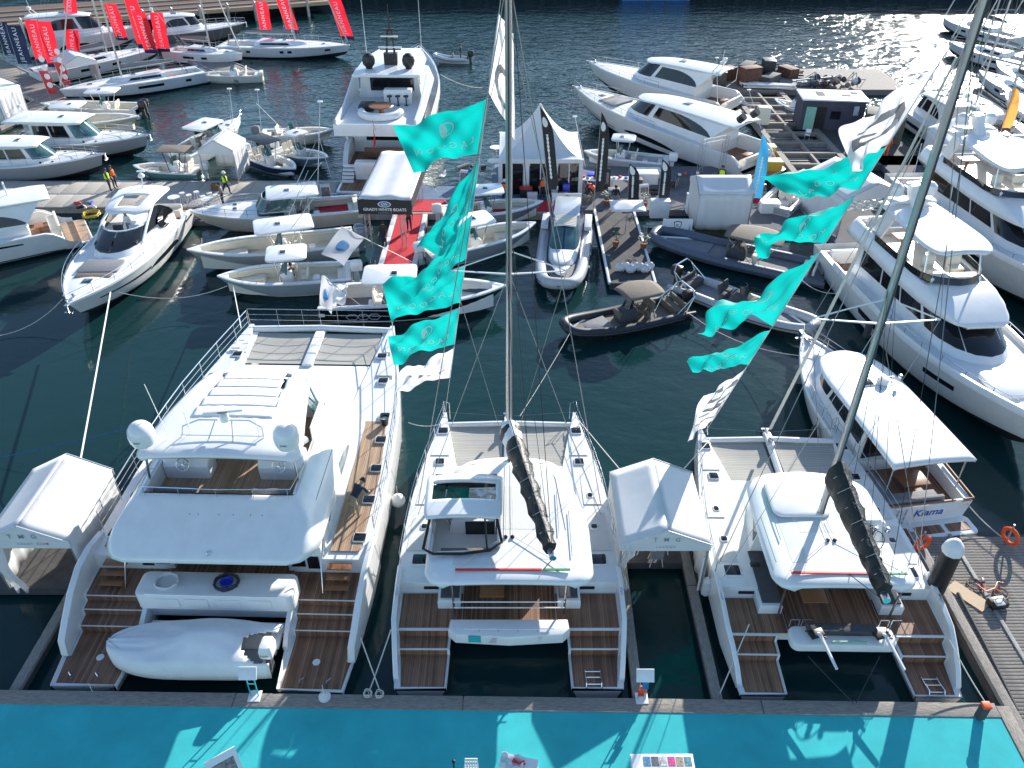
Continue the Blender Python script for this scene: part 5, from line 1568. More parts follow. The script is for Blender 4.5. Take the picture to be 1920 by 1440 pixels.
for sg in (1, -1):
    for a, b in (((2.68, 5.6, 4.5), (2.55, 5.7, 5.8)), ((2.66, 9.6, 4.5), (2.0, 10.2, 5.8)), ((.9 * 0 + 1.0, 7.5, 4.6), (.95, 7.6, 5.85))):
        k = MB(); k.tube([(sg * a[0], a[1], a[2]), (sg * b[0], b[1], b[2])], .045, 7); k.build('hardtop_post', steel, pc)
    k = MB(); k.tube([(sg * 2.5, 5.75, 5.95), (sg * 2.5, 5.75, 6.2)], .05, 8); rd = k.build('radome_post', white, ht)
    k = MB(); k.lathe([(.22, 6.15), (.36, 6.2), (.43, 6.38), (.45, 6.6), (.41, 6.82), (.30, 6.98), (.15, 7.07), (.02, 7.1)], (sg * 2.5, 5.75, 0), 24); rdo = k.build('radome', white, ht)
    lettering('KVH', .11, lambda x, y, sg=sg: (sg * 2.5 + x, 5.75 - math.sqrt(max(.01, .455 ** 2 - x * x)), 6.52 + y), letk, rdo)
    k = MB(); k.box((sg * 2.62, 8.9, 4.95), (.04, 2.0, .6)); k.build('side_screen', canvas, pc)
w0, w1 = ring(8.5, 11.2, 2.7, 2.3, 1.2, 4.6), ring(8.6, 10.5, 2.4, 1.9, 1.0, 5.75)
panes(pc, w0, w1, [(2.2, 4.2), (4.5, 7.8), (8.2, 11.5), (11.8, 13.8)], bglass, 0, 1, off=.012, name='flybridge_windscreen')
for yy in (6.2,):
    k = MB(); k.tube([(x, yy, fz(x, yy) + .005) for x in [-3.6 + .1 * q for q in range(9)]], .01, 4); k.build('moulding_seam', mgrey, fl)
for sg in (1, -1):
    k = MB(); k.tube([(sg * 3.3, y, fz(3.3, y) + .004) for y in [5.2 + .5 * q for q in range(14)]], .012, 4); k.build('moulding_seam', mgrey, fl)
    for a, b in ((15.6, 17.0), (17.5, 18.9)):
        q = lambda y, f: sg * lerp(interp(pxi, y) + .1, interp(pxo, y) - .2, f)
        pad(pc, ccw([(q(a, .35), a), (q(a, 1), a), (q(b, 1), b), (q(b, .35), b)]), 2.05 + .25 * ((b - 4.6) / 15.4) ** 2, panel, 'nonskid_panel', .006)
# radar arch, scanner, aerials
k = MB()
for sg in (1, -1): k.tube([(sg * 1.45, 6.35, 6.0), (sg * 1.4, 6.5, 6.35), (sg * .9, 6.75, 6.45), (sg * .2, 6.75, 6.45)], .03, 6); k.tube([(sg * .45, 6.1, 6.0), (sg * .3, 6.7, 6.45)], .022, 5)
k.tube([(-1.45, 6.3, 6.12), (1.45, 6.3, 6.12)], .02, 5); k.build('radar_arch', steel, ht)
k = MB(); k.lathe([(.16, 6.45), (.17, 6.7), (.1, 6.78)], (.05, 6.75, 0), 12); k.box((.05, 6.75, 6.84), (1.35, .14, .11), rz=R(12), bev=.03); k.build('radar_scanner', white, ht)
lettering('SIMRAD', .1, lambda x, y: (.05 + x * math.cos(R(12)), 6.67 + x * math.sin(R(12)), 6.84 + y), letk, ht)
for x, y, h in ((-1.9, 6.3, 2.3), (-1.2, 6.5, 1.0), (1.3, 6.4, .6)):
    k = MB(); k.tube([(x, y, 6.0), (x - .25 * (h > 2), y, 6.0 + h)], .014, 5); k.build('aerial', wpaint, ht)
k = MB(); k.tube([(2.2, 6.7, 5.2), (2.55, 7.4, 5.1)], .14, 10); k.build('life_raft', white, pc)
# trampolines and forward beam
for x0, x1 in ((-3.15, -.28), (.28, 3.15)):
    k = MB(); k.grid(lambda u, v: (lerp(x0, x1, u), lerp(16.75, 19.5, v), 2.02 - .07 * math.sin(math.pi * u) * math.sin(math.pi * v)), 8, 8, mask=lambda u, v: True); k.build('trampoline', tramp, pc)
k = MB(); k.tube([(-3.7, 19.75, 2.1), (0, 19.85, 2.15), (3.7, 19.75, 2.1)], .17, 10); k.build('forward_beam', white, pc)
k = MB(); k.box((0, 18.2, 2.05), (.5, 3.4, .26), bev=.06); k.build('central_beam', white, pc)
for sg in (1, -1):
    k = MB(); k.prism(ccw([(sg * 3.1, 16.5), (sg * 3.5, 16.5), (sg * 3.75, 19.6), (sg * 3.2, 19.6)]), 1.6, 2.06, .03); k.build('bow_deck', white, pc)
# cockpit unit with coiled hoses
k = MB(); k.prism(rrect(-2.75, 2.75, 2.55, 3.65, .25, 4), 1.33, 2.1, .1); un = k.build('cockpit_unit', white, pc)
for sx in (-1.6, -.6, .5, 1.6):
    k = MB(); k.box((sx, 2.535, 1.72), (.8, .02, .4), bev=.01); k.build('locker_door', wdeck, un)
k = MB(); k.tube([(-2.3, 2.5, 2.18), (2.3, 2.5, 2.18)], .016, 5); k.build('unit_rail', steel, un)
for cx, r_, m_, nn in ((-1.75, .34, clothw, 4), (.35, .36, ropek, 6)):
    k = MB(); p = []
    for j in range(nn * 16): a = 2 * math.pi * j / 16; rr = r_ * (1 + .06 * math.sin(a * 3 + j)); p.append((cx + rr * math.cos(a) * 1.15, 3.12 + rr * math.sin(a), 2.12 + .02 * (j // 16) + .008 * math.sin(j)))
    k.tube(p, .028, 5); hs = tag(k.build('hose_coil', m_, None), ('pale' if m_ is clothw else 'dark blue') + ' hose coil lying on the white cockpit unit', 'hose'); hs.parent = None; hs.location = (-10.35, 15.4, 0); hs.rotation_euler = (0, 0, R(-1.5))
k = MB(); k.lathe([(.2, 2.11), (.24, 2.2), (.2, 2.22), (.17, 2.14)], (.35, 3.12, 0), 14); bk = tag(k.build('bowl', bluep), 'blue plastic bowl inside the dark hose coil', 'bowl'); bk.location = (-10.35, 15.4, 0); bk.rotation_euler = (0, 0, R(-1.5))
# hydraulic platform and the covered tender
k = MB(); k.box((0, 2.0, .75), (4.7, 1.0, .16), bev=.03); k.build('hydraulic_platform', white, pc)
td = thing('covered_tender', 'dinghy under a pale fabric cover across the stern of the power catamaran', 'dinghy', (-10.3, 15.35, 0), R(-1.5))
def tz_(u, v):
    # u along the length -3.35..2.3, v across
    x = lerp(-3.35, 2.35, u)
    nose = math.sqrt(max(0, 1 - ((.42 - u) / .42) ** 2)) if u < .42 else 1.0
    w = .98 * nose * (1 - .12 * max(0, (u - .8) / .2))
    s = (v - .5) * 2
    yy = 1.3 + w * math.copysign(min(1, abs(s) * 1.15), s) + .05 * (u - .5)
    edge = max(0, (abs(s) - .8) / .2)
    pk = .50 * math.exp(-((u - .62) / .22) ** 2) + .16
    z = 1.28 + pk * (1 - abs(s) ** 1.3) * nose ** .5 - .62 * edge ** 1.4 + .012 * math.sin(u * 26 + s * 7) * (1 - abs(s)) + .012 * math.sin(s * 11 + u * 9) + .018 * math.sin(math.atan2(s, u - .62) * 13) * min(1, abs(u - .62) * 5)
    return (x, yy, z)
k = MB(); k.grid(tz_, 46, 26, mask=lambda u, v: not (((u - 1.0) / .17) ** 2 + ((v - .40) / .30) ** 2 < 1)); k.build('cover', canvas, td, ang=70, sol=.015)
k = MB(); k.tube([Vector(tz_(u / 30, .985)) + Vector((0, .01, 0)) for u in range(2, 28)], .02, 5); k.tube([Vector(tz_(u / 30, .015)) + Vector((0, -.01, 0)) for u in range(2, 28)], .02, 5); k.build('hem_cord', rope, td)
Ht = Hull(5.4, 1.7, .55, .7, stern=.95, tmax=.5, p=2.4, draft=.15)
hh = Ht.hull(td, sgrey); hh.rotation_euler = (0, 0, R(90)); hh.location = (2.1, 1.3, .7)
om = outboard(td, 2.2, 1.0, 1.05, white, .9, tilt=R(-8))
om.children[0].data.materials[0] = dgrey
lettering('Suzuki', .11, lambda x, y: (x, -.395, .42 + y), letk, om)

# ================================================================ motor yachts on the right
# ---- big flybridge yacht, bow towards us
fy = thing('flybridge_yacht', 'large white flybridge motor yacht with black windscreen band, bow towards the timber pier', 'yacht', (21.7, 46.2, 0), head((21.7, 46.2), (23.3, 25.5)))
LF = 20.6
HF = Hull(LF, 5.9, 1.7, 2.7, rake=.10, tmax=.45, stern=.92, p=2.4, draft=.8, sp=1.3)
HF.hull(fy, white, antif)
HF.cap(fy, white, y0=3.2, w=.14, h=.28, name='bulwark')
HF.well(fy, white, teak, 1.0, 4.2, 1.1, w=.35)
HF.deck(fy, wdeck, 4.0, camber=.12, inset=.08)
def fly_super(t, H, L, zoff=0.0):
    a0 = ring(4.0, L * .74, 2.1, 1.9, 3.2, 1.75 + zoff, dz=.4); a1 = ring(4.0, L * .71, 2.08, 1.8, 3.0, 2.45 + zoff, dz=.3); a2 = ring(3.9, L * .60, 1.95, 1.65, 1.8, 3.85 + zoff)
    body(t, [a0, a1, a2], white, 'main_cabin')
    panes(t, a1, a2, [(.4, 1.6), (1.7, 2.7), (2.8, 3.85), (12.15, 13.2), (13.3, 14.3), (14.4, 15.6)], glass, .1, .82, off=.04, name='saloon_window')
    panes(t, a1, a2, [(4.05, 6.5), (6.6, 9.4), (9.5, 11.95)], glass, .02, .95, off=.04, name='windscreen')
    # flybridge moulding: visor over the windscreen, open cockpit with dark glass breakwater
    y0, y1 = 2.2, L * .655
    def hw(y):
        v = (y - y0) / (y1 - y0); w = lerp(2.25, 1.95, smooth((v - .5) * 2))
        if v > .72: w -= 1.0 * (1 - math.sqrt(max(0, 1 - ((v - .72) / .28) ** 2)))
        if v < .06: w -= .3 * (1 - math.sqrt(max(0, 1 - ((.06 - v) / .06) ** 2)))
        return w
    def z(x, y):
        v = (y - y0) / (y1 - y0); d = max(0, min((hw(y) - abs(x)) / .5, (y1 - y) / 3.2, 1))
        return 3.75 + zoff + .75 * (1 - (1 - d) ** 1.8)
    roof_surf(t, lambda u, v: ((u - .5) * 2 * hw(lerp(y0, y1, v)), lerp(y0, y1, v), z((u - .5) * 2 * hw(lerp(y0, y1, v)), lerp(y0, y1, v))), white, 34, 44, .14,
              mask=lambda u, v: not (abs((u - .5) * 2 * hw(lerp(y0, y1, v))) < 1.62 and y0 + .5 < lerp(y0, y1, v) < y1 - 3.1), name='flybridge', ang=60)
    pad(t, [(-1.65, y0 + .4), (1.65, y0 + .4), (1.65, y1 - 3.0), (-1.65, y1 - 3.0)], 3.95 + zoff, cream, 'flybridge_floor', .03)
    b0, b1 = ring(y0 + 3.0, y1 - 2.75, 1.95, 1.75, 1.5, 4.45 + zoff), ring(y0 + 3.0, y1 - 2.9, 1.98, 1.76, 1.5, 4.8 + zoff)
    panes(t, b0, b1, [(.1, 2), (2.05, 4), (4.05, 6), (6.05, 8), (8.05, 10), (10.05, 12), (12.05, 14), (14.05, 15.9)], glass, 0, 1, off=.02, name='breakwater_glass')
    # radar roof on struts
    h0, h1 = y0 + 1.6, y1 - 3.0
    def th(y):
        v = (y - h0) / (h1 - h0); w = 1.9
        if v > .7: w -= .9 * (1 - math.sqrt(max(0, 1 - ((v - .7) / .3) ** 2)))
        return w - .4 * (1 - v)
    zt = 6.1 + zoff
    rf = roof_surf(t, lambda u, v: ((u - .5) * 2 * th(lerp(h0, h1, v)), lerp(h0, h1, v), zt + .14 * (1 - (2 * u - 1) ** 2) + .08 * math.sin(math.pi * v)), white, 20, 24, .14, name='hardtop', ang=60)
    for sg in (1, -1):
        k = MB(); k.loft([[(sg * 1.45 + .06, y + q, zz), (sg * 1.45 - .06, y + q, zz), (sg * 1.45 - .06, y - q, zz), (sg * 1.45 + .06, y - q, zz)] for y, q, zz in ((y0 + 2.2, .55, 4.3 + zoff), (y0 + 3.2, .5, zt))]); k.build('hardtop_leg', white, t)
        k = MB(); k.tube([(sg * 1.5, y1 - 3.6, 4.4 + zoff), (sg * 1.35, y1 - 4.2, zt)], .05, 6); k.build('hardtop_strut', steel, t)
        k = MB(); k.lathe([(.2, zt + .55), (.36, zt + .6), (.42, zt + .85), (.36, zt + 1.1), (.18, zt + 1.25), (.02, zt + 1.28)], (sg * .95, h0 + .5, 0), 16); k.build('satellite_dome', white, rf)
    k = MB(); k.box((0, h0 + .6, zt + .32), (2.6, .8, .14), bev=.05); k.loft([[(x, h0 + .9 + y + d, zz) for x, y in rrect(-.3, .3, -.4, .4, .1, 2)] for zz, d in ((zt + .1, .5), (zt + .75, -.1), (zt + 1.2, -.3))]); k.build('radar_mast', white, rf)
    k = MB(); k.box((0, h0 + .7, zt + 1.35), (1.4, .12, .1), rz=.3); k.build('radar_scanner', white, rf)
    k = MB(); k.tube([(.3, h0 + .7, zt + 1.2), (.3, h0 + .5, zt + 3.4)], .018, 5); k.build('aerial', wpaint, rf)
    for sx in (-.7, .7): seat(t, sx, y1 - 4.6, 4.5 + zoff, cream, .7, .6, rz=0)
    k = MB(); k.box((0, y1 - 3.5, 4.35 + zoff), (2.6, .6, .75), bev=.1); k.build('fly_console', white, t)
    k = MB(); k.box((0, y0 + 1.2, 4.2 + zoff), (2.6, .8, .5), bev=.1); k.box((0, y0 + .8, 4.55 + zoff), (2.6, .2, .5), bev=.06); k.build('aft_sofa', clothw, t)
    k = MB(); k.box((.2, y0 + 3.0, 4.6 + zoff), (1.2, .9, .06), bev=.02); k.box((.2, y0 + 3.0, 4.25 + zoff), (.15, .15, .6)); k.build('fly_table', wood, t)
    return a1
fly_super(fy, HF, LF)
HF.rail(fy, LF * .5, LF * .995, h=.55, inset=.1, step=1.4, out=.25, r=.022)
for sg in (1, -1):
    HF.patch(fy, glass, LF * .34, LF * .44, .42, .62, sg); HF.patch(fy, glass, LF * .66, LF * .76, lambda u: .50 + .02 * u, lambda u: .66 + .02 * u, sg)
    k = MB(); k.box((sg * (HF.b(9) + .1), 9.0, .95), (.28, .28, 1.0), bev=.1); k.build('fender', dgrey, fy)
k = MB(); k.prism(rrect(-1.4, 1.4, LF * .76, LF * .86, .4), 2.55, 2.8, .1); k.build('fore_sofa', white, fy)
k = MB(); k.box((0, LF * .885, 2.95), (1.1, .6, .06), bev=.02); k.build('fore_table', white, fy)
k = MB(); k.prism(rrect(-2.4, 2.4, -.9, 1.05, .25), .3, .46, .05); sp_ = k.build('swim_platform', white, fy)
pad(fy, rrect(-2.2, 2.2, -.8, .95, .2), .462, teak)
k = MB(); k.box((0, 1.35, 1.35), (4.3, .5, 1.1), bev=.12); k.build('transom_locker', white, fy)
anchor_gear(fy, HF)

# ---- second flybridge yacht behind it, cut by the picture edge
fy2 = thing('flybridge_yacht', 'white flybridge yacht with wide dark glass breakwater, cut off by the right picture edge', 'yacht', (30.6, 57.6, 0), head((30.6, 57.6), (31.6, 35)))
L2 = 22.0
H2 = Hull(L2, 6.2, 1.9, 3.0, rake=.10, tmax=.45, stern=.92, p=2.4, draft=.8, sp=1.3)
H2.hull(fy2, white, antif); H2.cap(fy2, white, y0=3.2, w=.14, h=.28, name='bulwark'); H2.well(fy2, white, teak, 1.0, 4.2, 1.2, w=.35); H2.deck(fy2, wdeck, 4.0, camber=.12, inset=.08)
fly_super(fy2, H2, L2, .25)
H2.rail(fy2, L2 * .5, L2 * .995, h=.55, inset=.1, step=1.6, out=.25, r=.022)
for sg in (1, -1): H2.patch(fy2, glass, L2 * .4, L2 * .62, .45, .66, sg)

# ---- cruiser with the long white roof, name on the transom
ki = thing('cabin_cruiser', 'white cabin cruiser with long flat roof and blue script name on its transom', 'yacht', (16.75, 23.2, 0), R(8.5))
LK = 11.9
HK = Hull(LK, 4.0, 1.25, 1.95, rake=.08, tmax=.4, stern=.95, p=2.3, draft=.6)
HK.hull(ki, white, antif); HK.cap(ki, white, y0=2.6, w=.12, h=.12, name='bulwark'); HK.deck(ki, wdeck, 2.7, camber=.12)
HK.well(ki, white, teak, .12, 2.9, .75, w=.28)
k = MB(); k.prism(rrect(-1.95, 1.95, -.95, .08, .25), .25, .38, .04); k.build('swim_platform', white, ki)
for x0, x1 in ((-1.75, -.85), (-.65, .55), (.75, 1.7)): pad(ki, rrect(x0, x1, -.72, -.3, .05), .381, teak, 'platform_pad')
k = MB(); k.box((-.35, .04, .82), (3.0, .12, .95), bev=.03); k.build('transom', white, ki)
k = MB(); k.tube([(-1.9, .06, 1.34), (1.15, .06, 1.34)], .05, 6); k.build('wood_capping', wood, ki)
k = MB(); k.tube([(1.55, .06, 1.34), (1.95, .06, 1.34), (1.97, 2.2, 1.42)], .05, 6); k.build('wood_capping', wood, ki)
k = MB()
for sx in (-1.3, -.95): k.tube([(sx, -.04, .4), (sx, -.05, 1.2)], .02, 5)
for z in (.6, .85, 1.1): k.tube([(-1.3, -.05, z), (-.95, -.05, z)], .018, 5)
k.build('transom_ladder', steel, ki)
def script(x, y): return (.1 + x + y * .18, -.032, .88 + y)
lettering('Kiama', .52, script, letb, ki, sp=1.0)
r0, r1, r2 = ring(3.0, 9.2, 1.62, 1.35, 2.4, 1.35, dz=.25), ring(3.0, 8.8, 1.6, 1.3, 2.3, 1.95), ring(2.95, 7.9, 1.5, 1.1, 1.6, 2.95)
body(ki, [r0, r1, r2], white, 'cabin')
panes(ki, r1, r2, [(.2, 1.3), (1.4, 2.6), (2.7, 3.9), (12.1, 13.3), (13.4, 14.6), (14.7, 15.8)], glass, .1, .85, off=.03, name='side_window')
panes(ki, r1, r2, [(4.2, 6.4), (6.6, 9.4), (9.6, 11.8)], glass, .08, .92, off=.03, name='windscreen')
def kw(y):
    v = (y - .5) / 8.0; w = lerp(1.78, 1.62, v)
    if v > .7: w -= 1.0 * (1 - math.sqrt(max(0, 1 - ((v - .7) / .3) ** 2)))
    return w
rfk = roof_surf(ki, lambda u, v: ((u - .5) * 2 * kw(lerp(.5, 8.5, v)), lerp(.5, 8.5, v), 3.05 + .1 * (1 - (2 * u - 1) ** 2) + .05 * math.sin(math.pi * v) - .03 * (abs(2 * u - 1) > .94)), white, 24, 30, .13, name='roof', ang=50)
hatch(rfk, -.1, 5.8, 3.2, .55, .5)
k = MB(); k.lathe([(.24, 3.2), (.27, 3.3), (.22, 3.45), (.05, 3.5)], (.6, 5.7, 0), 14); k.build('radar_dome', white, rfk)
k = MB(); k.tube([(.9, 5.5, 3.15), (.95, 5.6, 3.5)], .03, 6); k.lathe([(.09, 3.45), (.1, 3.6), (.04, 3.65)], (1.3, 5.6, 0), 10); k.tube([(.3, 5.2, 3.2), (.3, 5.9, 3.35), (1.2, 5.9, 3.35), (1.2, 5.2, 3.2)], .02, 5); k.build('light_bracket', steel, rfk)
k = MB(); k.box((0, 2.97, 1.9), (2.8, .05, 1.7)); k.build('saloon_door', glass, ki)
k = MB(); k.box((-.5, .55, 1.0), (2.5, .7, .5), bev=.08); k.box((-.5, .26, 1.3), (2.5, .16, .4), bev=.05); k.build('stern_sofa', mgrey, ki)
k = MB(); k.box((-1.45, 1.5, 1.0), (.6, 1.6, .5), bev=.08); k.build('side_sofa', mgrey, ki)
k = MB(); k.box((.2, 1.6, 1.25), (1.2, .9, .05), bev=.02); k.box((.2, 1.6, 1.0), (.12, .12, .5)); k.build('cockpit_table', wood, ki)
for sx in (-1.55, 1.55): k = MB(); k.tube([(sx, .7, 1.3), (sx, .75, 3.0)], .035, 6); k.build('roof_post', steel, ki)
HK.rail(ki, 4.5, LK * .995, h=.6, inset=.1, step=1.2, out=.2)
for y in (3.4, 5.6): fender(ki, -2.12, y, .8, .15, .7, dgrey)
anchor_gear(ki, HK)

# ================================================================ sports yachts on the left
sy, HS = coupe_yacht('sports_yacht', 'white sports yacht with open sunroof and grey foredeck sun pad, bow towards us', (-24.5, 53.4, 0), (-24.2, 37.9, 0), B=4.9, fs=1.45, fb=2.0, cab=(.22, .66), roof=(.17, .40), zr=3.35, hullwin=(.3, .60), sunroof=True, cw=.78)
# aft arch with elliptical windows, dashboard, hull stripe
for sg in (1, -1):
    k = MB(); p = []
    for j in range(20):
        a = 2 * math.pi * j / 20; p.append((sg * (1.72 - .10 * math.sin(a)), 4.6 + 1.25 * math.cos(a), 2.25 + .52 * math.sin(a)))
    k.add(p, [tuple(range(20)) if sg > 0 else tuple(range(19, -1, -1))]); k.build('quarter_window', glass, sy, ang=0, sol=.03)
    HS.patch(sy, black, 9.3, 13.9, lambda u: .50 + .02 * u, lambda u: .60 + .02 * u - .03 * u, sg, .012, 'hull_stripe')
    HS.patch(sy, black, 1.6, 3.0, .72, .84, sg, .014, 'engine_vent')
k = MB(); k.box((0, 8.2, 2.2), (2.6, .7, .35), bev=.1); k.build('dashboard', black, sy)
wheel(sy, -.5, 7.7, 2.45, .2, 60, black); seat(sy, -.5, 6.9, 2.0, clothw, .6, .5); seat(sy, .5, 6.9, 2.0, dgrey, .6, .5)
pad(sy, rrect(-1.5, 1.5, 3.4, 8.6, .1), 1.55, teakp, 'saloon_floor', .03)
k = MB(); k.tube([(0, 2.8, 3.5), (0, 2.5, 4.5)], .04, 6); k.lathe([(.2, 0), (.22, .1), (.15, .2), (.03, .22)], (0, 2.6, 4.2), 12); k.box((0, 2.5, 4.55), (.5, .1, .08)); k.build('radar_pole', white, sy)
sy2, HS2 = coupe_yacht('sports_yacht', 'white sports yacht with swept dark windows, cut off by the left picture edge', (-29.8, 50.6, 0), (-46.0, 40.5, 0), B=4.8, fs=1.5, fb=2.1, cab=(.14, .64), roof=(.07, .52), zr=3.5, hullwin=(.30, .66), pad=False)
for sg in (1, -1):
    HS2.patch(sy2, antif, 1.0, 14.5, .10, .15, sg, .012, 'hull_stripe')
    HS2.patch(sy2, glass, 3.3, 6.3, lambda u: .74 + .04 * u, lambda u: .80 + .12 * u - .1 * u ** 4, sg, .016, 'engine_vent')
k = MB(); k.lathe([(.05, 3.7), (.05, 4.6)], (0, 3.2, 0), 8); k.box((0, 3.2, 4.5), (.5, .1, .08)); k.build('mast_light', white, sy2)

# ================================================================ two yachts beyond the big marquee
y2, HY2 = coupe_yacht('motor_yacht', 'long white motor yacht with leaf-shaped dark hull window, nearer of the pair', (20.2, 61.6, 0), (5.9, 77.6, 0), B=5.2, fs=1.7, fb=2.6, cab=(.2, .70), roof=(.12, .60), zr=3.7, hullwin=(.34, .62), hullfn=(lambda u: .30 + .08 * u - .02, lambda u: .32 + .08 * u + .20 * math.sin(math.pi * min(1, u * 1.0)) ** .8), pad=True, cw=.8)
for sg in (1, -1): HY2.patch(y2, dgrey, LF * .72, LF * 1.0, .22, .25, sg, .012, 'hull_stripe')
for sg in (1, -1): k = MB(); k.tube([(sg * .9, 2.6, 4.1), (sg * .9, 2.2, 4.5)], .3, 10); k.build('dark_dome', black, y2)
y1, HY1 = coupe_yacht('motor_yacht', 'white motor yacht with arched side glass, farther of the pair', (21.8, 76.6, 0), (8.0, 87.2, 0), B=5.0, fs=1.6, fb=2.5, cab=(.24, .70), roof=(.14, .58), zr=3.9, hullwin=None, pad=False, arch=True, cw=.78)
for sg in (1, -1):
    HY1.patch(y1, glass, 7.2, 7.9, .45, .55, sg); HY1.patch(y1, glass, 8.1, 8.8, .46, .56, sg)

# ================================================================ superyacht with its stern towards us
su = thing('superyacht', 'white superyacht with open upper deck and black radar mast, stern towards us', 'yacht', (-10.1, 58.6, 0), R(-1.5))
LS = 27.0
HSu = Hull(LS, 6.6, 2.3, 4.0, rake=.10, tmax=.45, stern=.94, p=2.3, draft=.9, sp=1.3, drop=(.4, 3.6, .62))
HSu.hull(su, white, antif); HSu.cap(su, white, y0=4.5, w=.14, h=.5, name='bulwark'); HSu.deck(su, wdeck, 5.0, camber=.1); HSu.well(su, white, teak, 1.8, 5.2, 1.3, w=.4)
k = MB(); k.prism(rrect(-3.1, 3.1, -1.6, 1.0, .3), .35, .6, .08); k.build('swim_platform', white, su)
pad(su, rrect(-2.9, 2.9, -1.4, .9, .2), .601, teak)
k = MB(); k.box((0, 1.2, 1.25), (4.0, .7, 1.5), bev=.15); k.build('garage_door', white, su)
k = MB(); k.box((0, .83, 1.3), (2.6, .05, .8), bev=.05); k.build('garage_panel', cream, su)
for sg in (1, -1):
    for j in range(5):
        k = MB(); k.box((sg * 2.5, .2 + j * .28, .72 + j * .2), (.9, .3, .16), bev=.02); k.build('stair_tread', white, su)
    HSu.patch(su, glass, LS * .30, LS * .52, lambda u: .45 + .1 * u, lambda u: .62 + .1 * u, sg)
a0, a1, a2 = ring(5.0, 19.5, 2.7, 2.5, 4.0, 2.2), ring(5.0, 19.2, 2.7, 2.4, 3.9, 2.9), ring(5.0, 17.6, 2.6, 2.1, 3.2, 4.6)
body(su, [a0, a1, a2], white, 'main_cabin')
panes(su, a1, a2, [(.3, 1.9), (2.0, 3.9), (4.2, 7.8), (8.2, 11.8), (12.1, 14), (14.1, 15.7)], glass, .1, .8, off=.04, name='saloon_window')
k = MB(); k.box((0, 4.97, 3.3), (3.4, .06, 2.0)); k.build('aft_door', glass, su)
k = MB(); k.box((0, 3.6, 1.75), (3.2, .7, .5), bev=.1); k.box((0, 3.25, 2.05), (3.2, .2, .5), bev=.08); k.build('aft_sofa', brown, su)
# upper deck
k = MB(); k.prism(ccw([(-3.1, .6), (3.1, .6), (3.15, 5), (2.9, 14), (2.0, 18), (0, 19), (-2.0, 18), (-2.9, 14), (-3.15, 5)]), 4.55, 4.8, .08); k.build('upper_deck', white, su)
pad(su, [(-2.8, .9), (2.8, .9), (2.8, 8.0), (-2.8, 8.0)], 4.81, wdeck, 'upper_floor')
k = MB(); k.box((0, .55, 4.55), (6.3, .16, .9), bev=.05); k.build('upper_coaming', white, su)
for sg in (1, -1):
    k = MB(); k.loft([[(sg * 3.0 - .08, y, z0), (sg * 3.0 + .08, y, z0), (sg * 2.95 + .06, y, z1), (sg * 2.95 - .06, y, z1)] for y, z0, z1 in ((.6, 4.8, 5.3), (4, 4.8, 5.5), (8, 4.8, 6.4), (10, 4.8, 6.6))]); k.build('upper_bulwark', white, su)
b0, b1 = ring(8.0, 16.5, 2.5, 2.0, 3.2, 4.8), ring(8.2, 15.0, 2.3, 1.8, 2.6, 6.7)
body(su, [b0, b1], white, 'sky_lounge'); panes(su, b0, b1, [(1, 3.9), (4.2, 7.8), (8.2, 11.8), (12.1, 15)], glass, .35, .9, off=.04, name='lounge_window')
k = MB(); k.box((.2, 7.98, 5.95), (3.5, .05, 1.2)); k.build('lounge_door', glass, su)
k = MB(); k.prism(ccw([(-2.7, 6.6), (2.7, 6.6), (2.6, 12), (1.8, 15.2), (-1.8, 15.2), (-2.6, 12)]), 6.7, 6.95, .1); rs = k.build('sky_roof', white, su)
k = MB(); k.box((.9, 6.4, 5.4), (2.2, .7, 1.1), bev=.08); k.build('bar', white, su)
for j in range(3):
    k = MB(); k.lathe([(.2, 5.5), (.2, 5.6), (.05, 5.6), (.05, 4.85), (.18, 4.83)], (.3 + j * .65, 5.7, 0), 10); k.build('bar_stool', black, su)
k = MB(); k.lathe([(.9, 5.45), (.95, 5.5), (.9, 5.55)], (0, 3.4, 0), 20); k.lathe([(.2, 4.8), (.2, 5.45)], (0, 3.4, 0), 8); k.build('round_table', wood, su)
k = MB(); k.tube([(1.5 * math.cos(a), 3.2 + 1.4 * math.sin(a), 5.1) for a in [math.pi + math.pi * j / 10 for j in range(11)]], .3, 8); k.build('curved_sofa', clothw, su)
k = MB(); k.box((-1.3, 4.6, 5.1), (1.2, 1.2, .5), bev=.15); k.build('dark_sofa', black, su)
mg = MB()
for sx in (-.38, .38): mg.tube([(sx, 9.6, 6.95), (sx * .5, 10.0, 9.6)], .09, 6)
mg.box((0, 9.7, 7.4), (1.1, .5, .9)); mg.tube([(0, 10, 9.4), (0, 10.1, 11.4)], [.08, .03], 6)
for z, w in ((8.1, 1.7), (8.9, 1.3), (9.6, .9), (10.3, .5)): mg.box((0, 9.8, z), (w, .14, .1))
mast_s = mg.build('radar_mast', black, rs)
for z, w in ((8.28, 1.9), (9.1, 1.4)):
    k = MB(); k.box((0, 9.65, z), (w, .12, .09), bev=.02); k.build('radar_scanner', white, mast_s)
for sg in (1, -1):
    k = MB(); k.lathe([(.25, 6.95), (.3, 7.1), (.48, 7.3), (.52, 7.6), (.42, 7.95), (.2, 8.12), (.03, 8.15)], (sg * 1.6, 8.4, 0), 16); k.build('satellite_dome', black, rs)
    k = MB(); k.tube([(sg * 2.3, 11.5, 6.9), (sg * 2.3, 11.2, 13.5)], [.03, .012], 5); k.build('whip_aerial', wpaint, rs)
HSu.rail(su, 8, LS * .99, h=.7, inset=.1, step=1.6, out=.3, r=.03)
k = MB(); k.tube([(0, .3, 4.6), (0, -.5, 5.6)], .02, 5); k.build('flag_staff', wood, su)
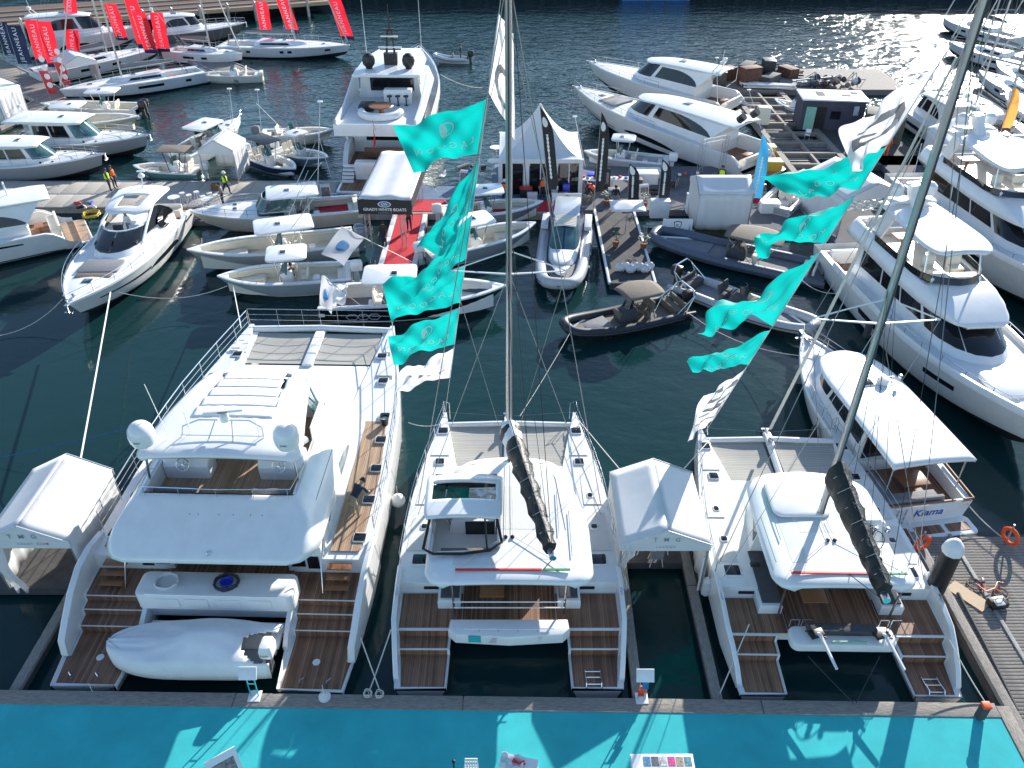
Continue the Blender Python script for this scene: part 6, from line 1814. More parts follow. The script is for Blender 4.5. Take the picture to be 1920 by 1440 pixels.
k = MB(); k.grid(lambda u, v: (.12 * math.sin(v * 5) * u, -.4 - .15 * u, 5.5 - 1.5 * u - .9 * v + .3 * u), 4, 8); k.build('ensign', redf, su, ang=60)

# ================================================================ open boats either side of the red pier
console_boat('fishing_boat', 'cream fishing boat with green windscreen, farthest of three left of red pier', (-10.9, 54.0, 0), (-21.9, 50.9, 0), m=mat('hull_sand', (.55, .51, .44), .3, coat=.3), B=3.3, cuddy=True, top='hard', eng=2, fs=1.05, fb=1.75, top_c=.42, top_l=.26, rods=True)
console_boat('fishing_boat', 'grey-hulled fishing boat with square white hardtop, middle of three left of red pier', (-10.4, 48.7, 0), (-20.3, 45.4, 0), m=mat('hull_ash', (.42, .41, .39), .3, coat=.3), B=3.1, top='hard', eng=2, fs=1.0, fb=1.6, top_c=.45, top_l=.30, engm=navyh)
console_boat('fishing_boat', 'pale blue-grey centre console boat with rounded T-top, nearest of three left of red pier', (-9.9, 43.9, 0), (-17.6, 42.5, 0), m=navyh if False else mat('hull_dove', (.36, .41, .43), .28, coat=.4), B=2.8, top='hard', eng=1, fs=.95, fb=1.3, top_c=.48, top_l=.25, rods=False)
console_boat('fishing_boat', 'white open boat with round T-top, farthest of three right of red pier', (-4.9, 52.6, 0), (2.2, 53.6, 0), m=navyh, B=2.5, top='hard', eng=1, fs=.95, fb=1.35, top_c=.42, top_l=.36, rods=False)
console_boat('fishing_boat', 'grey-hulled open boat with cream seats, middle of three right of red pier', (-5.6, 46.6, 0), (1.6, 49.9, 0), m=mat('hull_steel', (.26, .29, .31), .28, coat=.4), B=2.8, top='hard', eng=1, fs=1.0, fb=1.4, top_c=.42, top_l=.34, rods=True)
xb = console_boat('fishing_boat', 'black-hulled fishing boat with white interior and chain emblem, nearest to the flags', (-11.0, 40.3, 0), (-.35, 40.9, 0), m=blackh, B=3.1, top='hard', topm=wdeck, eng=0, fs=1.15, fb=1.55, inner=wdeck, top_c=.40, top_l=.24, rods=False, bottom=white, capm=white)
for j in range(3):
    k = MB(); p = []
    for a in range(6): p.append((1.56, 1.9 + j * .62 + .34 * math.cos(a * math.pi / 3), .62 + .2 * math.sin(a * math.pi / 3)))
    k.tube([Vector(q) for q in p], .028, 4, closed=True); k.build('emblem_link', letg, xb)
k = MB(); k.grid(lambda u, v: (lerp(-1.2, .9, u), .2 + 1.3 * v, 1.55 - .45 * abs(u - .45) * 2 * (1 - v * .3) + .08 * math.sin(u * 19 + v * 5) + .06 * math.sin(v * 13)), 22, 14); k.build('crumpled_cover', canvas, xb, ang=70, sol=.01)

# ================================================================ inflatables
rib('inflatable_boat', 'white inflatable tender with dark tinted cabin and folding roof, bow towards us', (4.0, 53.2, 0), (2.8, 42.4, 0), mat('tube_silver', (.46, .47, .47), .4, coat=.2), B=3.6, cab=True, arch=False, console=False, eng=0, r=.36, tubes2=navyf)
rib('inflatable_boat', 'black inflatable boat with taupe bimini and grey console, alone in open water', (10.1, 40.6, 0), (3.0, 37.5, 0), mat('tube_black', (.022, .026, .034), .45, var=.15), B=2.7, bim=taupe, eng=1, r=.28, floor=taupe, seatm=taupe, tubes2=dgrey)
rib('inflatable_boat', 'pale grey inflatable boat with folded seats, bow towards the right', (10.2, 43.6, 0), (16.6, 37.6, 0), mat('tube_pale', (.45, .47, .48), .5), B=2.7, eng=1, arch=True, r=.29, floor=mgrey)
rib('inflatable_boat', 'dark blue-grey inflatable boat with taupe sunshade, moored before the closed white marquee', (19.6, 44.2, 0), (9.6, 49.4, 0), mat('tube_slate', (.10, .12, .16), .5), B=3.4, bim=taupe, eng=1, arch=False, r=.34, floor=mgrey, seatm=cream)

# ================================================================ boats round the left pontoon
def picnic(label, stern, bow, col, zr=2.75):
    stern, bow = Vector(stern), Vector(bow); L = (bow - stern).length
    t = thing('cabin_cruiser', label, 'boat', (stern.x, stern.y, 0), head(stern, bow), None)
    H = Hull(L, L * .33, 1.15, 1.75, rake=.05, tmax=.42, stern=.9, p=2.2, draft=.5, flare=.95, sp=1.5)
    H.hull(t, col, antif); H.cap(t, white, w=.12, h=.06); H.well(t, white, teak, .3, L * .26, .6, w=.25); H.deck(t, wdeck, L * .25, camber=.14)
    B = L * .33
    r0 = ring(L * .24, L * .72, B * .40, B * .34, L * .17, 1.15, dz=.2); r1 = ring(L * .24, L * .66, B * .39, B * .33, L * .13, 1.68); r2 = ring(L * .24, L * .56, B * .36, B * .30, L * .07, zr - .08)
    body(t, [r0, r1, r2], white, 'cabin')
    panes(t, r1, r2, [(.3, 1.8), (2.0, 3.7), (12.3, 14.0), (14.2, 15.7)], glass, .12, .86, off=.03, name='side_window')
    panes(t, r1, r2, [(4.3, 7.75), (8.25, 11.7)], bglass, .06, .92, off=.03, name='windscreen')
    rf = roof_surf(t, lambda u, v: ((u - .5) * 2 * (B * .42 - .1 * v - .35 * max(0, v - .85) / .15 * .8), lerp(L * .06, L * .60, v), zr + .09 * (1 - (2 * u - 1) ** 2) + .04 * math.sin(3 * v)), white, 14, 16, .1, name='roof', ang=60)
    hatch(rf, 0, L * .42, zr + .12, .6, .45)
    k = MB(); k.tube([(.3, L * .2, zr), (.3, L * .14, zr + .8), (-.3, L * .14, zr + .8), (-.3, L * .2, zr)], .035, 6); k.lathe([(.2, zr + .8), (.24, zr + .9), (.05, zr + 1.02)], (0, L * .14, 0), 12); k.build('radar_bracket', white, rf)
    for yy in (.60, .68):
        for sg in (1, -1):
            k = MB(); k.lathe([(.11, 0), (.11, .03), (.03, .035)], (0, 0, 0), 10, axis='x'); k.build('porthole', glass, t, loc=(sg * (B * .36 if yy < .65 else B * .31), L * yy, 1.52)); 
    H.rail(t, L * .3, L * .99, h=.6, inset=.1, step=L * .11, r=.018)
    anchor_gear(t, H)
    return t
pgrey = mat('hull_warm_grey', (.33, .33, .335), .28, var=.04, scale=1, coat=.4)
picnic('grey-hulled cabin cruiser moored along the pale pontoon, nearer of two alike', (-43.2, 61.9, 0), (-32.4, 61.9, 0), pgrey)
picnic('grey-hulled cabin cruiser with white roof, farther of two alike behind the pale pontoon', (-42.5, 67.4, 0), (-30.5, 66.4, 0), pgrey, 3.0)
console_boat('open_boat', 'cream open boat with white windscreen, bow right, behind the two grey cruisers', (-43.5, 72.6, 0), (-33.5, 72.3, 0), m=mat('hull_cream', (.60, .55, .40), .35), B=3.0, top='hard', eng=1, fs=1.1, fb=1.5, rods=False, top_c=.4, top_l=.22)
console_boat('open_boat', 'white open boat with high T-top and black outboards, bow left below the big sailing yacht', (-35.3, 77.0, 0), (-44.6, 77.0, 0), m=white, B=2.7, top='hard', eng=2, engm=black, fs=.95, fb=1.3, rods=False, top_c=.36, top_l=.26)
console_boat('open_boat', 'green-hulled open boat with brown sunshade beside the small white marquee', (-24.6, 61.2, 0), (-30.0, 61.5, 0), m=greenh, B=2.2, top='soft', topm=taupe, eng=1, fs=.75, fb=1.0, rods=False, inner=cream, top_c=.36, top_l=.36)
console_boat('open_boat', 'white fishing boat with tall square hardtop behind the small white marquee', (-27.2, 63.6, 0), (-24.2, 71.6, 0), m=white, B=2.9, top='hard', eng=1, fs=1.1, fb=1.6, rods=False, top_c=.46, top_l=.30, cuddy=True)
console_boat('open_boat', 'small dark-hulled boat with black square sunshade, bow towards the blue landing', (-21.8, 65.2, 0), (-17.0, 60.9, 0), m=navyf, B=2.2, top='soft', topm=black, eng=1, fs=.75, fb=.95, rods=False, inner=wdeck, top_c=.4, top_l=.34)
console_boat('open_boat', 'white runabout with grey outboard, bow right, left of the superyacht', (-22.0, 69.6, 0), (-15.6, 69.8, 0), m=mat('hull_bone', (.62, .61, .58), .3), B=2.3, top=None, eng=1, engm=mgrey, fs=.85, fb=1.15, rods=False)
console_boat('open_boat', 'white centre console boat with pale frame top, between runabout and blue landing', (-19.6, 66.0, 0), (-14.9, 63.3, 0), m=navyh, B=2.1, top='hard', eng=1, fs=.75, fb=1.0, rods=True, inner=wdeck, top_l=.22)
console_boat('open_boat', 'grey aluminium fishing boat on the display pontoon, bow left below the long yacht', (12.6, 62.9, 0), (5.9, 64.4, 0), m=sgrey, B=2.3, top='hard', topm=sgrey, eng=1, fs=.9, fb=1.15, rods=False, top_l=.22, inner=wdeck, top_c=.55)
console_boat('open_boat', 'white workboat moored before the framed pier, seen past the teal flag', (18.6, 53.4, 0), (23.4, 60.0, 0), m=sgrey, B=2.6, top=None, eng=0, fs=1.0, fb=1.3, rods=False, inner=wdeck)
console_boat('open_boat', 'small white dinghy moored beside the framed pier and dark shed', (28.6, 76.5, 0), (25.9, 80.4, 0), m=white, B=1.7, top=None, eng=1, fs=.5, fb=.7, rods=False, inner=sgrey)
console_boat('open_boat', 'white console boat moored by the timber jetty, below the far sailing yachts', (-26.9, 89.4, 0), (-33.6, 88.4, 0), m=cream, B=2.2, top=None, eng=0, fs=.75, fb=1.0, rods=False)
dg_ = rib('inflatable_boat', 'small grey inflatable with two people crossing the open harbour', (-4.9, 96.7, 0), (-8.9, 96.9, 0), sgrey, B=1.7, arch=False, console=False, eng=1, r=.24)

# ================================================================ sailing yachts
sailing_yacht('sailing_yacht', 'pale blue-grey sailing yacht with long dark hull window, top left', (-33.2, 89.6, 0), (-44.6, 80.9, 0), m=mat('hull_ice', (.56, .61, .65), .25, coat=.4), mast=17, B=4.0, boom=True, cover=True, wins=((.34, .52), (.14, .18)))
sailing_yacht('sailing_yacht', 'white sailing yacht with two red boards on deck, behind the pale blue one', (-51, 88.5, 0), (-41.2, 98.5, 0), m=white, mast=17, B=4.0)
sailing_yacht('sailing_yacht', 'white sailing yacht with square dark hull windows, bow right at the jetty end', (-34.6, 101.2, 0), (-19.0, 99.2, 0), m=mat('hull_pearl', (.62, .65, .67), .25, coat=.4), mast=18, B=4.4, wins=((.24, .27), (.50, .53), (.56, .59), (.83, .87)))
sailing_yacht('sailing_yacht', 'white cruising yacht with canvas cockpit cover, left of the jetty end', (-40.0, 98.6, 0), (-33.0, 92.0, 0) if False else (-30.5, 95.2, 0), m=white, mast=15, B=3.3)
sailing_yacht('sailing_yacht', 'white sailing yacht with dark sail cover moored right of the sun glitter', (43.2, 68.0, 0), (43.6, 82.0, 0), m=white, mast=15.5, B=4.2, wins=((.3, .36), (.62, .68)), coverm=dgrey)
sailing_yacht('sailing_yacht', 'white sailing yacht at the right edge behind the far marquee', (46.5, 56.5, 0), (41.9, 67.2, 0), m=white, mast=15, B=3.8, wins=((.3, .5),), coverm=mgrey)
sailing_yacht('sailing_yacht', 'white sailing yacht beyond the dark-covered one, deep in the glitter', (57.5, 92, 0), (52.0, 101, 0), m=white, mast=16, B=3.9, coverm=mgrey)
coupe_yacht('motor_yacht', 'white motor yacht among the sailing yachts at the right edge', (48.6, 66.5, 0), (47.2, 78.5, 0), B=4.2, fs=1.4, fb=2.0, cab=(.2, .66), roof=(.14, .56), zr=3.4, pad=False, arch=True)
sailing_yacht('sailing_yacht', 'white sailing yacht at the top right corner, bow towards the quay', (62.0, 104, 0), (57.0, 114, 0), m=white, mast=16, B=3.9, coverm=dgrey)
sailing_yacht('sailing_yacht', 'small white sailing yacht between two larger ones at right', (54.0, 82, 0), (53.2, 92, 0), m=white, mast=14, B=3.4, coverm=mgrey)
coupe_yacht('motor_yacht', 'white motor yacht behind the far right marquee', (38.6, 67.5, 0), (36.5, 78.0, 0), B=3.9, fs=1.3, fb=1.9, cab=(.2, .66), roof=(.14, .56), zr=3.3, pad=False, arch=True)
sailing_yacht('sailing_yacht', 'white yacht with grey sail cover, farthest right in the glitter', (52.0, 76.0, 0), (49.4, 88.0, 0), m=white, mast=16, B=3.8, coverm=dgrey)

# ================================================================ motor boats at the far left
coupe_yacht('motor_yacht', 'white motor yacht with dark flybridge enclosure beside the red flags, far left', (-57.5, 100.5, 0), (-45.2, 103.6, 0), B=4.4, fs=1.8, fb=2.5, cab=(.15, .75), roof=(.1, .6), zr=4.2, pad=False, arch=True, hullwin=(.3, .6))
coupe_yacht('motor_yacht', 'dark-hulled motor launch with white roof and radar, under the boardwalk', (-45.0, 104.6, 0), (-33.8, 108.6, 0), B=3.8, fs=1.5, fb=1.9, cab=(.22, .6), roof=(.1, .5), zr=3.3, m=mat('hull_charcoal', (.12, .125, .13), .3), pad=False, arch=True, hullwin=None)
coupe_yacht('motor_yacht', 'white cabin boat at the left edge beside the timber jetty', (-53.0, 80.0, 0), (-47.5, 76.0, 0), B=2.6, fs=1.1, fb=1.4, cab=(.2, .7), roof=(.15, .55), zr=2.5, pad=False, hullwin=None, cockpit=False)

# ================================================================ marquees
def proj(p):
    d = p[1] * _c + (CAMH - p[2]) * _s
    return 960 + FPX * p[0] / d, 720 - FPX * (p[1] * _s - (CAMH - p[2]) * _c) / d
mq = marquee('marquee', 'white pitched marquee with grey lettering between the two sailing catamarans', (5.42, 21.4), 0, 3.15, 3.7, 2.5, 3.2, .45, walls=(1, 1, 0, 0), text=[('T M G', .26, .28, letg), ('LAGOON', .12, -.08, letg)])
k = MB(); k.grid(lambda u, v: (-1.5 + .42 * u * (1 - .55 * math.sin(math.pi * v) * (v < .8)) + .05 * math.sin(v * 9), -1.84 + .08 * math.sin(u * 16 + v * 3), lerp(.0, 2.45, v)), 18, 10); k.build('tied_curtain', pvc, mq, ang=60)
k = MB(); k.box((1.45, -1.84, .9), (.06, .06, 1.9)); k.build('curtain_pole', wpaint, mq)
mq2 = marquee('marquee', 'white pitched marquee at the left edge beside the power catamaran', (-17.2, 21.55), 0, 3.05, 3.75, 2.5, 3.3, .45, walls=(1, 1, 0, 0), text=[('T M G', .28, .3, letg), ('YACHT', .13, -.06, letg)])
lettering('CLUB', .13, lambda x, y: (.62 + x, -1.875 * 1.025 - .022, 2.44 + y), letr, mq2, sp=1.5)
k = MB(); k.grid(lambda u, v: (-1.45 + .7 * u * (1 - .3 * v) + .05 * math.sin(v * 9), -1.86 - .25 * math.sin(math.pi * v) * u + .09 * math.sin(u * 13 + v * 3), lerp(-.2, 2.45, v)), 18, 10); k.build('loose_curtain', pvc, mq2, ang=60)
c = P(418, 338, .5); marquee('marquee', 'small white pitched marquee on the pale pontoon at left', (c.x, c.y + 1.4), R(-4), 2.7, 2.8, 2.35, 3.1, .5, walls=(0, 1, 1, 0))
c = P(1352, 432, .5); marquee('marquee', 'closed white marquee with plain front sheet behind the inflatables', (c.x, c.y + 1.6), R(90), 3.2, 3.6, 2.6, 3.3, .5, walls=(1, 1, 1, 1))
c = P(1600, 430, .5); marquee('marquee', 'white pitched marquee behind the teal flag, left of the flybridge yacht', (c.x, c.y + 1.8), R(14), 4.4, 5.0, 2.7, 3.6, .45, walls=(1, 0, 1, 0), valance=.15)
c = P(1815, 345, .5); marquee('marquee', 'white pitched marquee on the far right with cream front opening', (c.x + .5, c.y + 2.4), R(-6), 5.0, 4.5, 2.8, 3.9, .45, walls=(1, 1, 1, 1), text=None)
mb = MB(); mb.box((c.x + 1.0, c.y + 2.8, .2), (12, 7, .5)); structure('display_pontoon', mb, gcarpet)
c = P(145, 165, .5); marquee('marquee', 'white clear-sided marquee on the jetty among the red flags', (c.x, c.y + 1.2), R(40), 3.2, 3.6, 2.6, 3.3, .4, walls=(1, 1, 0, 0))
c = P(8, 225, .5); marquee('marquee', 'white marquee with beige wall at the left picture edge', (c.x - 1.0, c.y + 1), R(-5), 3.6, 3.6, 2.5, 3.2, .4, walls=(1, 1, 1, 1))

# pagoda pavilion with framed windows
pg = thing('pagoda_marquee', 'large white pagoda pavilion with tall peaked roof and dark windows', 'tent', (2.1, 59.8, .46))
def pag(u, v):
    a, r = u * 4, 1 - v
    i = int(min(a, 3.999)); f = a - i
    cor = [(-3, -3), (3, -3), (3, 3), (-3, 3), (-3, -3)]
    x, y = lerp(cor[i][0], cor[i + 1][0], f), lerp(cor[i][1], cor[i + 1][1], f)
    return (x * max(r, .02), y * max(r, .02), 2.75 + 3.1 * (1 - r) ** 1.75 - .0)
k = MB(); k.grid(pag, 16, 14); k.build('peaked_roof', pvc, pg, ang=25)
k = MB()
for i, (x, y) in enumerate(((-3, -3), (3, -3), (3, 3), (-3, 3))): k.box((x * .985, y * .985, 1.37), (.3, .3, 2.74))
for sx in (-1, 1): k.box((sx * 2.95, 0, 2.6), (.16, 5.7, .3)); k.box((0, sx * 2.95, 2.6), (5.7, .16, .3))
k.build('frame', wpaint, pg)
for j, x in enumerate((-2.1, 0, 2.1)):
    w = MB(); w.box((x, -2.93, 1.2), (1.55, .05, 2.35)); w.build('window', glass, pg)
    w = MB(); w.box((x, -2.97, 1.2), (.08, .06, 2.35)); w.build('mullion', wpaint, pg)
for x in (-1.05, 1.05): w = MB(); w.box((x, -2.95, 1.3), (.42, .12, 2.6)); w.build('pilaster', wpaint, pg)
k = MB()
for sx in (-1, 1): k.box((sx * 2.93, 0, 1.2), (.05, 5.5, 2.4))
k.box((0, 2.93, 1.2), (5.5, .05, 2.4)); k.build('side_wall', pvc, pg)

# canopy over the red pier carried by lattice columns
cn = thing('pier_canopy', 'white canopy with black fascia sign on lattice columns above the red pier', 'canopy', (-8.05, 47.6, .5), R(-2.5))
k = MB(); k.grid(lambda u, v: (lerp(-1.68, 1.68, u), lerp(0, 8.6, v), 3.45 + .12 * math.sin(u * math.pi * 4) * .4 + .1 * math.sin(math.pi * u)), 20, 12); k.build('canopy_sheet', pvc, cn, ang=60, sol=.03)
k = MB(); k.box((0, -.03, 2.98), (3.4, .06, .96)); fa = k.build('fascia_sign', blackf, cn)
lettering('GRADY-WHITE BOATS', .27, lambda x, y: (x, -.07, 2.82 + y), letw, fa)
lettering('AUSTRALIA', .12, lambda x, y: (x, -.07, 2.6 + y), letg, fa, sp=1.6)
k = MB(); k.add([(.42 * math.cos(a), -.068, 3.18 + .2 * math.sin(a)) for a in [2 * math.pi * j / 24 for j in range(24)]], [tuple(range(24))]); k.build('emblem', letw, fa, ang=0)
k = MB(); k.add([(.36 * math.cos(a), -.073, 3.18 + .16 * math.sin(a)) for a in [2 * math.pi * j / 24 for j in range(24)]], [tuple(range(24))]); k.build('emblem_field', bluef, fa, ang=0)
lettering('GW', .24, lambda x, y: (x, -.078, 3.18 + y), letw, fa)
for sx in (1, -1): k = MB(); k.box((sx * 1.7, 4.3, 3.1), (.05, 8.6, .7)); k.build('side_fascia', blackf, cn)
def lattice(t, x, y, h, w=.3, z0=0):
    m = MB()
    cs = [(x - w / 2, y - w / 2), (x + w / 2, y - w / 2), (x + w / 2, y + w / 2), (x - w / 2, y + w / 2)]
    for a in cs: m.tube([(a[0], a[1], z0), (a[0], a[1], h)], .022, 5)
    n = int((h - z0) / .35)
    for j in range(n):
        za, zb = z0 + (h - z0) * j / n, z0 + (h - z0) * (j + 1) / n
        for q in range(4):
            a, b = cs[q], cs[(q + 1) % 4]
            if j % 2: a, b = b, a
            m.tube([(a[0], a[1], za), (b[0], b[1], zb)], .011, 4)
    return m.build('lattice_column', alu, t)
for sx in (-1.3, 1.0):
    for yy in (.35, 8.2): lattice(cn, sx, yy, 3.4)
# lattice stand and boards on the display pontoon
ls = thing('lattice_tower', 'aluminium lattice truss tower standing below the long yacht', 'truss', (14.6, 60.2, .46), R(20))
lattice(ls, 0, 0, 3.0); lattice(ls, 2.2, .3, 3.0); k = MB(); k.tube([(0, 0, 3), (2.2, .3, 3)], .05, 6); k.tube([(0, 0, 2.7), (2.2, .3, 2.7)], .05, 6); k.build('top_bar', wpaint, ls)
def shield(label, px, py, w, h):
    b = P(px, py, .5); t = thing('display_board', label, 'sign', b)
    k = MB(); k.box((0, 0, h / 2 + .25), (w, .06, h), bev=.01); k.build('panel', wpaint, t)
    k = MB()
    for sx in (-1, 1): k.box((sx * w * .42, .12, .35), (.05, .3, .7))
    k.build('feet', alu, t)
    sh = [(-.34, .3), (0, .4), (.34, .3), (.3, -.1), (0, -.42), (-.3, -.1)]
    k = MB(); k.add([(x * h * .9, -.035, y * h * .9 + h / 2 + .25) for x, y in sh][::-1], [tuple(range(6))]); k.build('shield', letk, t, ang=0)
    k = MB(); k.add([(x * h * .72, -.04, y * h * .72 + h / 2 + .25) for x, y in sh][::-1], [tuple(range(6))]); k.build('shield_field', letw, t, ang=0)
    lettering('SL', .3 * h, lambda x, y: (x, -.045, h / 2 + .25 + y), letk, t)
shield('white board with black shield emblem beside the red carpet', 1062, 392, 2.1, .95)
shield('white board with black shield emblem before the closed marquee', 1268, 440, 2.0, .9)

# ================================================================ dressing flags on the two halyards
def halyard(A, B, py):
    lo, hi = 0.0, 1.0
    for _ in range(40):
        m = (lo + hi) / 2
        if proj(A.lerp(B, m))[1] > py: lo = m
        else: hi = m
    return A.lerp(B, (lo + hi) / 2)
camv = Vector((0, 0, CAMH))
def dress_flag(label, A, B, py_top, py_bot, fly_top, fly_bot, m, ph, text='LAGOON', flip=False, amp=.16, dep=-.7, conc=.14, tm=None, emblem=True, tsize=.30, rot=False, tv=.30, twist=0.0):
    H1, H0 = halyard(A, B, py_top), halyard(A, B, py_bot)
    F1, F0 = PY(fly_top[0], fly_top[1], H1.y + dep), PY(fly_bot[0], fly_bot[1], H0.y + dep)
    mid = (H1 + H0 + F1 + F0) / 4
    Lw, Lh = ((F1 + F0) / 2 - (H1 + H0) / 2).length, (H1 - H0).length
    nrm = (F1 - H0).cross(H1 - F0); nrm.normalize()
    if nrm.y > 0: nrm = -nrm
    def f(u, v, off=0.0):
        p = H0.lerp(H1, v).lerp(F0.lerp(F1, v), u)
        c = H0.lerp(H1, .5).lerp(F0.lerp(F1, .5), u)
        e = math.sin(math.pi * min(max(u, 0), 1))
        p = p + (c - p) * (conc * 2 * e * abs(2 * v - 1))
        u = min(max(u, 0.0), 1.0); v = min(max(v, 0.0), 1.0)
        q = u ** .6
        d = amp * q * (math.sin(2 * math.pi * (1.15 * u - 1.0 * v) + ph) + .55 * math.sin(2 * math.pi * (2.3 * u + 1.1 * v) + 2.1 * ph) + .25 * math.sin(2 * math.pi * (4.5 * u - 1.7 * v) + ph * 3))
        # creases fan out from the upper hoist corner
        ang = math.atan2(1.0 - v, u + .05)
        d += .06 * math.sin(ang * 11 + ph) * min(1, u * 3) * (1.15 - u)
        p = p + nrm * (d + twist * u * (v - .5))
        p = p + Vector((0, 0, -.05)) * math.sin(u * 9 + ph) * u * v
        if off: p = p + (camv - p).normalized() * off
        return p
    t = thing('dressing_flag', label, 'flag', tuple(H0), 0)
    inv = -H0
    k = MB(); k.grid(lambda u, v: f(u, v) + inv, 34, 22); k.build('cloth', m, t, ang=75)
    k = MB(); k.tube([f(0, j / 6) + inv for j in range(7)], .022, 5); k.build('hoist_sleeve', clothw, t)
    if text:
        vs, fs = subtext(text, 1.0, 1.45)
        mx = max(abs(p[0]) for p in vs)
        def g(x, y):
            if rot: return f(min(max(.45 - y * tsize * Lh / Lw, .02), .98), min(max(.5 + x / mx * .36, .02), .98), .025) + inv
            uu = .5 + (x / mx) * .38
            if flip: uu = 1 - uu
            return f(uu, min(max(tv + y * tsize * .55, .02), .98), .025) + inv
        k = MB(); k.add([g(p[0], p[1]) for p in vs], fs); k.build('lettering', tm or letf, t, ang=0)
    if emblem:
        r = .10
        k = MB()
        for a0 in range(0, 15):
            a, b = R(70 + a0 * 16), R(70 + (a0 + 1) * 16); asp = Lh / Lw
            k.add([f(.46 + rr * asp * math.cos(x), .66 + rr * math.sin(x), .025) + inv for rr, x in ((r, a), (r * 1.25, a), (r * 1.25, b), (r, b))], [(0, 1, 2, 3)])
        k.build('emblem_arc', tm or letf, t, ang=0)
        k = MB(); asp = Lh / Lw
        k.add([f(.5 + .06 * asp * math.cos(a), .66 + .12 * math.sin(a), .025) + inv for a in [2 * math.pi * j / 16 for j in range(16)]], [tuple(range(16))]); k.build('emblem_sail', tm or letf, t, ang=0)
    return t
A1, B1 = Vector((-3.0, 28.55, 1.9)), Vector((-.05, 23.7, 21.4))
line('flag_halyard', 'thin halyard carrying flags from the centre catamaran bow to its masthead', [A1, B1], .012, rope)
dress_flag('white pennant at the top of the left flag string, beside the mast', A1, B1, 26, 172, (962, 60), (966, 262), flagw, .4, 'C', tm=letfg, conc=.0, dep=.25, tsize=1.1, tv=.3, emblem=False, amp=.1)
dress_flag('large teal flag spread wide over the superyacht stern, highest of left string', A1, B1, 184, 288, (735, 234), (775, 322), teal, 1.1, conc=.06)
dress_flag('folded teal flag, second of the left string, before the white canopy', A1, B1, 298, 388, (776, 460), (832, 482), teal, 2.6, amp=.17, conc=.0, twist=.3)
dress_flag('narrow dark-folded teal flag, third of the left string', A1, B1, 402, 486, (752, 545), (796, 552), teal, 4.0, amp=.15, conc=.02, twist=.3)
dress_flag('teal flag spread over the black-hulled boat, fourth of the left string', A1, B1, 500, 568, (716, 528), (734, 606), teal, 5.2, conc=.05)
dress_flag('teal flag, lowest of the left string, above the white one', A1, B1, 576, 645, (726, 628), (738, 682), teal, .9, conc=.05)
dress_flag('white flag at the foot of the left flag string', A1, B1, 652, 708, (765, 688), (730, 738), flagw, 2.2, 'TMG', tm=letfg, emblem=False, conc=.05)
A2, B2 = Vector((8.45, 27.1, 1.9)), Vector((11.2, 20.6, 20.8))
line('flag_halyard', 'thin halyard carrying flags from the right catamaran bow to its masthead', [A2, B2], .012, rope)
dress_flag('white flag with grey ring near the top of the right string', A2, B2, 120, 268, (1580, 236), (1590, 328), flagw, 1.7, 'G', tm=letfg, conc=.03, emblem=False, tsize=1.2, tv=.5)
dress_flag('long teal flag pointing left, highest of the right string', A2, B2, 276, 356, (1428, 336), (1500, 372), teal, 3.3, flip=True, conc=.05)
dress_flag('teal flag with letters at both ends, second of the right string', A2, B2, 364, 456, (1412, 420), (1424, 488), teal, .7, flip=True, amp=.22, conc=.16, twist=.5)
dress_flag('tall folded teal flag, third of the right string, above the pale inflatable', A2, B2, 470, 612, (1330, 566), (1314, 640), teal, 2.9, flip=True, amp=.24, conc=.2, twist=.5)
dress_flag('small teal flag, lowest of the right string', A2, B2, 620, 684, (1292, 684), (1300, 698), teal, 4.5, flip=True, amp=.16, conc=.05)
dress_flag('white flag with large grey letters at the foot of the right string', A2, B2, 690, 788, (1318, 742), (1288, 828), flagw, 1.3, 'TMG', tm=letfg, emblem=False, conc=.02, rot=True, tsize=.5, amp=.08)

# ================================================================ feather flags and banners
def pole_flag(name, label, base, top, w, m, **kw):
    b = P(base[0], base[1], .5); tp = PY(top[0], top[1], b.y)
    return banner(name, label, tuple(b), tp.z - .5, w, m, lean=(tp.x - b.x, 0), **kw)
pole_flag('feather_flag', 'black feather flag with white emblem before the pagoda pavilion', (1032, 398), (1012, 196), .75, blackf, strip=True, sub=(.4, .82, .3), tsize=.34)
pole_flag('feather_flag', 'black feather flag with white emblem against the long yacht bow', (1112, 400), (1128, 206), .7, blackf, strip=True, sub=(.4, .82, .3), tsize=.34)
pole_flag('feather_flag', 'black feather flag with white emblem left of the lattice tower', (1176, 402), (1180, 304), .75, blackf, strip=True, sub=(.4, .82, .3), tsize=.26)
pole_flag('feather_flag', 'black feather flag with white emblem right beside the lattice tower', (1232, 398), (1242, 296), .75, blackf, strip=True, sub=(.4, .82, .3), tsize=.26)
pole_flag('feather_flag', 'blue feather flag with white lettering right of the closed marquee', (1398, 418), (1430, 248), .75, bluef, strip=True, foot=redf)
pole_flag('feather_flag', 'pale blue feather flag with white lettering before the far right marquee', (1762, 372), (1806, 244), .9, bluef, text='MARINE', tsize=.5)
pole_flag('feather_flag', 'small orange feather flag on the sailing yacht at the right edge', (1872, 262), (1902, 160), .9, orangef)
reds = [((75, 140), (45, 36), 'leftmost'), ((97, 150), (68, 38), 'second from the left'), ((128, 132), (122, 55), 'low, above the clear-sided marquee'), ((128, 90), (118, -12), 'high, above the clear-sided marquee'),
        ((225, 95), (194, 6), 'narrow, beside the pale yacht mast'), ((268, 118), (230, -8), 'high, right of the pale yacht mast'), ((280, 122), (246, 20), 'overlapping the high one right of the mast'), ((300, 118), (280, 22), 'rightmost of the main row'),
        ((492, 80), (478, 2), 'beside the white cruising yacht mast'), ((548, 84), (512, -16), 'above the jetty end'), ((650, 98), (612, -10), 'alone on the pearl yacht forestay')]
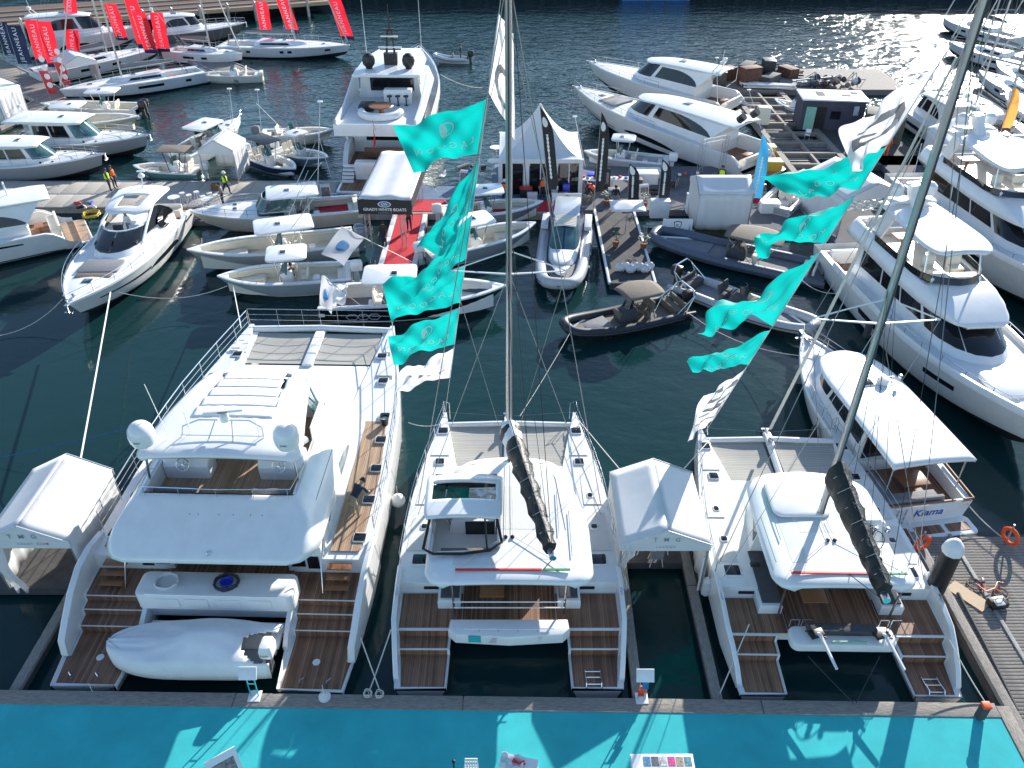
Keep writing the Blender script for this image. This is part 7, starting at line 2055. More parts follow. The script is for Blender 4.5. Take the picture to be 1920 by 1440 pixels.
for b_, t_, w_ in reds:
    pole_flag('tall_flag', 'tall red flag with navy hem, ' + w_, b_, t_, 1.45, redf, kind='rect', foot=navyf, text='JEANNEAU', tsize=.6, mirror=False, rz=0)
pole_flag('tall_flag', 'tall navy banner with white lettering at the left edge', (40, 140), (10, 46), 1.6, navyf, kind='rect', text='JEANNEAU', tsize=.6)
pole_flag('tall_flag', 'tall navy banner nearest the left picture edge, partly cut', (14, 120), (-12, 40), 1.4, navyf, kind='rect', text='JEANNEAU', tsize=.6)
for (b_, t_, lb) in (((96, 188), (72, 132), 'dark red banner with white round icons, nearer the pontoon'), ((124, 172), (100, 116), 'dark red banner with white round icons, under the low red flag')):
    bn = pole_flag('tall_flag', lb, b_, t_, .9, letr, kind='rect')
    for j in range(4):
        k = MB(); r = .28; k.add([(lerp(0, 0, 0) + .45 + r * math.cos(a) + bn.children[0].dimensions.x * 0, -.14, 1.5 + j * .8 + r * math.sin(a)) for a in [2 * math.pi * q / 14 for q in range(14)]], [tuple(range(14))]); k.build('icon', letw, bn, ang=0)
# emblem flags on slanting staffs over the boats
def staff_flag(label, a, b, z, cl):
    A, B = P(a[0], a[1], z[0]), P(b[0], b[1], z[1])
    t = thing('staff_flag', label, 'flag', tuple(A))
    k = MB(); k.tube([(0, 0, 0), B - A], .022, 5); k.build('staff', alu, t)
    F = P(cl[0], cl[1], z[1] - .6); 
    D = B - A
    def f(u, v): return D * lerp(.99, .70, v) + (F - B) * u + Vector((0, .1 * math.sin(u * 7 + v * 3), .06 * math.sin(v * 6 + u * 4)))
    k = MB(); k.grid(f, 14, 10); k.build('cloth', flagw, t, ang=70)
    k = MB(); k.add([f(.5 + .2 * math.cos(x), .5 + .24 * math.sin(x)) + Vector((0, -.03, .03)) for x in [2 * math.pi * q / 18 for q in range(18)]], [tuple(range(18))]); k.build('emblem', bluef, t, ang=0)
    return t
staff_flag('white flag with blue oval emblem above the middle grey fishing boat', (780, 495), (640, 425), (1.0, 3.6), (600, 475))
staff_flag('white flag with blue oval emblem hanging by the black-hulled boat stern', (680, 575), (602, 515), (1.0, 2.4), (598, 570))

# ================================================================ people
def at(px, py, z): return tuple(P(px, py, z))
person('person in yellow hi-vis vest and dark trousers standing on the pale pontoon', at(208, 358, .49), R(-70), 1.75, navy, navy, hivis)
person('person in orange hi-vis vest just behind the yellow-vested one', at(217, 352, .49), R(-110), 1.75, navy, navy, hivo)
person('person in white hat and yellow vest walking along the pale pontoon', at(427, 364, .49), R(-60), 1.75, navy, navy, hivis, clothw, 'walk')
person('person in white shirt standing under the sports yacht sunroof', (-24.4, 47.2, 1.58), R(150), 1.75, clothw, khaki)
person('person in dark top and khaki trousers bending on the teak side deck', at(668, 968, 2.06), R(-30), 1.75, navy, khaki, pose='bend')
person('person in orange vest and white cap beside the mast, before the pavilion', at(946, 378, .5), R(170), 1.7, navy, navy, hivo, clothw)
person('person in orange vest standing at the pavilion door', at(1017, 372, .5), R(20), 1.75, navy, navy, hivo)
person('person in orange vest bending over the white crates', at(1112, 378, .5), R(60), 1.75, navy, khaki, hivo, pose='bend')
person('person in red cap and dark clothes crouching by the crates', at(1098, 380, .5), R(-60), 1.75, black, khaki, None, redp, 'crouch')
person('person in dark clothes standing beside the potted plants', at(1152, 392, .5), R(180), 1.78, navy, mgrey)
person('person in brown clothing sitting in the nearest left fishing boat', (-13.35, 43.3, .42), R(60), 1.7, brown, brown, pose='sit')
person('person in dark clothes bending in the cream open boat', (-41.0, 72.5, .4), R(-90), 1.75, black, navy, pose='bend')
person('person in dark jacket standing at the tiller of the small grey inflatable', (-5.9, 96.75, .3), R(90), 1.75, navy, navy)
person('person seated forward in the small grey inflatable', (-6.8, 96.8, .0), R(90), 1.7, mgrey, navy, pose='sit')
person('person in orange overalls on the work barge, left of two', (29.4, 65.6, .46), R(40), 1.75, hivo, hivo)
person('person in orange overalls on the work barge, right of two', (31.0, 65.0, .46), R(-30), 1.75, hivo, hivo)
person('person in green vest standing on a ladder below the long yacht stern', at(1350, 352, .5), R(150), 1.75, navy, navy, hivis)

# ================================================================ piles, shed, furniture, small things
def pile(label, x, y, h, r, m, capm):
    t = thing('mooring_pile', label, 'pile', (x, y, 0))
    MB().lathe([(r, -2), (r, h)], n=20).build('shaft', m, t)
    MB().lathe([(r * 1.06, h - .02), (r * 1.08, h + .1), (r * .95, h + .28), (r * .4, h + .52), (.02, h + .56)], n=10).build('cap', capm, t)
pile('black mooring pile with white pointed cap at the timber pier', 15.1, 18.9, 3.3, .33, black, wpaint)
sh = thing('purple_shed', 'dark purple-grey timber shed with mint door and patched white roof on the work barge', 'shed', (28.6, 73.0, .4), R(-6))
sh.scale = (.84, .9, .88)
k = MB(); k.box((0, 0, 1.5), (6.4, 3.2, 3.0)); k.build('wall', purple, sh)
k = MB(); k.box((0, 0, 3.08), (6.8, 3.6, .14), bev=.02); k.build('roof', wpaint, sh)
for x, y, w, d in ((-1.2, .3, .8, 1.4), (1.4, -.2, 1.0, .7), (2.4, .7, .7, .9)): k = MB(); k.box((x, y, 3.165), (w, d, .03)); k.build('roof_patch', dgrey, sh)
k = MB(); k.box((-2.3, -1.75, 1.25), (1.0, .08, 2.3), rz=R(-8)); k.build('door', mint, sh)
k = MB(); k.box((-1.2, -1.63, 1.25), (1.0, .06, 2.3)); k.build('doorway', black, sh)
k = MB(); k.box((.3, -1.64, 1.6), (1.0, .06, .8)); k.build('window', glass, sh)
k = MB(); k.box((2.3, -1.64, 2.1), (.5, .06, .9)); k.build('notice', sgrey, sh)
ct = thing('storage_container', 'dark green-grey container standing before the dark purple-grey shed', 'container', (32.2, 69.4, .4), R(-20))
k = MB(); k.box((0, 0, 1.2), (3.2, 2.4, 2.4), bev=.03); k.build('body', mat('container_olive', (.10, .10, .08), .8, var=.2), ct)
for j in range(12): k = MB(); k.box((-1.45 + j * .26, -1.22, 1.2), (.1, .05, 2.2)); k.build('rib', mat('container_olive', (.1, .1, .08)), ct)

def crate(label, px, py, w, d, h, m, rz=0.0, z=.46, name='crate', lidm=None):
    t = thing(name, label, 'crate', at(px, py, z), rz)
    MB().box((0, 0, h / 2), (w, d, h), bev=.02).build('box', m, t)
    MB().box((0, 0, h + .03), (w + .05, d + .05, .06), bev=.02).build('lid', lidm or m, t)
    return t
crate('yellow equipment crate, lower one beside the blue feather flag', 1442, 318, 1.7, .9, .75, yellow)
crate('yellow equipment crate, smaller one behind the other', 1436, 288, 1.3, .8, .65, yellow)
crate('yellow board crate on the far barge behind the farther yacht', 1334, 156, 1.6, .6, 1.2, yellow)
crate('black slatted stage box at the pontoon edge', 1456, 362, 1.3, .8, .9, black, lidm=dgrey)
crate('white storage chest on the display pontoon', 1212, 342, 1.6, 1.0, .8, wpaint)
crate('beige cabinet at the framed pier', 1428, 232, 1.1, .8, 1.5, cream)
crate('blue lidded bin before the pavilion', 1061, 366, .5, .5, .9, bluep)
crate('red topped barrow bin before the pavilion', 986, 372, .9, .6, .8, blackf, lidm=redp)
crate('white carton at the pavilion front', 998, 378, .7, .5, .6, wpaint)
crate('pale carton stacked near the plants', 1056, 376, .6, .5, .5, ply)
crate('grey tool chest before the lattice tower', 1190, 352, 1.0, .7, .7, black)
crate('white outboard display stand right of the dark pier', 1235, 406, 1.3, .6, 1.2, wpaint)
crate('brown basket near the walking worker', 406, 356, .6, .5, .4, brown)
for j in range(9):
    px, py = 1300 + (j % 5) * 42 + (j * 17) % 20, 142 + (j // 5) * 14 + (j * 7) % 9
    crate(('dark', 'rusty', 'grey')[j % 3] + ' stacked gear heap on the far barge, number %d from the left' % (j + 1) if False else ('dark tarped gear', 'rusty steel bin', 'grey steel bin')[j % 3] + ' on the far barge ' + ('behind the farther yacht', 'beside the yellow board', 'at its front edge', 'near its middle', 'under the poles', 'at the back edge', 'near the white pipes', 'at the right end', 'by the rust heap')[j], px, py, 1.6 + (j % 3) * .4, 1.2, .9 + (j % 4) * .3, (black, mat('rust', (.16, .07, .045), .8, var=.3), dgrey)[j % 3], rz=j * .5, z=.55, name='gear_bin')
def scaffold(label, px, py, n=7, L=4.5, m=None, z=.6):
    t = thing('pipe_stack', label, 'pipes', at(px, py, z), R(random.uniform(-15, 15)))
    for j in range(n):
        k = MB(); y = (j % 4) * .3 - .5; zz = .12 + (j // 4) * .26
        k.tube([(-L / 2 + random.uniform(-.4, .4), y, zz), (L / 2 + random.uniform(-.4, .4), y + random.uniform(-.2, .2), zz + random.uniform(-.03, .12))], .09, 6); k.build('pipe', m or wpaint, t)
scaffold('stack of pale steel pipes on the far barge', 1440, 165, 8, 5); scaffold('stack of rusty beams at the back of the far barge', 1450, 140, 8, 5.5, mat('rust', (.16, .07, .045))); scaffold('grey pipes heaped on the right of the far barge', 1525, 158, 9, 4, alu)
# tangle of fishing gear and nets on the far barge
nt_ = thing('net_heap', 'heap of pale nets and buoys on the right of the far barge', 'nets', at(1560, 162, .6))
for j in range(26):
    k = MB(); x, y, r = random.uniform(-2.6, 2.6), random.uniform(-1.2, 1.2), random.uniform(.18, .42)
    k.lathe([(.05, -r), (r * .8, -r * .5), (r, 0), (r * .7, r * .6), (.05, r)], (x, y, r * .9 + random.uniform(0, .4)), 8); k.build('buoy', (fend, dgrey, mat('rust', (.16, .07, .045)), timber)[j % 4], nt_)
for j in range(12):
    k = MB(); x = random.uniform(-2.5, 2.5); k.tube([(x, -1, .1), (x + random.uniform(-1, 1), 0, random.uniform(.6, 1.6)), (x + random.uniform(-1, 1), 1.2, .2)], .04, 5); k.build('hoop', wire, nt_)

def stool(label, px, py, z=.49, m=None):
    t = thing('bar_stool', label, 'stool', at(px, py, z), random.uniform(0, 3))
    MB().lathe([(.2, .72), (.2, .78), (.02, .79)], n=12).build('seat', m or wpaint, t)
    for a in range(4):
        x, y = math.cos(a * 1.57 + .78), math.sin(a * 1.57 + .78); k = MB(); k.tube([(.12 * x, .12 * y, .74), (.24 * x, .24 * y, 0)], .02, 5); k.build('leg', m or wpaint, t)
for j, (px, py, w) in enumerate(((345, 380, 'leftmost of the row'), (358, 384, 'second of the row'), (372, 378, 'third of the row'), (384, 386, 'fourth of the row'), (396, 380, 'fifth of the row'), (408, 384, 'rightmost of the row'))):
    stool('white bar stool on the pale pontoon, ' + w, px, py)
def round_table(label, px, py, z=.49, m=None, h=.74, r=.42):
    t = thing('round_table', label, 'table', at(px, py, z))
    MB().lathe([(r, h), (r, h + .04), (.02, h + .045)], n=18).build('top', m or wpaint, t)
    MB().lathe([(.22, 0), (.2, .03), (.04, .05), (.04, h)], n=10).build('pedestal', alu, t)
round_table('small white round table left of the bar stools', 330, 388); round_table('white round table among the bar stools', 392, 392)
round_table('tall white cocktail table left of the pavilion, upper one', 930, 300, .46, h=1.05, r=.5); round_table('tall white cocktail table left of the pavilion, lower one', 926, 326, .46, h=1.05, r=.5)
# low clutter on the grey float: fenders, hoses, ropes
def coil(label, px, py, z, r, m, n=4, th=.035):
    k = MB(); p = []
    for j in range(n * 14): a = 2 * math.pi * j / 14; rr = r * (1 + .12 * math.sin(a * 2 + j * .7)); p.append((rr * math.cos(a), rr * math.sin(a), .04 + .05 * (j // 14) + .01 * math.sin(j)))
    k.tube(p, th, 5); o = tag(k.build('rope_coil', m), label, 'rope'); o.location = at(px, py, z); return o
yl = mat('hose_yellow', (.55, .42, .03), .6)
coil('yellow hose coil left of the sports yacht stern', 172, 404, .38, .55, yl); coil('yellow hose coil right of the sports yacht stern', 378, 404, .38, .5, yl); coil('yellow hose coil at the end of the grey float', 400, 398, .38, .4, yl)
coil('pale rope coil at the catamaran berth gap', 690, 1303, .64, .12, rope, 3, .02); coil('pale rope coil beside the other at the berth gap', 712, 1304, .64, .12, rope, 3, .02)
cols = [redp, clothw, bluep, black, mgrey, cream]
for j in range(6):
    k = MB(); k.lathe([(.03, -.3), (.12, -.2), (.12, .2), (.03, .3)], (0, 0, .12), 8, axis='y' if j % 2 else 'x')
    o = k.build('loose_fender', cols[j]); o.location = at(146 + (j * 13) % 34, 384 + (j * 7) % 14, .38 + .14 * (j % 3 == 0)); o.rotation_euler = (0, 0, j * .8)
    tag(o, ('red', 'white', 'blue', 'black', 'grey', 'cream')[j] + ' loose fender in the mixed heap left of the sports yacht', 'fender', 'fenders heaped on the pontoon')
# plants on the dark pier
for px, py, w in ((1137, 385, 'far left corner of the dark pier'), (1208, 388, 'far right corner of the dark pier'), (1154, 462, 'left side of the dark pier below the parasol'), (1206, 466, 'right side of the dark pier below the parasol')):
    potted_plant('potted flowering plant at the ' + w, at(px, py, .44))
pt = thing('parasol', 'small white square parasol over the dark pier', 'parasol', at(1172, 436, .44))
k = MB(); k.grid(lambda u, v: ((u - .5) * 2.3, (v - .5) * 1.9, 1.95 + .25 * (1 - max(abs(2 * u - 1), abs(2 * v - 1)))), 8, 8); k.build('canopy', pvc, pt, sol=.02)
k = MB(); k.tube([(0, 0, 0), (0, 0, 2.1)], .03, 6); k.build('pole', alu, pt)
bgs = thing('wrapped_bundle', 'bundle of white plastic bags at the end of the dark pier', 'bags', at(1190, 508, .44))
for j in range(7):
    k = MB(); k.grid(lambda u, v: (.34 * math.cos(6.283 * u) * math.sin(math.pi * v) * (1 + .15 * math.sin(9 * u * 6.28 + v * 7)), .3 * math.sin(6.283 * u) * math.sin(math.pi * v), .25 - .25 * math.cos(math.pi * v) + .05 * math.sin(u * 31 + v * 13)), 16, 8); k.build('bag', pvc, bgs, ang=60, loc=(-.9 + j * .3, .2 * math.sin(j * 2.3), .0))
# timber-pier clutter
bdp = tag(MB().box((0, 0, .02), (.62, 1.35, .03)).build('plywood_board', ply), 'pale plywood board lying on the timber pier', 'board'); bdp.location = at(1815, 1118, .45); bdp.rotation_euler = (0, 0, R(38))
bk_ = thing('folding_bicycle', 'dark folding bicycle with tan tyres lying on the timber pier', 'bicycle', at(1852, 1108, .46), R(-25))
for x, y in ((-.45, .1), (.42, .02)):
    w = MB(); w.tube([(x + .26 * math.cos(a), y + .26 * math.sin(a), .05) for a in [2 * math.pi * j / 20 for j in range(20)]], .032, 5, closed=True); ty = w.build('tyre', mat('tan_tyre', (.2, .12, .07), .8), bk_)
    w = MB()
    for j in range(8): a = j * .785; w.tube([(x, y, .05), (x + .25 * math.cos(a), y + .25 * math.sin(a), .05)], .006, 4)
    w.build('spokes', steel, bk_)
k = MB(); k.tube([(-.45, .1, .1), (-.1, -.18, .12), (.2, .12, .12), (.42, .02, .1)], .025, 5); k.tube([(-.1, -.18, .12), (-.15, .3, .12)], .022, 5); k.tube([(.2, .12, .12), (.3, .5, .12), (.5, .55, .12)], .02, 5); k.build('frame', orangep, bk_)
k = MB(); k.box((-.18, .34, .12), (.12, .24, .07), bev=.02); k.build('saddle', black, bk_)
tb = thing('tool_bag', 'black tool bag with grey tray beside the folding bicycle', 'bag', at(1868, 1135, .46), R(10))
MB().box((0, 0, .14), (.62, .4, .28), bev=.05).build('bag', black, tb); MB().box((-.08, -.12, .31), (.34, .24, .05), bev=.01).build('tray', sgrey, tb); MB().tube([(-.2, 0, .28), (-.1, 0, .42), (.1, 0, .42), (.2, 0, .28)], .015, 5).build('handle', black, tb)
line('dark_tube', 'long dark pipe lying along the timber pier', [P(1796, 1112, .5), P(1850, 1215, .5), P(1908, 1332, .5)], .06, dgrey, cat='pipe')
def lifering(label, px, py, z, tilt):
    t = thing('life_ring', label, 'life ring', at(px, py, z))
    k = MB(); k.tube([(.32 * math.cos(a), .05 * math.sin(a) * 0, .32 * math.sin(a) + .5) for a in [2 * math.pi * j / 24 for j in range(24)]], .075, 8, closed=True); k.xf(Matrix.Rotation(tilt, 4, 'Z')); k.build('ring', orangep, t)
    k = MB(); k.tube([(0, .08, 0), (0, .08, 1.05)], .04, 6); k.build('post', alu, t)
lifering('orange life ring on a post at the end of the timber pier', 1722, 1035, .45, .3); lifering('orange life ring at the far right of the timber pier', 1886, 1022, .45, -1.2)
# foreground edge: stands, chairs and boards on the promenade
def info_stand(label, px, py, col):
    t = thing('information_stand', label, 'stand', at(px, py, .62))
    MB().box((0, 0, 1.25), (.56, .04, .42), rx=R(-35), bev=.01).build('panel', wpaint, t)
    k = MB()
    for sx in (-.12, .12): k.tube([(sx, .0, 0), (sx, .05, 1.2)], .022, 5)
    for z in (.3, .65, .95): k.tube([(-.12, .02, z), (.12, .02, z)], .016, 5)
    k.build('frame', col, t); MB().box((0, 0, .02), (.4, .4, .04), bev=.01).build('foot', wpaint, t); return t
info_stand('white information panel on a teal frame at the power catamaran stern', 478, 1306, carpet)
i2 = info_stand('white information panel with leaflets at the finger pontoon', 1203, 1310, alu)
for j, m in enumerate((redp, orangep, bluef)): MB().box((-.06 + .05 * j, -.06, .4 + .2 * j), (.2, .02, .26), rx=R(-15)).build('leaflet', m, i2)
def poster(label, px, py, rz, w, h, z=.62, lean=25):
    t = thing('poster_board', label, 'sign', at(px, py, z), rz)
    k = MB(); k.box((0, 0, h / 2), (w, .04, h), rx=R(-lean), bev=.01); k.build('board', wpaint, t)
    k = MB(); k.box((0, -.03, h * .48), (w * .72, .012, h * .62), rx=R(-lean)); k.build('picture', mat('picture_mixed', (.25, .2, .2), .5, var=.9, scale=9), t); return t
poster('white framed poster leaning on the carpet at the lower left', 430, 1462, R(35), .9, 1.1)
tbl = thing('brochure_table', 'white table covered with colourful brochures at the lower edge', 'table', at(1238, 1462, .62))
MB().box((0, 0, .74), (1.85, .75, .05), bev=.02).build('top', wpaint, tbl)
for sx in (-.85, .85):
    for sy in (-.3, .3): MB().box((sx, sy, .36), (.05, .05, .72)).build('leg', alu, tbl)
pc_ = [(.05, .2, .35), (.1, .1, .12), (.5, .5, .52), (.6, .04, .25), (.35, .28, .2), (.08, .25, .3)]
for j in range(6): MB().box((-.45 + j * .24, .14, .77), (.21, .28, .012)).build('brochure', mat('brochure_%d' % j, pc_[j], .5, var=.5, scale=14), tbl)
MB().box((-.75, .12, .77), (.3, .4, .01)).build('price_sheet', clothw, tbl)
ch = thing('plastic_chair', 'white plastic chair with slotted back at the lower edge', 'chair', at(884, 1470, .62), R(180))
MB().box((0, 0, .44), (.46, .44, .04), bev=.02).build('seat', wpaint, ch)
k = MB(); k.grid(lambda u, v: ((u - .5) * .44 * (1 - .15 * v), -.2 - .1 * v, .46 + .42 * v), 11, 10, mask=lambda u, v: not (int(u * 11) % 2 == 1 and .2 < v < .85 and int(v * 10) % 3 != 0)); k.build('back', wpaint, ch, sol=.03)
for sx in (-.2, .2):
    for sy in (-.18, .18): MB().tube([(sx, sy, .44), (sx * 1.15, sy * 1.2, 0)], .02, 5).build('leg', wpaint, ch)
bp_ = thing('bollard_post', 'thin black post with knob standing on the carpet', 'post', at(853, 1462, .62)); MB().lathe([(.09, 0), (.09, .02), (.025, .03), (.025, .95), (.05, .98), (.05, 1.05), (.01, 1.08)], n=10).build('post', black, bp_)
gf = thing('gift_package', 'white wrapped package with red bow at the lower edge', 'package', at(972, 1452, .62), R(-12))
MB().box((.1, 0, .3), (.9, .5, .6), bev=.03).build('box', wpaint, gf)
k = MB(); k.grid(lambda u, v: ((u - .5) * .7 - .2, (v - .5) * .5, .62 + .1 * math.sin(u * 11) * math.sin(v * 9)), 12, 8); k.build('tissue', pvc, gf, ang=60)
for sg in (1, -1): k = MB(); k.tube([(0, 0, .64), (sg * .16, .04, .74), (sg * .2, 0, .66), (0, 0, .64)], .03, 5); k.build('bow_loop', redp, gf)
pe = thing('power_pedestal', 'orange-topped service pedestal at the corner of the promenade', 'pedestal', at(1836, 1345, .62)); MB().box((0, 0, .3), (.22, .22, .6), bev=.02).build('body', dgrey, pe); MB().box((0, 0, .66), (.26, .24, .12), bev=.03).build('head', orangep, pe)
bu = thing('bucket', 'black bucket standing on the starboard teak side deck', 'bucket', at(722, 795, 2.07)); MB().lathe([(.14, 0), (.19, .36), (.2, .38), (.17, .37), (.13, .06), (.01, .05)], n=16).build('pail', black, bu); MB().lathe([(.165, .3), (.01, .302)], n=16).build('water_surface', sgrey, bu)
# table and chair inside the centre marquee
it = thing('trestle_table', 'white table inside the centre marquee with papers and flowers', 'table', (5.45, 21.6, .46))
MB().box((0, 0, .74), (1.4, .7, .04), bev=.01).build('top', wpaint, it)
for sx in (-.6, .6):
    for sy in (-.3, .3): MB().tube([(sx * .8, sy, .72), (sx, sy, 0)], .022, 5).build('leg', wpaint, it)
for j in range(5): MB().box((-.5 + j * .25, .1 * math.sin(j * 2), .775), (.22, .28, .01), rz=j).build('paper', (clothw, ply, yellow, black, clothw)[j], it)
sc = thing('shell_chair', 'grey shell chair with white legs inside the centre marquee', 'chair', (5.5, 20.9, .46), R(0)); MB().box((0, 0, .45), (.46, .44, .06), bev=.03).build('seat', mgrey, sc); MB().box((0, -.2, .66), (.46, .06, .4), bev=.03).build('back', mgrey, sc)
for sx in (-.18, .18):
    for sy in (-.16, .16): MB().tube([(sx, sy, .44), (sx * 1.4, sy * 1.4, 0)], .016, 5).build('leg', wpaint, sc)
# lamp poles and thin staffs along the pontoons
for px, py, tx, ty, w in ((446, 300, 430, 166, 'behind the small white marquee'), (497, 300, 482, 168, 'left of the runabout'), (595, 385, 600, 190, 'right of the grey landing'), (620, 330, 596, 250, 'left of the superyacht stern'), (1098, 315, 1078, 218, 'at the long yacht bow'), (1346, 215, 1344, 108, 'behind the farther yacht'), (1428, 245, 1404, 168, 'on the framed pier')):
    b = P(px, py, .4); tp = PY(tx, ty, b.y)
    t = thing('dock_lamp', 'slim white dock lamp pole ' + w, 'lamp post', tuple(b))
    MB().tube([(0, 0, 0), (tp.x - b.x, 0, tp.z - b.z)], [.035, .02], 6).build('pole', wpaint, t); MB().box((tp.x - b.x, -.05, tp.z - b.z), (.34, .2, .08), bev=.02).build('lamp_head', wpaint, t)

# ================================================================ mooring lines
def ml(label, a, b, za, zb, sag=.3, r=.022, m=None): return line('mooring_line', label, [P(a[0], a[1], za), P(b[0], b[1], zb)], r, m or rope, sag)
ml('taut white mooring line from the sports yacht bow to the left marquee', (207, 548), (150, 866), 1.95, 2.0, .02, .04, clothw)
ml('slack white line from the sports yacht bow to the left edge', (118, 560), (-20, 632), 1.6, .2, .5)
ml('slack line from the sports yacht bow to the nearest fishing boat', (222, 548), (426, 536), 1.9, 1.2, .6)
ml('white line from the nearest fishing boat bow down to the power catamaran rail', (437, 536), (452, 615), 1.3, 2.6, .02, .03, clothw)
ml('blue line from the power catamaran to the left edge', (272, 796), (-10, 860), 2.4, .3, .05, .02, mat('rope_blue', (.02, .12, .3), .8))
ml('line crossing left to right at the berth gap astern', (676, 1195), (715, 1302), 1.6, .66, .05); ml('line crossing right to left at the berth gap astern', (733, 1180), (690, 1302), 1.6, .66, .05)
ml('white line from the power catamaran to the centre catamaran bow', (765, 792), (822, 796), 2.3, 1.8, .15, .018)
ml('line from the centre catamaran bow to the centre marquee', (1078, 780), (1172, 892), 2.0, 2.9, .0, .022); ml('line from the right catamaran bow to the centre marquee', (1335, 820), (1272, 890), 2.0, 3.0, .0, .022)
ml('white line from the pale inflatable towards the cabin cruiser bow', (1292, 588), (1515, 668), .6, 1.9, .6); ml('white line from the flybridge yacht stern to the cabin cruiser', (1500, 522), (1570, 550), 1.0, 1.2, .3)
ml('thin line from the black inflatable bow to the centre catamaran', (1070, 622), (975, 780), .9, 1.9, .1, .012); ml('line from the right catamaran port quarter to the finger pontoon', (1405, 1170), (1350, 1300), 1.7, .55, .03); ml('dark line from the right catamaran stern to the promenade', (1515, 1230), (1600, 1318), 1.4, .66, .02, .016, ropek); ml('dark line crossing at the right catamaran stern', (1650, 1230), (1605, 1318), 1.4, .66, .02, .016, ropek)
ml('line from the right catamaran starboard quarter to the pedestal', (1780, 1200), (1848, 1318), 1.6, .66, .06); ml('line from the superyacht bow across open water', (826, 140), (905, 165), 3.2, .2, .3, .03)
ml('line from the cabin cruiser stern to the timber pier', (1808, 938), (1880, 1008), 1.2, .5, .1)

# ================================================================ more boat-show gear on the pontoons
def folding_chair(label, px, py, m, z=.46, rz=0.0):
    t = thing('folding_chair', label, 'chair', at(px, py, z), rz)
    MB().box((0, 0, .45), (.44, .42, .04), bev=.01).build('seat', m, t); MB().box((0, -.2, .72), (.44, .03, .32), rx=R(8), bev=.01).build('back', m, t)
    for sx in (-.2, .2):
        for a, b in ((.2, -.2), (-.2, .22)): MB().tube([(sx, a, 0), (sx, b, .5 if a > 0 else .88)], .014, 5).build('leg', alu, t)
folding_chair('black folding chair left of the stage box', 1428, 356, black, rz=.6); folding_chair('black folding chair beside the white storage chest', 1240, 348, black, rz=2.0)
folding_chair('white folding chair before the pavilion window', 1040, 372, wpaint, rz=3.0); folding_chair('white folding chair at the pier canopy foot', 830, 340, wpaint, z=.48, rz=1.2)
folding_chair('white plastic chair before the mint shed door', 1512, 262, wpaint, z=.45, rz=2.6); folding_chair('dark folding chair near the cocktail tables', 905, 330, dgrey, z=.48, rz=.4)
def a_board(label, px, py, m, z=.46, rz=0.0, h=1.1, w=.7):
    t = thing('sandwich_board', label, 'sign', at(px, py, z), rz)
    for sg in (1, -1): MB().box((0, sg * .18, h / 2), (w, .03, h), rx=R(9 * sg), bev=.008).build('board', m, t)
    MB().box((0, -.22, h * .55), (w * .8, .012, h * .6), rx=R(-9)).build('picture', mat('picture_mixed', (.25, .2, .2)), t)
a_board('black framed sandwich board behind the bending worker', 1128, 352, black, h=1.5, w=1.2); a_board('white sandwich board at the left end of the red carpet', 612, 372, wpaint, z=.5, rz=.3); a_board('white sandwich board between pavilion and canopy', 872, 345, wpaint, z=.5, rz=-.3); a_board('white sandwich board beside the feather flags', 1205, 372, wpaint, rz=.2)
def cable_reel(label, px, py, m, z=.46):
    t = thing('cable_reel', label, 'reel', at(px, py, z), random.uniform(0, 3))
    for sg in (1, -1): MB().lathe([(.3, sg * .2), (.3, sg * .2 + .03), (.02, sg * .2 + .03)], (0, 0, .3), 16, axis='x').build('flange', m, t)
    MB().lathe([(.2, -.2), (.2, .2)], (0, 0, .3), 14, axis='x').build('winding', ropek, t)
cable_reel('wooden cable reel near the lattice tower', 1262, 352, ply); cable_reel('grey cable reel at the edge of the display pontoon', 1310, 372, mgrey)
def trestle(label, px, py, w, m, z=.46, rz=0.0):
    t = thing('trestle_table', label, 'table', at(px, py, z), rz); MB().box((0, 0, .74), (w, .7, .05), bev=.015).build('top', m, t)
    for sx in (-1, 1):
        for sy in (-.28, .28): MB().tube([(sx * w * .42, sy, .72), (sx * w * .46, sy, 0)], .02, 5).build('leg', alu, t)
    for q in range(4): MB().box((-w * .36 + q * w * .22, .1 * math.sin(q * 2.1), .83), (.2, .2, .12 + .05 * (q % 2)), rz=q, bev=.02).build('item', (clothw, redp, bluef, cream)[q], t)
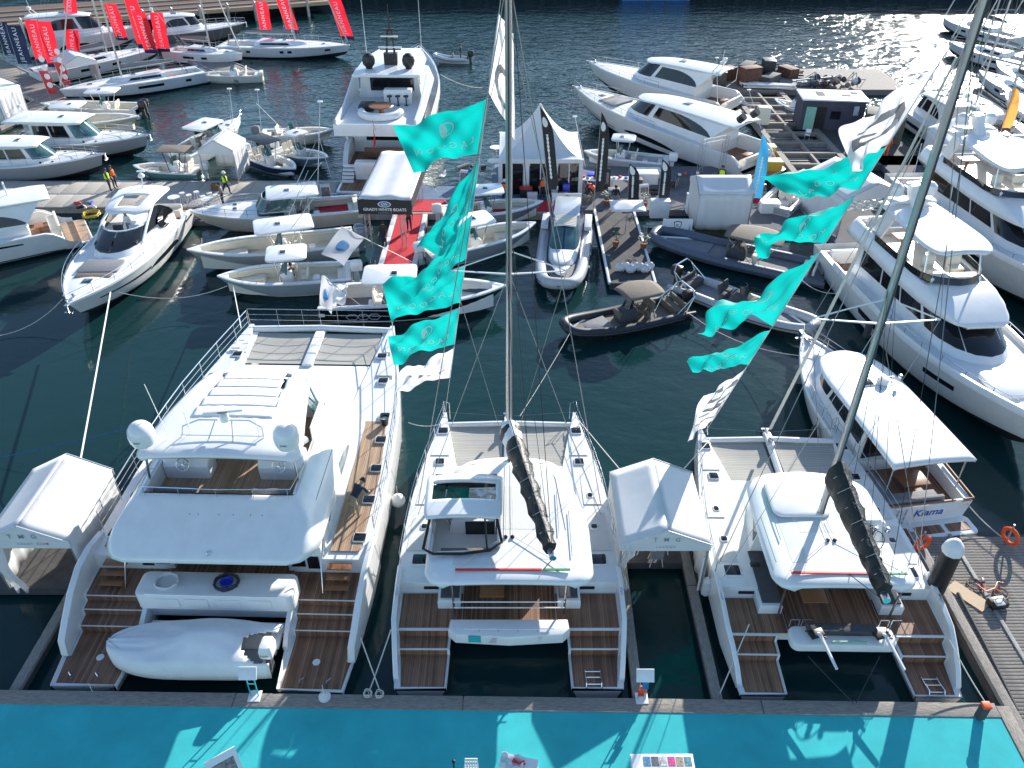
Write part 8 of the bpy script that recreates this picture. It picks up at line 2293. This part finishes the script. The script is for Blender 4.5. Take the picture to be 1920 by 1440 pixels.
trestle('long table heaped with parts between plants and tower', 1168, 352, 2.0, wpaint); trestle('work table below the long yacht stern', 1290, 345, 2.2, dgrey, rz=.2); trestle('table with cartons beside the pavilion right corner', 1098, 352, 1.6, wpaint, rz=-.3)
def cylinder_bottle(label, px, py, m, z=.46): 
    t = thing('gas_bottle', label, 'gas bottle', at(px, py, z)); MB().lathe([(.14, 0), (.15, .05), (.15, .8), (.08, .95), (.03, 1.0)], n=12).build('bottle', m, t); MB().lathe([(.05, 1.0), (.05, 1.08), (.02, 1.1)], n=8).build('valve', steel, t)
cylinder_bottle('red gas bottle by the ladder worker', 1332, 352, redp); cylinder_bottle('yellow gas bottle by the ladder worker', 1337, 350, yellow)
for q, (px, py, w) in enumerate(((868, 318, 'grey padded roll left of the cocktail tables'), (1500, 330, 'white rolled sheet on the framed pier'))):
    k = MB(); k.tube([(-.6, 0, .2), (.6, .1, .2)], .2, 10); o = tag(k.build('rolled_mat', (mgrey, pvc)[q]), w, 'roll'); o.location = at(px, py, .48); o.rotation_euler = (0, 0, .7)
crate('white moulded jet ski stand beside the lattice tower', 1215, 330, 1.8, .9, .5, wpaint); crate('blue drum box behind the crouching worker', 1108, 345, .7, .7, .8, bluep); crate('grey outboard carton near the red skirt', 1150, 372, .8, .6, .7, mgrey); crate('white fridge box at the closed marquee side', 1296, 398, .8, .7, 1.3, wpaint)
crate('white locker right of the closed marquee', 1440, 396, 1.3, .9, .7, wpaint); crate('grey hatch box at the red pier head', 722, 520, .6, .5, .5, mgrey, z=.48); crate('orange basket at the red pier end', 700, 528, .5, .4, .3, yellow, z=.48)
person('person in dark jacket standing under the pier canopy', at(722, 462, .48), R(150), 1.78, black, navy); person('person in green shirt at the far end of the red pier', at(768, 432, .48), R(200), 1.75, green, navy)
person('person in grey shirt standing by the bar stools', at(420, 386, .49), R(100), 1.75, mgrey, navy); person('person in blue shirt beside the sandwich board near the pavilion', at(885, 352, .49), R(170), 1.75, bluef, khaki)
coil('dark hose coil on the display pontoon by the chest', 1225, 362, .46, .4, ropek); coil('grey hose coil before the closed marquee', 1290, 436, .46, .35, wire)
